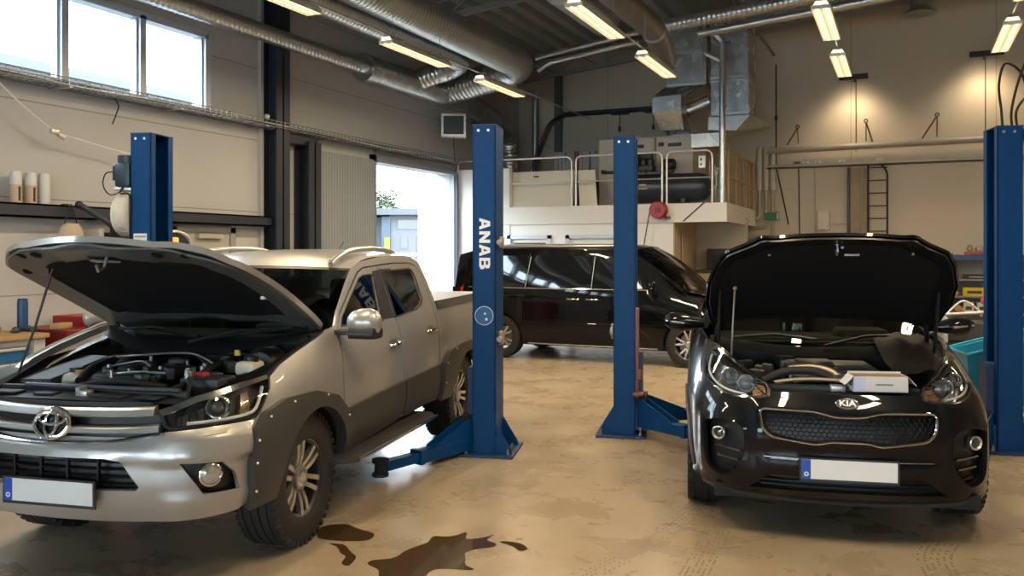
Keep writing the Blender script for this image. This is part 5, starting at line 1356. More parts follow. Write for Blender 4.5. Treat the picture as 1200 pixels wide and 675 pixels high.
def vhood(u, v):
    f = VX(0,.90); e = VX(.55,.88)
    a = Vector((.80-.10*v*v-.06*abs(v)**4, .74*v, .905+.02*(1-v*v))); b = Vector((-.06+.10*(1-v*v), .86*v, 1.125+.02*(1-v*v)))
    p = a.lerp(b, u); return Vector((p.x, p.y, p.z + .035*math.sin(PI*u)))
m = MB(); m.grid(vhood, 10, 14, 0, 1, -1, 1); m.build('bonnet', M_VPAINT, VAN, angle=60)
def vroof(w, v):
    x = -.95-2.68*w; z = Tab([0,.06,.5,.9,1.],[1.715,1.75,1.77,1.765,1.75])(w); e = VX(vT(x), z); k = 1-abs(v)**2.4
    return Vector((x+k*Tab([0,.2,.9,1.],[.16,.03,0,-.06])(w), e.y*v, z+k*.085))
m = MB(); m.grid(vroof, 16, 14, 0, 1, -1, 1); m.build('roof', M_VPAINT, VAN, angle=60, recalc=True)
def vws(w, v):
    b = Vector((-.06+.12*(1-v*v), .85*v, 1.13+.02*(1-v*v))); t_ = vroof(.003, v*.985); p = b.lerp(t_, w); k = math.sin(PI*w)
    return Vector((p.x+.03*k, p.y, p.z+.045*k))
m = MB(); m.grid(vws, 10, 14, 0, 1, -1, 1); m.build('windscreen', glass_mat('van_windscreen', (.30,.32,.28)), VAN, angle=60)
for s in (1, -1):
    m = MB(); P = spl([(-.10,s*.865,1.14), (-.5,s*.83,1.43), (-.92,s*.765,1.70), (-1.08,s*.755,1.745)], 5, False); m.tube(P, .032, 8); m.build('pillar', M_VPAINT, VAN)
    m = MB(); m.tube([tt(x, 1.76, -.03)*1 if s < 0 else Vector((tt(x,1.76,-.03).x, -tt(x,1.76,-.03).y, tt(x,1.76,-.03).z)) for x in (-1.05,-2.,-3.,-3.55)], .014, 8)
    m.v = [(x, y, z+.05) for x, y, z in m.v]; m.build('roof_rail', M_SATIN, VAN)
    m = MB(); m.box((-.52, s*1.06, 1.17), (.10,.20,.20), None, .045); m.bx(-.56,-.50, min(s*.86,s*1.0), max(s*.86,s*1.0), 1.09, 1.13, .01); m.build('mirror', M_VPAINT, VAN)
def vback(w, v):
    a = vroof(1., v); b = Vector((-4.04+.08*abs(v)**3, .90*v, .30)); p = a.lerp(b, w); return Vector((p.x-.09*math.sin(PI*w)**.7 if 0 < w < 1 else p.x, p.y, p.z))
m = MB(); m.grid(vback, 14, 12, 0, .05, -1, 1); m.grid(vback, 14, 12, .42, 1, -1, 1); m.build('tailgate', M_VPAINT, VAN, angle=60)
m = MB(); m.grid(vback, 8, 12, .05, .42, -1, 1); m.build('rear_window', M_VGLASS, VAN, angle=60)
for s in (1, -1):
    m = MB(); m.grid(lambda w, v: Vector(VX(vT(-3.84)+.08*w-.04, 1.25-.30*v-.08, .006)) if s > 0 else Vector((VX(vT(-3.84)+.08*w-.04, 1.25-.30*v-.08, .006).x, -VX(vT(-3.84)+.08*w-.04, 1.25-.30*v-.08, .006).y, 1.25-.30*v-.08)), 3, 6); m.build('tail_lamp', M_RED, VAN)
    m = MB(); m.grid(lambda w, v: Vector((-3.60-.36*w-.05*v*(1-w), s*(VX(vT(-3.6),1.135+.62*v).y-(.02*w)), 1.135+.62*v-.08*w*v)), 4, 8); m.build('rear_pillar', M_VPAINT, VAN, recalc=True)
    m = MB(); m.grid(lambda w, v: Vector((-3.86-.16*w, s*(.92-.03*w-.01*v), .30+.84*v)), 3, 6); m.build('rear_corner', M_VPAINT, VAN, recalc=True)
for xw in (0., -3.10):
    for s in (1, -1):
        wheel(VAN, xw, s*.825, s, .345, .235, .232, 'five', .35 if xw else .1)
        m = MB(); n = 16; vs = [(xw+.395*math.cos(PI*i/n), s*yy, .345+.395*math.sin(PI*i/n)) for yy in (.90,.5) for i in range(n+1)]
        m.add(vs, [(i, i+1, n+2+i, n+1+i) for i in range(n)] + [tuple(range(n+1, 2*n+2))]); m.build('wheel_liner', M_UNDER, VAN)
m = MB(); m.bx(.6,-3.9,-.80,.80,.22,.32); m.build('underbody', M_UNDER, VAN, smooth=False)
m = MB(); m.bx(-.25,-.75,-.78,.78,.9,1.14,.05); m.build('dashboard', M_SEAT, VAN)
for xs in (-1.25,-2.1,-2.95):
    for ys in (.42,-.42):
        m = MB(); m.box((xs,ys,.78),(.5,.5,.2),None,.06); m.box((xs-.25,ys,1.10),(.14,.48,.65),Matrix.Rotation(-.2,3,'Y'),.06); m.box((xs-.34,ys,1.5),(.1,.26,.18),None,.04); m.build('seat', M_SEAT, VAN)
M_TUBE_ = mat('fluorescent_tube', (1,.92,.8), .4, emit=(1.0,.80,.50), estr=LAMP_GLOW)
# ------------------------------------------------------------------ ventilation ducts under the roof
def arc_path(P, r=.45, n=7):
    """polyline with rounded corners"""
    out = [Vector(P[0])]
    for i in range(1, len(P)-1):
        a, b, c = Vector(P[i-1]), Vector(P[i]), Vector(P[i+1]); k = min(r, (a-b).length*.45, (c-b).length*.45)
        p, q = b+(a-b).normalized()*k, b+(c-b).normalized()*k
        for j in range(n+1):
            t = j/n; out.append(p*(1-t)**2+b*2*t*(1-t)+q*t*t)
    return out + [Vector(P[-1])]
def densify(P, st):
    out = []
    for i in range(len(P)-1):
        a, b = Vector(P[i]), Vector(P[i+1]); n = max(1, int((b-a).length/st))
        out += [a.lerp(b, j/n) for j in range(n)]
    return out + [Vector(P[-1])]
def spiral_duct(name, P, r, label, bend=.45, pitch=.085, m_=None, collars=(), cap=True):
    path = densify(arc_path(P, bend), pitch/4); n = len(path)
    R = [r + (.009 if i % 4 == 0 else (.0 if i % 4 == 2 else .004)) for i in range(n)]
    m = MB(); m.tube(path, R, 28, caps=cap); o = m.build(name, m_ or M_DUCT, angle=25)
    for c in collars:
        i = min(n-2, int(c*(n-1))); d = (path[i+1]-path[i]).normalized(); k = MB(); k.cyl(path[i]-d*.05, path[i]+d*.05, r+.012, n=28); k.build('collar', M_GALV, o)
    return tag(o, label, 'duct')
d1 = spiral_duct('spiral_duct', [(-8.2,-5,4.79), (-8.2,12.12,4.79)], .115, 'thinnest spiral duct running along the wall above the window strip', collars=(.55, .99))
hd = spiral_duct('header_duct', [(-8.25,12.12,4.80), (-8.25,15.9,4.80), (-8.38,18.2,4.52), (-8.40,18.4,2.62)], .22, 'wall side spiral duct with a closed end that bends down into the corner', bend=.5, collars=(.05, .55, .66))
spiral_duct('spiral_duct', [(-7.2,-5,5.10), (-7.2,13.85,5.10), (-8.22,13.75,4.86)], .18, 'middle spiral duct above the pickup lamps, curving into the wall side duct', bend=.5, collars=(.97,))
spiral_duct('spiral_duct', [(-6.4,-5,5.14), (-6.4,14.75,5.14), (-8.22,14.95,4.88)], .27, 'widest spiral duct under the roof, curving down into the wall side duct', bend=.65, collars=(.93,))
spiral_duct('ventilation_duct', [(-4.32,-5,5.38), (-4.32,12.95,5.38)], .27, 'plain grey duct end above the lamp with the round cable loop', pitch=.9, collars=(.9,))
M_BROWN = mat('brownish_duct_steel', (.20,.18,.155), .40, .7, noise_amt=.25, noise_scale=4.)
spiral_duct('ventilation_duct', [(-3.62,-5,5.22), (-3.62,13.4,5.22), (-3.75,14.6,5.0)], .185, 'brown tinted duct running past the two lamps towards the silver box', pitch=.9, bend=.4, m_=M_BROWN, collars=(.93,))
spiral_duct('ventilation_pipe', [(-6.35,15.0,5.36), (-4.35,15.0,5.63)], .045, 'upper of two slim silver pipes rising to the right of the wide duct bend', pitch=.5)
spiral_duct('ventilation_pipe', [(-6.30,15.0,5.12), (-6.05,15.0,5.26), (-4.35,15.0,5.47)], .04, 'lower of two slim silver pipes rising to the right of the wide duct bend', pitch=.5, bend=.1)
spiral_duct('spiral_duct', [(-4.25,15.2,5.72), (5.5,15.2,6.55)], .11, 'spiral duct climbing to the right above the sheet steel ventilation boxes')
spiral_duct('spiral_duct', [(-3.4,15.5,5.62), (5.5,15.5,6.42)], .07, 'slimmer pipe below the spiral duct climbing to the right', pitch=.5)
# sheet steel ventilation boxes over the mezzanine
sb = empty('ventilation_shaft', (-3.9, 16.7, 4.9), 0, 'bare sheet steel ventilation shaft with a slanted chute above the beige unit', 'duct')
def pbuild(m, nm, mt, par, **k):
    lx = par.location; m.v = [(x-lx[0], y-lx[1], z-lx[2]) for x, y, z in m.v]; return m.build(nm, mt, par, **k)
m = MB(); m.bx(-4.27,-3.54,16.7,17.3,4.98,6.2); pbuild(m, 'upper_box', M_FOIL, sb, smooth=False)
for q_ in ((-4.29,-3.52,16.68,17.32,4.94,4.99), (-4.29,-3.52,16.68,17.32,5.58,5.63), (-3.56,-3.51,16.67,16.72,4.94,6.2)):
    m = MB(); m.bx(*q_); pbuild(m, 'flange', M_GALV, sb, smooth=False)
m = MB()
m.add([(-4.30,16.72,4.96),(-3.56,16.72,4.96),(-3.56,17.3,4.96),(-4.30,17.3,4.96),(-4.50,16.45,4.72),(-3.94,16.45,4.74),(-3.9,17.2,4.72),(-4.50,17.2,4.72),(-4.50,16.45,4.42),(-3.94,16.45,4.44),(-3.9,17.2,4.4),(-4.5,17.2,4.4),(-4.36,16.6,4.08),(-3.92,16.6,4.08),(-3.88,17.2,4.05),(-4.36,17.2,4.05)], [(a, b, b+4, a+4) for k in (0,4,8) for a, b in ((k,k+1),(k+1,k+2),(k+2,k+3),(k+3,k))])
pbuild(m, 'chute', M_FOIL, sb, smooth=False, recalc=True)
sb2 = empty('ventilation_shaft', (-3.1, 16.75, 4.9), 0, 'taller sheet steel ventilation shaft behind the vertical pipe, with a sloping hood', 'duct')
m = MB(); m.bx(-3.42,-2.72,16.72,17.6,4.32,6.25); pbuild(m, 'upper_box', M_FOIL, sb2, smooth=False)
for z in (4.36, 4.98, 5.05):
    m = MB(); m.bx(-3.44,-2.70,16.70,17.62,z-.015,z+.015); pbuild(m, 'flange', M_GALV, sb2, smooth=False)
m = MB(); m.add([(-3.46,16.7,4.30),(-2.68,16.7,4.30),(-2.50,17.7,4.36),(-3.46,17.7,4.30),(-3.47,16.7,4.06),(-2.95,16.7,4.02),(-2.45,17.7,4.2),(-3.47,17.7,4.0)], [(0,1,5,4),(1,2,6,5),(2,3,7,6),(3,0,4,7),(0,3,2,1),(4,5,6,7)]); pbuild(m, 'hood', M_GALV, sb2, smooth=False, recalc=True)
m = MB(); m.bx(-3.80,-3.2,16.72,17.02,3.74,4.0); pbuild(m, 'lower_box', M_FOIL, sb2, smooth=False)
m = MB(); m.cyl((-3.92,17.0,4.5),(-3.49,17.0,4.66),.13,n=20); pbuild(m, 'connecting_pipe', M_GALV, sb2)
# vertical steel pipe at the mezzanine corner
vp = empty('steel_pipe', (-3.08, 16.08, 2.6), 0, 'tall vertical steel pipe on the mezzanine corner with two bent branches on top', 'pipe')
m = MB(); m.tube([(0,0,0),(0,0,2.95)], .062, 16); m.build('pipe', M_GALV, vp)
m = MB(); m.tube(arc_path([(0,0,2.90),(0,0,3.0),(-.12,-.05,3.12),(-.12,-.05,3.5)], .08), .05, 12); m.tube(arc_path([(0,0,2.62),(-.28,0,2.78),(-.32,0,2.85),(-.32,0,3.05)], .08), .045, 12); m.build('branch', M_GALV, vp)
dr_ = MB(); dr_.tube([(-3.05,16.4,6.65),(-2.60,19.3,5.95)], .028, 10); tag(dr_.build('brace_rod', mat('grey_brown_rod', (.22,.20,.18), .5, .4)), 'slanting brace rod from the roof down to the back wall', 'rod')

# ------------------------------------------------------------------ mezzanine equipment
M_BEIGE = mat('beige_unit_enamel', (.56,.50,.40), .45, noise_amt=.04)
M_PANEL = mat('ivory_sheet', (.66,.62,.52), .5, noise_amt=.03)
ah = empty('air_handling_unit', (-4.64, 17.05, 2.6), 0, 'tall beige air handling cabinet behind the railing with dark latches', 'ventilation unit')
for x0, x1, z0, z1 in ((-1.16,.03,0,1.43), (.05,.80,.42,1.44), (.05,1.16,0,.40)):
    m = MB(); m.bx(x0, x1, 0, 1.2, z0, z1, .012); m.build('body', M_BEIGE, ah, smooth=False)
for x0, x1, z0, z1 in ((-1.14,-.58,.04,1.40), (-.56,.01,1.05,1.40), (.07,.78,1.05,1.41)):
    m = MB(); m.bx(x0, x1, -.018, .0, z0, z1, .006); d = m.build('door', M_BEIGE, ah, smooth=False)
    m = MB(); m.bx(x1-.48, x1-.20, -.04, -.018, (z0+z1)/2-.01, (z0+z1)/2+.06, .01); m.bx(x0+.04, x0+.15, -.04, -.018, (z0+z1)/2, (z0+z1)/2+.08, .01); m.build('latch', M_BLACK, d, smooth=False)
m = MB(); m.bx(.32, .43, -.022, -.018, .95, 1.06); m.build('notice', mat('yellow_notice', (.62,.50,.18), .6), ah, smooth=False)
gc = empty('ventilation_cabinet', (-6.86, 17.2, 2.6), 0, 'low grey ventilation cabinet with one maroon stripe beside the beige unit', 'ventilation unit')
m = MB(); x = 0.
for k, w in enumerate((.11,.08,.08,.11,.10,.09,.08,.16)):
    m2 = MB(); m2.bx(x, x+w-.012, 0, .9, 0, 1.24, .004); m2.build('panel', mat('maroon_panel', (.22,.05,.08), .5) if k == 5 else mat('grey_cabinet_panel', (.30,.31,.33), .45, .2), gc, smooth=False); x += w
m = MB(); m.bx(.83,1.04,.02,.9,.62,1.26); m.build('end_box', mat('grey_cabinet_panel', (.30,.31,.33), .45, .2), gc, smooth=False)
m = MB(); m.tube([(.90,.02,1.2),(.93,-.02,1.21),(.96,.02,1.2)], .008, 6); m.build('handle', M_BLACK, gc)
# leaning ivory panels
def leaning(x0, x1, z1, lean, lab, y0):
    m = MB(); Rm = Matrix.Rotation(lean, 3, 'Y')
    w = x1-x0
    m.add([(x0,y0,2.60),(x1,y0,2.60),(x1-lean,y0+.10,z1),(x0-lean,y0+.10,z1),(x0,y0+.03,2.60),(x1,y0+.03,2.60),(x1-lean,y0+.13,z1),(x0-lean,y0+.13,z1)], [(0,1,2,3),(7,6,5,4),(0,4,5,1),(1,5,6,2),(2,6,7,3),(3,7,4,0)])
    o = m.build('ivory_panel', M_PANEL, smooth=False, recalc=True); return tag(o, lab, 'panel')
pn = leaning(-7.40, -6.03, 3.35, -.01, 'wide ivory sheet panel standing behind the left railing section', 16.12)
m = MB(); m.bx(-6.86,-6.78,16.10,16.2,3.235,3.25); m.build('handle', M_PLAST, pn, smooth=False)
leaning(-5.52-.36, -5.52, 3.34, .085, 'narrow tilted ivory panel behind the second railing section', 16.14)
# railing sections
def railing(x0, x1, lab):
    m = MB(); m.tube(arc_path([(x0,16.05,2.6),(x0,16.05,3.6),(x1,16.05,3.6),(x1,16.05,2.6)], .13), .021, 10)
    t = m.build('railing', M_STEELTUBE); m = MB(); m.tube([(x0,16.05,3.10),(x1,16.05,3.10)], .013, 8); m.build('mid_rail', M_STEELTUBE, t)
    return tag(t, lab, 'railing', 'tube railings on the mezzanine edge')
railing(-8.55, -6.02, 'railing section in front of the wide ivory panel'); railing(-5.93, -4.20, 'middle railing section, half hidden by the plain blue column'); railing(-4.11, -3.26, 'short railing section in front of the dark air tank')
# compressor
cp = empty('air_compressor', (-4.33, 16.55, 2.6), 0, 'dark air compressor with a long tank lying behind the railing', 'compressor')
m = MB(); m.lathe([(0,-.95),(.15,-.93),(.25,-.84),(.275,-.70),(.275,.70),(.25,.84),(.15,.93),(0,.95)], (0,0,.36), 'X', 36); m.build('tank', mat('dark_blue_grey_tank', (.035,.042,.055), .35, .2), cp)
m = MB(); m.bx(-.38,-.25,-.279,-.272,.40,.425); m.bx(-.40,-.22,-.279,-.272,.33,.345); m.build('tank_print', mat('tan_print', (.55,.47,.30), .6), cp, smooth=False)
for x0 in (-.62,.45):
    m = MB(); m.bx(x0-.04,x0+.04,-.18,.18,0,.14); m.build('foot', M_BLACK, cp, smooth=False)
m = MB(); m.bx(-.70,.15,-.16,.16,.62,.66); m.lathe([(0,-.02),(.17,-.02),(.19,0),(.19,.05),(.16,.07),(0,.07)], (-.52,-.10,.86), 'X', 28); m.box((-.30,-.05,.98),(.26,.22,.14),None,.03); m.cyl((-.36,-.05,.66),(-.36,-.05,.94),.08,n=18); m.cyl((-.22,-.05,.66),(-.22,-.05,.92),.08,n=18); m.box((-.29,-.05,.75),(.30,.26,.12),None,.02); m.build('pump', M_BLACK, cp)
m = MB(); m.lathe([(0,-.14),(.10,-.14),(.115,-.12),(.115,.10),(.09,.13),(0,.14)], (.14,-.05,.80), 'X', 26)
for k in range(8): m.lathe([(.115,-.10+.026*k),(.122,-.098+.026*k),(.122,-.092+.026*k),(.115,-.09+.026*k)], (.14,-.05,.80), 'X', 26)
m.box((.14,-.05,.68),(.2,.16,.05),None,.01); m.build('motor', M_BLACK, cp)
m = MB(); m.tube(arc_path([(.92,-.05,.30),(1.05,-.05,.30),(1.05,-.05,.7),(1.02,.1,1.0)], .06), .014, 8); m.cyl((.98,-.05,.36),(1.04,-.05,.36),.05,n=14); m.build('outlet_pipe', M_GALV, cp)
m = MB(); m.bx(.66,.80,.20,.30,.74,.98,.008); cb = m.build('control_box', M_STEELTUBE, cp, smooth=False); m = MB(); m.bx(.70,.73,.19,.20,.88,.93); m.bx(.70,.73,.19,.20,.79,.83); m.build('switch', M_BLACK, cb, smooth=False)
m = MB()
for k in range(6): m.tube([(.86+.05*k,.30,.05),(.86+.05*k,.30,.9-.06*k)], .010, 6); m.ball((.86+.05*k,.30,.9-.06*k), .03, 10, 6)
pm = m.build('pipe_manifold', M_GALV, cp)
# side railing, yellowish
m = MB(); t = None
m.tube([(-3.02,16.3,2.6),(-3.02,16.3,3.62),(-3.02,19.2,3.62),(-3.02,19.2,2.6)], .025, 8); t = m.build('side_railing', mat('ochre_rail_paint', (.38,.24,.08), .5)); tag(t, 'ochre painted side railing along the short end of the mezzanine', 'railing')
m = MB()
for y in (17.1,17.9,18.6): m.tube([(-3.02,y,2.6),(-3.02,y,3.62)], .022, 8)
m.build('upright', mat('ochre_rail_paint', (.38,.24,.08), .5), t); m = MB(); m.tube([(-3.02,16.3,3.1),(-3.02,19.2,3.1)], .016, 8); m.build('mid_rail', mat('ochre_rail_paint', (.38,.24,.08), .5), t)
# red hose reel with hanging hose
hr = empty('hose_reel', (-4.22, 15.95, 2.50), 0, 'red hose reel hanging on the edge of the mezzanine', 'hose reel')
m = MB(); m.lathe([(.05,-.09),(.145,-.09),(.16,-.075),(.145,-.06),(.12,-.05),(.12,.05),(.145,.06),(.16,.075),(.145,.09),(.05,.09)], (0,-.09,0), 'Y', 32); m.build('drum', mat('red_reel_plastic', (.30,.012,.03), .35), hr)
m = MB(); m.cyl((0,-.20,0),(0,0,0),.05,n=18); m.box((.16,-.04,-.14),(.10,.08,.05),None,.01); m.build('hub', mat('dark_red_hub', (.15,.01,.015), .4), hr)
m = MB(); m.tube(spl([(-.16,-.10,.0),(-.20,-.12,-.25),(-.26,-.13,-.60),(-.30,-.13,-.92)],8,False), .010, 8); m.build('hose', M_RUBBER, hr)
m = MB(); m.tube([(-3.78,15.97,2.29),(-3.40,15.97,2.62)], .010, 6); tag(m.build('slanting_cable', M_BLACK), 'thin black cable slanting across the white mezzanine edge', 'cable')
# things under the mezzanine
sh = empty('workbench', (-3.35, 17.3, 0), 0, 'brown bench with a dark top under the open end of the mezzanine', 'bench')
m = MB(); m.bx(-.45,.55,0,.6,0,1.30); m.build('body', mat('tan_bench_board', (.42,.34,.22), .6), sh, smooth=False); m = MB(); m.bx(-.50,.6,-.03,.62,1.30,1.36); m.build('top', M_PLAST, sh, smooth=False)
mw = empty('display_cabinet', (-3.3, 17.55, 1.36), 0, 'small dark appliance on the bench under the mezzanine', 'appliance')
m = MB(); m.bx(-.38,.25,0,.35,0,.42,.02); m.build('body', M_BLACK, mw, smooth=False)
m = MB()
for k in range(3): m.bx(.08,.16,-.006,0,.10+.09*k,.16+.09*k)
m.build('display', mat('green_grey_display', (.16,.20,.14), .4), mw, smooth=False)
m = MB(); m.bx(-.30,-.05,-.006,0,.08,.30); m.build('glass_front', mat('dark_door_pane', (.03,.035,.04), .15), mw, smooth=False)
m = MB(); m.bx(-3.96,-3.94,16.6,17.4,0,2.05); dd = m.build('side_door', mat('tan_door', (.46,.37,.25), .55), smooth=False); tag(dd, 'tan door in the side wall under the mezzanine, behind the van bonnet', 'door')
m = MB(); m.box((-3.91,17.28,1.02),(.05,.03,.20),None,.006); m.box((-3.89,17.20,1.04),(.03,.16,.03),None,.008); m.build('handle', M_BLACK, dd)

# ------------------------------------------------------------------ back wall fittings
M_PIPEC = mat('cream_painted_pipe', (.36,.32,.26), .45)
def wallthing(m, nm, mt, lab, cat, grp=None): return tag(m.build(nm, mt), lab, cat, grp)
m = MB(); m.tube([(-2.75,19.25,3.88),(7.5,19.25,3.98)], .065, 14); wallthing(m, 'wall_pipe', M_PIPEC, 'long thick cream pipe across the back wall above the small boxes', 'pipe')
m = MB(); m.bx(-2.75,7.5,19.18,19.38,3.50,3.52); m.bx(-2.75,7.5,19.18,19.19,3.50,3.58); m.build
ct = wallthing(m, 'cable_duct', M_PIPEC, 'flat cable duct along the back wall below the thick pipe', 'cable duct')
for x, lab in ((-2.12,'dark junction box at the start of the cable duct'), (-1.93,'small white box on the cable duct nearest the dark box'), (-1.70,'second small white box on the cable duct from the dark box'), (-1.22,'white socket box on the cable duct above the boards'), (-.50,'white socket box on the cable duct above the ladder')):
    m = MB(); m.box((x, 19.24, 3.585), (.13,.08,.09), None, .008); o = m.build('socket_box', mat('dark_box', (.10,.09,.08), .5) if x < -2.1 else M_STEELTUBE); tag(o, lab, 'socket box'); m = MB(); m.box((x,19.195,3.585),(.05,.012,.05),None,.003); m.build('cover', M_PLAST if x < -2.1 else M_PIPEC, o)
for i, (a, b, lab) in enumerate((((-2.10,4.34),(-2.33,4.0),'slanting wall bracket at the end of the thick pipe'), ((-.76,4.38),(-.64,3.98),'slanting wall bracket above the ladder'), ((.55,4.42),(.28,4.0),'slanting wall bracket nearest the last lift column'))):
    m = MB(); m.tube([(a[0],19.15,a[1]),(b[0],19.30,b[1])], .016, 8); m.tube([(a[0],19.15,a[1]),(a[0]+.0,19.3,b[1]+.02)], .012, 8); m.lathe([(.02,-.02),(.045,-.02),(.045,.02),(.02,.02)], (a[0],19.15,a[1]+.02), 'Y', 14, closed=True); wallthing(m, 'wall_bracket', mat('brown_iron', (.16,.13,.10), .5, .4), lab, 'bracket')
for x, z1, lab in ((-2.90,2.45,'first of three vertical pipes beside the mezzanine end'), (-2.76,2.25,'second of three vertical pipes beside the mezzanine end'), (-2.62,2.05,'third of three vertical pipes beside the mezzanine end')):
    m = MB(); m.tube(arc_path([(x,19.28,3.98),(x,19.28,z1),(x-.5,19.28,z1-.02)],.08), .04, 12); o = wallthing(m, 'vertical_pipe', M_PIPEC, lab, 'pipe'); m = MB(); m.cyl((x,19.28,3.1),(x,19.28,3.96),.062,n=16); m.cyl((x,19.28,3.05),(x,19.28,3.12),.07,n=16); m.build('sleeve', mat('pale_pipe_sleeve', (.50,.46,.40), .6), o)
m = MB(); m.tube([(-2.56,19.33,5.75),(-2.56,19.33,3.55),(-2.3,19.33,2.3)], .014, 8); m.cyl((-2.56,19.33,4.55),(-2.56,19.33,4.65),.03,n=10); wallthing(m, 'conduit', M_BLACK, 'dark vertical cable running down the back wall beside the steel shaft', 'cable')
for x, z in ((-2.10,3.5),(-1.78,3.5)):
    m = MB(); m.tube([(x,19.36,z),(x+.02,19.36,2.0)], .012 if x < -2 else .006, 6); wallthing(m, 'hanging_cable', M_BLACK if x < -2 else M_PIPEC, 'thick dark cable hanging from the cable duct' if x < -2 else 'thin pale cable hanging from the cable duct', 'cable')
m = MB(); m.bx(-1.06,-.87,19.28,19.32,1.9,3.46); wallthing(m, 'wooden_board', mat('rough_board', (.33,.26,.17), .8, noise_amt=.3, noise_scale=7.), 'wide rough board standing against the back wall left of the ladder', 'board')
m = MB(); m.bx(-.82,-.74,19.28,19.33,1.9,3.46); wallthing(m, 'wooden_board', mat('rough_board', (.33,.26,.17), .8, noise_amt=.3, noise_scale=7.), 'narrow board between the wide board and the ladder', 'board')
m = MB(); m.bx(-1.13,-1.08,19.24,19.34,1.9,3.46); wallthing(m, 'steel_rail', M_DARKSTEEL, 'black steel rail standing beside the wide board on the back wall', 'rail')
ld = empty('wall_ladder', (-.54, 19.2, 1.7), 0, 'dark steel wall ladder with a curved top behind the raised bonnet', 'ladder')
for x in (-.18, .18):
    m = MB(); m.tube(arc_path([(x,0,0),(x,0,1.66),(x*.3 if x > 0 else x,.05,1.82)] if x > 0 else [(x,0,0),(x,0,1.80)], .1), .020, 8); m.build('rail', M_BLACK, ld)
for k in range(7):
    m = MB(); m.tube([(-.18,0,.18+.26*k),(.18,0,.18+.26*k)], .012, 8); m.build('rung', M_BLACK, ld)
bx_ = empty('wall_box', (-1.59, 19.30, 2.18), 0, 'beige electrical box on the back wall above the raised bonnet', 'electrical box')
m = MB(); m.bx(-.12,.12,-.10,.08,0,.40,.012); m.build('body', M_BEIGE, bx_, smooth=False); m = MB(); m.bx(-.105,.105,-.115,-.10,.02,.38,.006); dd = m.build('door', M_BEIGE, bx_, smooth=False); m = MB(); m.cyl((.08,-.12,.08),(.08,-.115,.08),.012,n=10); m.build('lock', M_BLACK, dd); m = MB(); m.tube([(.12,0,.12),(.5,0,.12)], .010, 6); m.build('conduit', M_PIPEC, bx_)
ex = empty('exit_sign', (-2.62, 19.22, 2.40), 0, 'small green exit sign on the vertical pipes beside the mezzanine', 'sign')
m = MB(); m.bx(-.17,.13,-.01,.01,0,.17,.003); m.build('sign_plate', mat('exit_green', (.02,.16,.07), .5), ex, smooth=False); m = MB(); m.bx(.09,.125,-.013,-.010,.02,.15); m.build('sign_symbol', mat('pale_green_symbol', (.45,.62,.50), .5), ex, smooth=False)
for x0, x1, z, lab in ((-1.25,-.71,5.25,'short dark lamp bar shining down the back wall between the pipes and the two lamps'), (1.10,1.68,5.50,'short dark lamp bar shining down the back wall under the corner lamp')):
    t = empty('wall_lamp', ((x0+x1)/2, 18.85, z), 0, lab, 'wall lamp', 'dark lamp bars on the back wall'); hx = (x1-x0)/2
    m = MB(); m.bx(-hx,hx,-.07,.07,.02,.06,.006); m.bx(-hx,hx,-.075,-.065,-.05,.05); m.bx(-hx,hx,.065,.075,-.02,.05); m.build('housing', M_BLACK, t, smooth=False); m = MB(); m.bx(-hx+.02,hx-.02,-.045,.045,.010,.02); m.build('tube', M_TUBE_, t, smooth=False)
    m = MB(); m.bx(-.02,.02,0,.55,.01,.04); m.build('arm', M_BLACK, t, smooth=False); m = MB(); m.tube([(.02,.51,.02),(.02,.51,-1.45)], .007, 6); m.build('cable', M_BLACK, t)
    l = bpy.data.lights.new('wall_lamp_light', 'SPOT'); l.energy = 100; l.color = LAMP_RGB; l.spot_size = math.radians(128); l.spot_blend = .8; l.shadow_soft_size = .25
    lo = bpy.data.objects.new('wall_lamp_light', l); COL.objects.link(lo); lo.parent = t; lo.location = (0,0,-.055); lo.rotation_euler = (math.radians(18), 0, 0)
m = MB(); m.bx(-7.45,-4.5,19.22,19.34,4.93,4.96); m.bx(-7.45,-4.5,19.22,19.23,4.93,5.03); m.bx(-7.45,-4.5,19.33,19.34,4.93,5.03)
o = wallthing(m, 'cable_tray', M_DARKSTEEL, 'dark cable tray on the back wall above the grey cabinet', 'cable tray')
for x in (-6.05,-5.25):
    m = MB(); m.cyl((x,19.28,4.6),(x,19.28,4.93),.012,n=8); m.box((x,19.28,4.56),(.06,.06,.12),None,.01); m.bx(x-.2,x+.2,19.25,19.405,4.90,4.93); m.build('hanger', M_DARKSTEEL, o)
m = MB()
for s_ in (-.09,.09): m.tube(arc_path([(-8.0,18.9+s_,2.6),(-8.0,18.9+s_,3.9),(-7.62,18.9+s_,4.75),(-7.3,18.9+s_,4.9)],.3), .03, 8)
for k in range(10): m.cyl((-7.98+.036*k,18.81,3.9+.09*k),(-7.98+.036*k,18.99,3.9+.09*k),.012,n=6)
wallthing(m, 'sloping_cable_ladder', M_BLACK, 'black sloping cable ladder rising behind the railing towards the back column', 'cable ladder')
m = MB(); m.tube([(-8.12,19.15,2.6),(-8.12,19.15,5.55)], .07, 14); wallthing(m, 'riser_pipe', M_GALV, 'slim grey riser pipe in the back corner beside the bent spiral duct', 'pipe')
ad = empty('air_outlet', (.23, 18.9, 6.42), 0, 'round grey air outlet hanging at the top of the back wall', 'air outlet')
m = MB(); m.cyl((0,0,.10),(0,0,1.0),.17,n=24); m.build('pipe', M_DUCT, ad); m = MB(); m.lathe([(.17,.14),(.19,.10),(.30,.02),(.31,0),(.25,-.01),(.16,.03),(.05,.0),(0,.0)], (0,0,0), 'Z', 32); m.build('diffuser', M_GALV, ad)

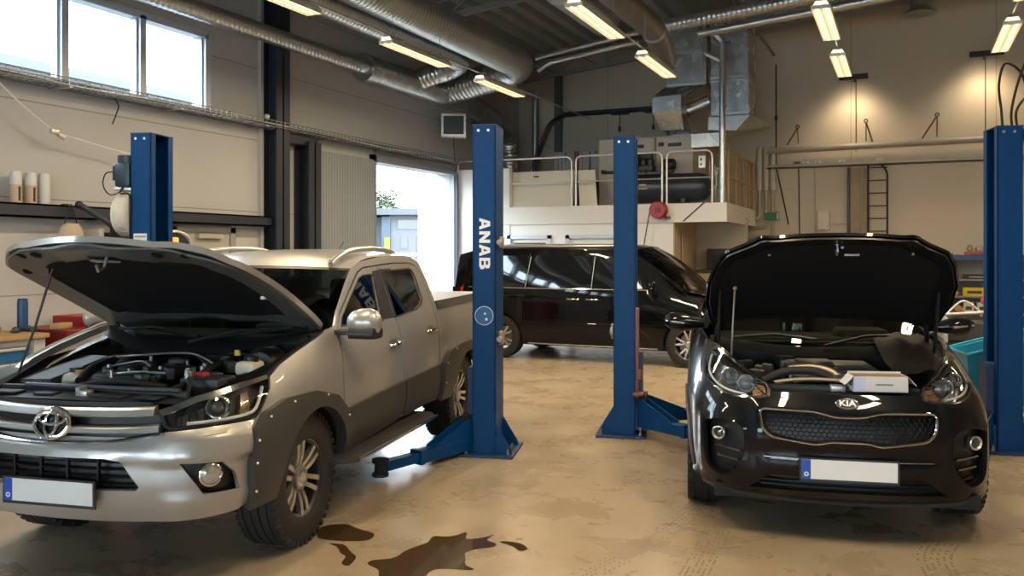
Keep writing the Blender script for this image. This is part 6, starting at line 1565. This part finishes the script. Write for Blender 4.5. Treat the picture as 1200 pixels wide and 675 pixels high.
# ------------------------------------------------------------------ left wall fittings
tr_ = empty('cable_tray', (-8.45, 5, 3.53), 0, 'long wire mesh cable tray along the wall under the window strip', 'cable tray')
m = MB(); y0, y1 = -5-5, 15.9-5
for x, z in ((-.14,.0),(-.05,0),(.05,0),(.14,0),(-.14,.045),(.14,.045),(.14,.085),(-.14,.085)): m.tube([(x,y0,z),(x,y1,z)], .0075, 4)
y = -.2-5+2
while y < y1:
    for a, b in (((-.14,.085),(-.14,0)), ((-.14,0),(.14,0)), ((.14,0),(.14,.085))): m.cyl((a[0],y,a[1]),(b[0],y,b[1]),.006,n=4,caps=False)
    y += .10
m.build('mesh', mat('tray_wire', (.22,.23,.24), .45, .6), tr_, smooth=False)
for k, (x, r, c) in enumerate(((-.09,.016,M_BLACK),(-.03,.012,M_PLAST),(.04,.018,M_PLAST),(.10,.010,M_STEELTUBE))):
    m = MB(); random.seed(k); m.tube(spl([(x+random.uniform(-.03,.03), -9+.9*i, .02+random.uniform(0,.03)) for i in range(23)], 3, False), r, 6); m.build('cable', c, tr_)
for k in range(12):
    m = MB(); m.bx(-.19,.16,-8+1.6*k-.02,-8+1.6*k+.02,-.02,-.005); m.build('support_arm', M_GALV, tr_, smooth=False)
m = MB(); m.ball((-8.35,10.05-.2,3.66),.04,12,8); wallthing(m, 'signal_lamp', M_STEELTUBE, 'small white round lamp on the cable tray by the dark column', 'lamp')
wb = empty('wall_heater', (-8.35, 15.05, 3.98), math.radians(28), 'grey box with a dark screen on the wall above the garage doorway', 'heater')
m = MB(); m.bx(-.05,.45,-.14,.14,0,.46,.015); m.build('body', mat('pale_metal', (.7,.7,.7), .35, .6), wb, smooth=False); m = MB(); m.bx(-.0,.40,-.155,-.14,.05,.41,.006); m.build('screen', mat('dark_screen', (.03,.033,.036), .3), wb, smooth=False); m = MB(); m.tube([(.2,0,0),(.22,0,-.55)], .008, 6); m.build('cable', M_BLACK, wb)
m = MB(); P = [(-8.45,5.2,3.62)] + spl([(-8.4,5.86,3.44),(-8.4,6.15,3.22),(-8.4,6.49,3.03),(-8.4,6.85,2.96),(-8.4,7.39,2.89),(-8.3,7.6,2.86)], 6, False); m.tube(P, .010, 6); cs = wallthing(m, 'white_cable', mat('white_cable', (.72,.72,.72), .5), 'white cable with a small connector hanging from the tray to the lift motor', 'cable')
m = MB(); m.box((-8.4,6.48,3.02),(.06,.10,.06),None,.015); m.cyl((-8.4,6.52,3.0),(-8.4,6.60,2.97),.03,n=12); m.build('connector', M_STEELTUBE, cs)
m = MB(); m.tube(spl([(-8.5,7.3,3.58),(-8.45,7.36,3.45),(-8.48,7.36,3.35),(-8.5,7.32,3.22)],6,False), .008, 6); wallthing(m, 'loose_cable', M_BLACK, 'short loose cable end hanging from the tray left of the lift column', 'cable')
for k, (y, c) in enumerate(((6.12,1),(6.29,1),(6.45,0))):
    o = empty('soap_dispenser', (-8.52, y, 2.235), 0, ('white tube with a brown label, nearest the edge of the photo', 'middle one of three white tubes on the dark rail', 'plain white tube without a label on the dark rail')[k], 'dispenser', 'white tubes on the dark rail')
    m = MB(); m.lathe([(0,0),(.055,0),(.058,.01),(.058,.31),(.05,.33),(0,.335)], (0,0,0), 'Z', 24); m.build('tube', mat('white_tube', (.60,.62,.66), .4), o)
    if c: m = MB(); m.lathe([(.0585,.0),(.0592,.0),(.0592,.19),(.0585,.19)], (0,0,0), 'Z', 24); m.build('label', mat('brown_label', (.52,.40,.28), .6), o); m = MB(); m.bx(.0575,.0605,-.012,.012,.02,.17); m.build('label_print', M_BLACK, o, smooth=False)
# workbench with blue drawers, red cabinet
wbn = empty('workbench', (-8.12, 5.2, 0), 0, 'workbench with a wooden top and blue drawers at the left edge of the photo', 'workbench')
m = MB(); m.bx(-.45,.28,-1.6,.80,.86,.905,.006); m.build('top', mat('worn_wood_top', (.42,.27,.13), .6, noise_amt=.3, noise_scale=6.), wbn)
m = MB(); m.bx(-.42,.20,-1.5,.78,0,.86); m.bx(.20,.235,.66,.78,0,.86); m.bx(.20,.22,-1.5,.78,.80,.86); m.build('body', mat('pale_grey_steel', (.50,.50,.49), .5), wbn, smooth=False)
for k in range(5):
    for y0 in (-1.45,-.40):
        m = MB(); m.bx(.20,.225,y0,y0+1.02,.05+.15*k,.05+.15*k+.135,.004); d = m.build('drawer', mat('blue_drawer', (.015,.12,.30), .45), wbn, smooth=False); m = MB(); m.bx(.225,.245,y0+.03,y0+.99,.05+.15*k+.105,.05+.15*k+.132,.004); m.build('handle', M_STEELTUBE, d, smooth=False)
for (x, y, z, sx, sy, sz, c, nm, lab) in ((-8.25,6.0-.0,.905,.09,.09,.30,'bot','blue_bottle','blue cylindrical bottle standing on the workbench'), ):
    o = empty(nm, (x,y,z), 0, lab, 'bottle'); m = MB(); m.lathe([(0,0),(.05,0),(.052,.01),(.052,.26),(.048,.30),(0,.30)], (0,0,.02), 'Z', 24); m.build('body', mat('blue_bottle', (.02,.07,.20), .4), o); m = MB(); m.cyl((0,0,.30),(0,0,.335),.045,n=20); m.build('cap', mat('dark_blue_cap', (.01,.03,.09), .4), o)
    m = MB(); m.lathe([(0,0),(.07,0),(.07,.02),(.052,.03)],(0,0,0),'Z',20); m.build('holder', M_BLACK, o)
random.seed(11)
for k in range(6):
    y = 5.2+.16*k; m = MB(); s_ = random.uniform(.06,.12); m.box((-8.22+random.uniform(-.08,.14), y, .905+s_*.45), (s_, s_*1.3, s_*.9), random.uniform(0,1), .012); m.cyl((-8.2,y,.91),(-8.2,y+.05,.935+s_*.3),.015,n=8)
    o = m.build('tool_part', M_PLAST if k % 3 else M_GREASE); tag(o, ('small dark tool part lying on the workbench','grey metal part lying on the workbench')[0 if k % 3 else 1], 'tool', 'tool parts on the workbench')
rc_ = empty('tool_cabinet', (-8.05, 6.42, 0), 0, 'red metal tool cabinet beside the workbench, behind the pickup wing', 'tool cabinet')
M_REDC = mat('red_cabinet_paint', (.36,.012,.015), .38)
m = MB(); m.bx(-.5,.30,-.30,.12,0,.92,.01); m.build('body', mat('dark_red_side', (.16,.008,.01), .45), rc_, smooth=False)
m = MB(); m.bx(-.5,.02,.15,.95,0,1.02,.01); m.build('upper_body', M_REDC, rc_, smooth=False); m = MB(); m.bx(.02,.035,.16,.54,.05,1.0,.004); d = m.build('door', M_REDC, rc_, smooth=False); m = MB(); m.bx(.02,.035,.56,.94,.05,1.0,.004); d2 = m.build('door', M_REDC, rc_, smooth=False); m = MB(); m.bx(.035,.06,.27,.37,.83,.97,.01); m.build('dispenser', mat('grey_green_box', (.30,.36,.36), .5), d, smooth=False)
o = MB(); o.box((-8.0,6.25,.95),(.12,.24,.06),.4,.01); wallthing(o, 'wood_block', mat('worn_wood_top', (.42,.27,.13), .6, noise_amt=.3, noise_scale=6.), 'wooden block at the end of the workbench by the red cabinet', 'block')
# hanging cloth bag, dark arm, shelf items near the first column
hb = empty('hanging_bag', (-8.32, 6.62, 1.78), 0, 'beige cloth bag hanging from a hook under the dark rail', 'bag')
m = MB(); vs = []; n = 20
for j, (r, z) in enumerate(((.10,.0),(.15,.02),(.15,.10),(.12,.19),(.08,.25))):
    vs += [((r*.6+.01*math.sin(3*2*PI*i/n+j))*math.cos(2*PI*i/n), (r+.012*math.sin(4*2*PI*i/n+j))*math.sin(2*PI*i/n), z) for i in range(n)]
m.add(vs, [(j*n+i, j*n+(i+1) % n, (j+1)*n+(i+1) % n, (j+1)*n+i) for j in range(4) for i in range(n)] + [tuple(range(n-1,-1,-1))]); m.build('bag', mat('beige_cloth', (.50,.41,.32), .85), hb, angle=80)
m = MB(); m.tube(spl([(0,-.08,.24),(0,-.03,.40),(0,0,.46),(0,.03,.40),(0,.08,.24)],6,False), .006, 6); m.tube([(0,0,.44),(-.05,0,.46),(-.15,0,.46)], .006, 6); m.build('strap', M_BLACK, hb)
m = MB(); m.tube([(-8.35,6.75,2.24),(-8.2,6.95,2.08),(-8.1,7.05,1.98)], .035, 10); m.box((-8.1,7.12,1.97),(.14,.26,.10),None,.02); m.ball((-8.35,6.75,2.24),.045,12,8); wallthing(m, 'jointed_tool_holder', mat('dark_navy_metal', (.015,.02,.04), .45), 'dark jointed tool arm reaching from the rail towards the lift motor', 'arm')
sf = empty('shelf_box', (-8.35, 6.92, 1.62), 0, 'pale box with dark bottles beside the first lift column', 'box')
m = MB(); m.bx(-.30,.12,0,.06,0,.36,.01); m.build('side', M_PANEL, sf, smooth=False); m = MB(); m.bx(-.12,.10,.07,.44,0,.32,.015); m.build('body', mat('dark_brown_case', (.03,.018,.015), .45), sf, smooth=False)
bl = empty('battery_charger', (-8.20, 7.78, 1.58), 0, 'dark blue charger with an orange lamp behind the first lift column', 'charger')
m = MB(); m.prism(spl([(0,0),(.30,0),(.34,.12),(.28,.30),(.12,.37),(0,.36)],3), lambda u, v, h: (h, u, v), -.12, .12); m.build('body', mat('dark_navy_metal', (.015,.02,.04), .45), bl, recalc=True); m = MB(); m.tube(spl([(.13,.34,.0),(.13,.35,.14),(.13,.29,.32),(.13,.12,.385),(.13,0,.375)],5,False), .018, 8); m.build('frame', M_STEELTUBE, bl); m = MB(); m.box((.12,.08,.27),(.03,.12,.09),None,.02); m.build('orange_lamp', mat('orange_lamp', (.9,.35,.08), .4, emit=(1.,.35,.08), estr=1.2), bl)
m = MB(); m.bx(-.12,.12,.05,.32,-1.58,.0); m.build('stand', mat('pale_grey_steel', (.50,.50,.49), .5), bl, smooth=False)

# ------------------------------------------------------------------ right hand shelf and floor things
sr = empty('storage_shelf', (1.35, 18.75, 0), 0, 'blue framed grey storage shelf at the back wall beside the dark bonnet', 'shelf')
m = MB()
for x in (-.64,.66):
    for y in (-.24,.24): m.bx(x-.025,x+.025,y-.025,y+.025,0,1.66)
m.bx(-.66,.68,-.26,-.23,1.58,1.66); m.build('frame', mat('shelf_blue', (.02,.06,.22), .45), sr, smooth=False)
m = MB(); m.bx(-.66,.68,.23,.26,0,1.66); m.bx(-.60,-.58,-.23,.23,0,1.6); m.build('back_panel', mat('shelf_grey', (.24,.24,.23), .5), sr, smooth=False)
for z in (.12,.56,.88,1.20,1.60):
    m = MB(); m.bx(-.62,.64,-.25,.24,z-.03,z); m.build('shelf_board', mat('shelf_grey', (.24,.24,.23), .5), sr, smooth=False)
SX = [('parts_box', -.18,.88,.40,.16,(.62,.45,.03),'yellow parts box on the middle shelf, the wider one'), ('parts_box', .30,.88,.32,.16,(.60,.42,.03),'yellow parts box half behind the last lift column'),
      ('parts_box', -.28,.56,.17,.20,(.55,.54,.50),'white box with dark print on the lower shelf, left one'), ('parts_box', -.04,.56,.20,.20,(.55,.54,.50),'white box with dark print on the lower shelf, right one'),
      ('dark_box', .30,.56,.25,.18,(.05,.045,.04),'dark carton on the lower shelf beside the white boxes'), ('dark_case', -.10,1.20,.55,.09,(.025,.018,.015),'long dark case on the upper shelf'), ('red_box', -.12,1.60,.44,.12,(.50,.05,.07),'pinkish red box on top of the blue framed shelf')]
for nm, x, z, w, h, c, lab in SX:
    o = empty(nm, (1.35+x, 18.60, z), 0, lab, 'box', None); m = MB(); m.bx(-w/2,w/2,-.08,.18,0,h,.008); b = m.build('body', mat('box_%d_%d' % (int(c[0]*100), int(c[1]*100)), c, .6), o, smooth=False); m = MB(); m.bx(-w*.32,w*.30,-.084,-.08,h*.3,h*.62); m.build('print', M_PLAST if c[0] > .3 else M_GREASE, o, smooth=False)
for k, (x, z, r) in enumerate(((-.46,.60+.04,.07),(-.50,.93,.055),(-.36,.62,.06))):
    m = MB(); m.lathe([(0,-.05),(r*.8,-.05),(r,-.03),(r,.03),(r*.8,.05),(r*.35,.05),(r*.3,.03),(0,.03)], (1.35+x,18.6,z), 'Y', 20); wallthing(m, 'coil', mat('orange_brown_coil', (.50,.26,.07), .5), ('round ochre part on the lower shelf beside the white box','small ochre roll on the middle shelf beside the yellow box','second ochre part leaning on the lower shelf')[k], 'roll')
for k, (x, w, h, c) in enumerate(((-.26,.10,.13,(.30,.22,.12)),(-.10,.13,.12,(.42,.38,.32)),(.04,.10,.16,(.10,.09,.08)),(-.60,.12,.09,(.20,.15,.09)))):
    z = 1.72 if k < 3 else 1.66; o = empty('engine_part', (1.35+x,18.58,z if k < 3 else 1.60), .3*k, ('brown metal part on the red box on the shelf','pale metal part on the red box on the shelf','black metal part on the red box on the shelf','brown part on the corner of the blue shelf')[k], 'engine part')
    m = MB(); m.box((0,0,h*.4),(w,.12,h*.7),None,.02); m.cyl((0,-.02,h*.5),(0,-.02,h),w*.35,n=14); m.build('body', mat('part_%d' % k, c, .5, .3), o)
tb = empty('turquoise_bin', (.62, 9.5, .28), math.radians(12), 'turquoise plastic bin standing on a trolley behind the dark car', 'bin')
m = MB(); L_ = lambda z, s: [(-.16*s,-.30*s,z),(.50*s,-.30*s,z),(.50*s,.30*s,z),(-.16*s,.30*s,z)]
m.add(L_(.0,.75)+[(-.18,-.34,.47),(.55,-.34,.68),(.55,.34,.68),(-.18,.34,.47)]+[(-.15,-.31,.47),(.52,-.31,.66),(.52,.31,.66),(-.15,.31,.47)]+L_(.03,.70), [(0,3,2,1),(0,1,5,4),(1,2,6,5),(2,3,7,6),(3,0,4,7),(4,5,9,8),(5,6,10,9),(6,7,11,10),(7,4,8,11),(8,9,13,12),(9,10,14,13),(10,11,15,14),(11,8,12,15),(12,13,14,15)]); m.build('body', mat('turquoise_plastic', (.005,.20,.36), .4), tb, smooth=False)
m = MB(); m.tube([(-.18,-.34,.475),(.55,-.34,.685),(.55,.34,.685),(-.18,.34,.475)], .014, 8, closed=True); m.build('rim', mat('light_turquoise', (.012,.36,.56), .4), tb)
m = MB(); m.bx(-.2,.5,-.28,.28,-.06,-.002)
for x in (-.14,.44):
    for y in (-.22,.22): m.cyl((x,y-.02,-.22),(x,y+.02,-.22),.06,n=14); m.bx(x-.02,x+.02,y-.03,y+.03,-.22,-.06)
m.build('trolley', M_GREASE, tb, smooth=False)
pt = empty('parts_trolley', (.70, 11.6, 0), 0, 'dark tool trolley with pale uprights between the dark car and the shelf', 'trolley')
for z_ in (.62, .18):
    m = MB(); m.bx(-.30,.45,-.25,.25,z_,z_+.04); m.build('tray', M_BLACK, pt, smooth=False)
for x in (-.28,.43):
    for y in (-.23,.23):
        m = MB(); m.bx(x-.02,x+.02,y-.02,y+.02,.08,.95); m.build('upright', M_STEELTUBE, pt, smooth=False); m = MB(); m.cyl((x,y-.015,.05),(x,y+.015,.05),.05,n=12); m.build('caster', M_RUBBER, pt)
m = MB(); m.bx(-.26,.42,-.2,.2,.66,.90,.02); m.build('dark_case', M_PLAST, pt, smooth=False)
m = MB(); m.bx(.16,.22,-.12,.12,.90,1.12,.015); m.bx(.10,.36,-.14,.14,1.10,1.17,.02); rj = m.build('red_tool', mat('red_tool', (.45,.02,.03), .4)); rj.location = (.70,11.6,0); tag(rj, 'red tool standing on the dark trolley behind the turquoise bin', 'tool')
m = MB(); m.tube(spl([(-.25,-.1,1.0),(-.1,-.12,1.14),(.05,-.1,1.05),(.10,-.1,.96)],6,False), .012, 8); m.tube([(-.3,-.15,.98),(.2,-.1,1.02)], .018, 8); m.build('grey_hose', M_STEELTUBE, pt)

# ------------------------------------------------------------------ oil puddles on the floor
M_OIL = mat('spilled_oil', (.060,.036,.015), .07, spec=.6, coat=.4)
def puddle(pts, lab):
    L = spl(pts, 6, True); random.seed(len(pts)); L = [(x+.012*math.sin(31*x+17*y), y+.012*math.sin(27*y-13*x)) for x, y in L]
    m = MB(); m.panel(L, [], lambda u, v: Vector((u, v, .0012)), .06); o = m.build('oil_puddle', M_OIL, smooth=False); tag(o, lab, 'puddle'); return o
puddle([(-2.71,4.04),(-2.64,4.13),(-2.61,4.29),(-2.59,4.46),(-2.6,4.56),(-2.52,4.6),(-2.45,4.7),(-2.38,4.62),(-2.28,4.74),(-2.29,4.65),(-2.18,4.57),(-2.26,4.48),(-2.28,4.36),(-2.2,4.24),(-2.12,4.16),(-2.23,4.13),(-2.29,4.1),(-2.34,4.02),(-2.26,3.83),(-2.29,3.69),(-2.5,3.84),(-2.62,3.98)], 'large dark oil puddle on the floor in front of the lettered lift column')
puddle([(-2.18,4.63),(-2.14,4.67),(-1.99,4.61),(-2.03,4.56),(-2.09,4.59)], 'small oil spot to the right of the large puddle')
puddle([(-3.32,4.35),(-3.3,4.47),(-3.22,4.53),(-3.07,4.5),(-2.93,4.41),(-2.97,4.31),(-3.09,4.27),(-3.21,4.26)], 'oil stain beside the front wheel of the silver pickup')
puddle([(-3.10,4.19),(-3.02,4.21),(-2.90,4.15),(-2.83,4.07),(-2.78,3.96),(-2.83,3.97),(-2.88,4.06),(-2.97,4.13)], 'thin curved oil streak between the pickup wheel and the large puddle')
# ------------------------------------------------------------------ outside, seen through the doorway and the window strip
m = MB(); m.bx(XL-.75, XL-.285, GY1-.02, GY1+.05, -.05, GZ+.1); tag(m.build('trim_5', M_WHITE, smooth=False), kind='structure')
def wp(X, D, z): x, y = cr(X, D); return (x, y, z)
fb = empty('workshop_building', wp(-7.5, 60, -.05), TH, 'low grey building with a strip of windows, seen through the garage doorway', 'building')
M_BW = mat('pale_grey_cladding', (.075,.081,.09), .6); M_BB = mat('blue_grey_cladding', (.03,.046,.065), .5); M_WIN = mat('dark_window', (.02,.03,.036), .1)
m = MB(); m.bx(-1.0,8,0,9,0,4.35); m.build('wall', M_BW, fb, smooth=False)
m = MB(); m.bx(-7,-.95,.8,9,0,4.2); m.bx(-1.5,-.9,-.2,.8,0,4.2); m.build('blue_wall', M_BB, fb, smooth=False)
m = MB(); m.bx(-7.5,8.3,-.8,9.4,4.3,4.75); m.build('roof', mat('grey_roof_edge', (.04,.046,.054), .5), fb, smooth=False)
for x0, x1, z0, z1 in ((-.40,5.6,3.35,3.95),(-.2,.25,2.0,2.75),(.9,1.8,1.4,2.85),(2.7,3.7,1.3,2.6),(-2.6,-2.1,2.8,3.8),(-2.9,-2.2,.6,2.2)):
    m = MB(); m.bx(x0-.06,x1+.06,(-.03 if x0 > -1 else .75),.9,z0-.06,z1+.06); f = m.build('window', mat('grey_window_frame', (.06,.066,.075), .5), fb, smooth=False); m = MB(); m.bx(x0,x1,(-.05 if x0 > -1 else .73),.0 if x0 > -1 else .8,z0,z1); m.build('pane', M_WIN if z1 > 2.7 else mat('pale_pane', (.12,.14,.15), .2), f, smooth=False)
m = MB(); m.bx(-1.30,-.92,-.30,-.2,1.5,2.75); m.build('lime_board', mat('lime_board', (.12,.16,.005), .5), fb, smooth=False)
m = MB(); m.add([(1.8,-.9,4.1),(4.6,-1.2,5.0),(4.6,-.8,5.0),(1.8,-.5,4.1)],[(0,1,2,3)])
for k in range(4): m.tube([(2.0+.7*k,-.9,4.1),(2.4+.7*k,-.9,4.15+.22*k)], .05, 6)
m.build('canopy', mat('grey_roof_edge', (.04,.046,.054), .5), fb, smooth=False)
nb = empty('neighbour_hall', (-30, 12, -.05), 0, 'light blue clad hall seen through the window strip', 'building')
m = MB(); m.bx(-12,0,-40,25,0,8.6); m.build('wall', mat('light_blue_cladding', (.055,.074,.088), .5), nb, smooth=False); m = MB(); m.bx(-12.3,.25,-40.3,25.3,8.6,8.95); m.build('roof_edge', mat('grey_roof_edge', (.04,.046,.054), .5), nb, smooth=False)
m = MB()
for k in range(110): m.bx(.0,.04,-39.8+.59*k,-39.7+.59*k,0,8.6)
m.build('cladding_ribs', mat('light_blue_cladding', (.055,.074,.088), .5), nb, smooth=False)
# tree behind the low building
te = empty('birch_tree', wp(-10.9, 72, 0), 0, 'green leafy tree behind the low grey building', 'tree')
random.seed(4)
m = MB(); m.tube([(0,0,0),(.1,0,3),(.0,.1,6.5)], [.22,.16,.06], 8)
for k in range(10):
    a = random.uniform(0,2*PI); z = random.uniform(3,6); m.tube([(0,0,z),(math.cos(a)*.8,math.sin(a)*.8,z+.6),(math.cos(a)*1.5,math.sin(a)*1.5,z+.9)], [.07,.05,.02], 6)
m.build('trunk', mat('bark', (.10,.08,.06), .9), te)
m = MB()
for k in range(2600):
    a, b, r = random.uniform(0,2*PI), random.uniform(-1,1), random.uniform(.3,1)**.5
    s = (1-b*b)**.5; c = Vector((math.cos(a)*s*1.7*r, math.sin(a)*s*1.7*r, 5.0+b*1.9*r)); c += Vector((.5*math.sin(3*c.z),.4*math.sin(2.3*c.x),0))
    R = Matrix.Rotation(random.uniform(0,6),3,'Z') @ Matrix.Rotation(random.uniform(0,3),3,'X')
    q = random.uniform(.10,.20); m.add([c + R @ Vector(v) for v in ((-q,0,0),(0,-q*.5,0),(q,0,.03),(0,q*.5,0))], [(0,1,2,3)])
m.build('foliage', mat('spring_leaves', (.03,.052,.02), .6, noise_amt=.3), te, smooth=False)
# white cars parked outside
def parked(X, D, rz, lab, c, h=1.0):
    x, y = cr(X, D); t = empty('parked_car', (x, y, -.03), rz, lab, 'car', 'cars parked outside the doorway')
    side = [(2.2,.35),(2.25,.62),(2.05,.78),(1.15,.92),(.45,1.38*h),(-1.2,1.42*h),(-1.95,1.0),(-2.15,.9),(-2.2,.35)]
    L = rounded(side, .12, 3)
    m = MB(); n = len(L); vs = []
    for y_, k in ((-.86,.97),(-.80,1.),(.80,1.),(.86,.97)): vs += [(a*k, y_*(1-.16*max(0,b-.9)), .35+(b-.35)*k) for a, b in L]
    fs = [tuple(range(n-1,-1,-1)), tuple(range(3*n,4*n))] + [(j*n+i, j*n+(i+1) % n, (j+1)*n+(i+1) % n, (j+1)*n+i) for j in range(3) for i in range(n)]
    m.add(vs, fs); m.build('body', mat('parked_%d' % int(c[2]*100), c, .3, coat=.5), t, recalc=True, angle=50)
    for s in (1,-1):
        m = MB(); m.prism([(.98,.95),(.42,1.32*h),(-1.15,1.36*h),(-1.75,1.0)], lambda u, v, hh: (u, s*(hh-.16*(v-.9)*.86), v), .845, .868); m.build('window', M_WIN, t, smooth=False, recalc=True)
        for xw in (1.35,-1.35):
            m = MB(); m.lathe([(.15,-.1),(.30,-.1),(.32,-.07),(.32,.07),(.30,.1),(.15,.1)], (xw,s*.78,.32), 'Y', 20); w = m.build('wheel', M_TYRE, t); m = MB(); m.cyl((xw,s*.80,.32),(xw,s*.87,.32),.20,n=18); m.build('rim', M_RIMS, w)
    m = MB(); m.prism([(1.12,.94),(.50,1.37*h),(.47,1.36*h),(1.05,.92)], lambda u, v, hh: (u+.03, hh, v+.01), -.72, .72); m.build('windscreen', M_WIN, t, smooth=False, recalc=True)
parked(-3.3, 26.5, TH+.5, 'white car parked close outside the doorway', (.20,.20,.20))
parked(-6.9, 40, TH+.15, 'pale car parked farther out in front of the low building', (.16,.17,.18), 1.05)
fn = empty('yard_fence', wp(-6.5, 48, -.03), TH, 'pale low fence across the yard outside', 'fence')
m = MB()
for z in (.9, 1.6): m.bx(-5,4,-.03,.03,z-.08,z+.08)
m.build('rail', M_STEELTUBE, fn, smooth=False)
for k in range(10):
    m = MB(); m.bx(-5+k-.05,-5+k+.05,-.05,.05,0,1.7); m.build('post', M_STEELTUBE, fn, smooth=False)
# ------------------------------------------------------------------ fluorescent fittings
M_TUBE = mat('fluorescent_tube', (1,.92,.8), .4, emit=(1.0,.80,.50), estr=LAMP_GLOW)
M_FIT = mat('lamp_housing_white', (.75,.73,.68), .45)
LZ = 4.28
def hall_lamp(x, y, label, first=None):
    if first is None:
        t = empty('ceiling_lamp', (x, y, LZ), 0, label, 'ceiling lamp', 'fluorescent hall lamps')
        m = MB(); m.prism([(-.10,.0),(-.06,.075),(.06,.075),(.10,.0),(.095,0),(.055,.07),(-.055,.07),(-.095,.0)], lambda u, v, h: (u, h, v), -.75, .75)
        m.bx(-.05, .05, -.4, .4, .075, .10); m.build('housing', M_FIT, t, smooth=False, recalc=True)
        for sx in (-.048, .048):
            m = MB(); m.cyl((sx, -.72, .028), (sx, .72, .028), .030, n=14); m.build('tube', M_TUBE, t)
        m = MB()
        for k in range(25): m.bx(-.095, .095, -.75+.0625*k-.001, -.75+.0625*k+.001, -.012, .03)
        for xx in (-.097, 0, .097): m.bx(xx-.002, xx+.002, -.75, .75, -.012, .03)
        m.build('louvre', mat('louvre_alu', (.85,.80,.70), .3, .5), t, smooth=False)
        for yy in (-.6, .6):
            m = MB(); m.cyl((0, yy, .1), (0, yy, .62), .004, n=6); m.lathe([(0,.10),(.03,.10),(.03,.13),(0,.15)], (0, yy, 0), 'Z', 12); m.build('hanger', M_GALV, t)
        l = bpy.data.lights.new('lamp_light', 'AREA'); l.shape = 'RECTANGLE'; l.size = .16; l.size_y = 1.4; l.energy = LAMP_WATT; l.color = LAMP_RGB
        lo = bpy.data.objects.new('lamp_light', l); COL.objects.link(lo); lo.parent = t; lo.location = (0, 0, -.02)
    else:
        t = copy_tree(first); t.location = (x, y, LZ); tag(t, label)
    return t
rows = [(-5.80, [(3.2,), (6.85,), (9.75,), (12.3,)], 'second'), (-3.15, [(3.6,), (9.2,), (11.75,)], ''), (-.82, [(3.8,), (7.2,), (10.35,), (12.75,)], ''), (1.08, [(4.0,), (9.4,), (11.9,)], ''), (4.6, [(8.,), (12.,), (15.,)], '')]
LBL = {(-5.80, 9.75): 'fluorescent lamp hanging under the middle spiral duct above the pickup', (-5.80, 12.3): 'far lamp at the end of the row under the spiral duct bends',
       (-5.80, 6.85): 'lamp cut off by the top edge near the thin spiral duct', (-3.15, 9.2): 'lamp at the top with a round cable loop beside the brown duct',
       (-3.15, 11.75): 'lamp in front of the silver sheet steel ventilation box', (-.82, 10.35): 'nearer of two lamps in line on the cream back wall',
       (-.82, 12.75): 'farther of two lamps in line on the cream back wall, above the dark bar', (1.08, 11.9): 'lamp near the upper right corner above the last lift column', (1.08, 9.4): 'lamp cut off by the upper right corner of the photo'}
first = None
for x, ys, _ in rows:
    for (y,) in ys:
        t = hall_lamp(x, y, LBL.get((x, y), 'fluorescent hall lamp hanging outside the picture'), first)
        first = first or t
    m = MB(); y0 = min(y for (y,) in ys)-.6; y1 = max(y for (y,) in ys)+(4.2 if x < -5 else .8)
    m.tube([(x, y0, LZ+.11), (x, y1, LZ+.11)], .012, 8)
    w = m.build('lamp_rail', M_GALV); tag(w, {-5.8:'thin steel rail carrying the lamps over the pickup', -3.15:'thin steel rail carrying the lamps by the brown duct', -.82:'thin steel rail carrying the two lamps on the back wall', 1.08:'thin steel rail carrying the lamp over the last lift column', 4.6:'thin steel rail carrying lamps outside the picture'}[x], 'rail')
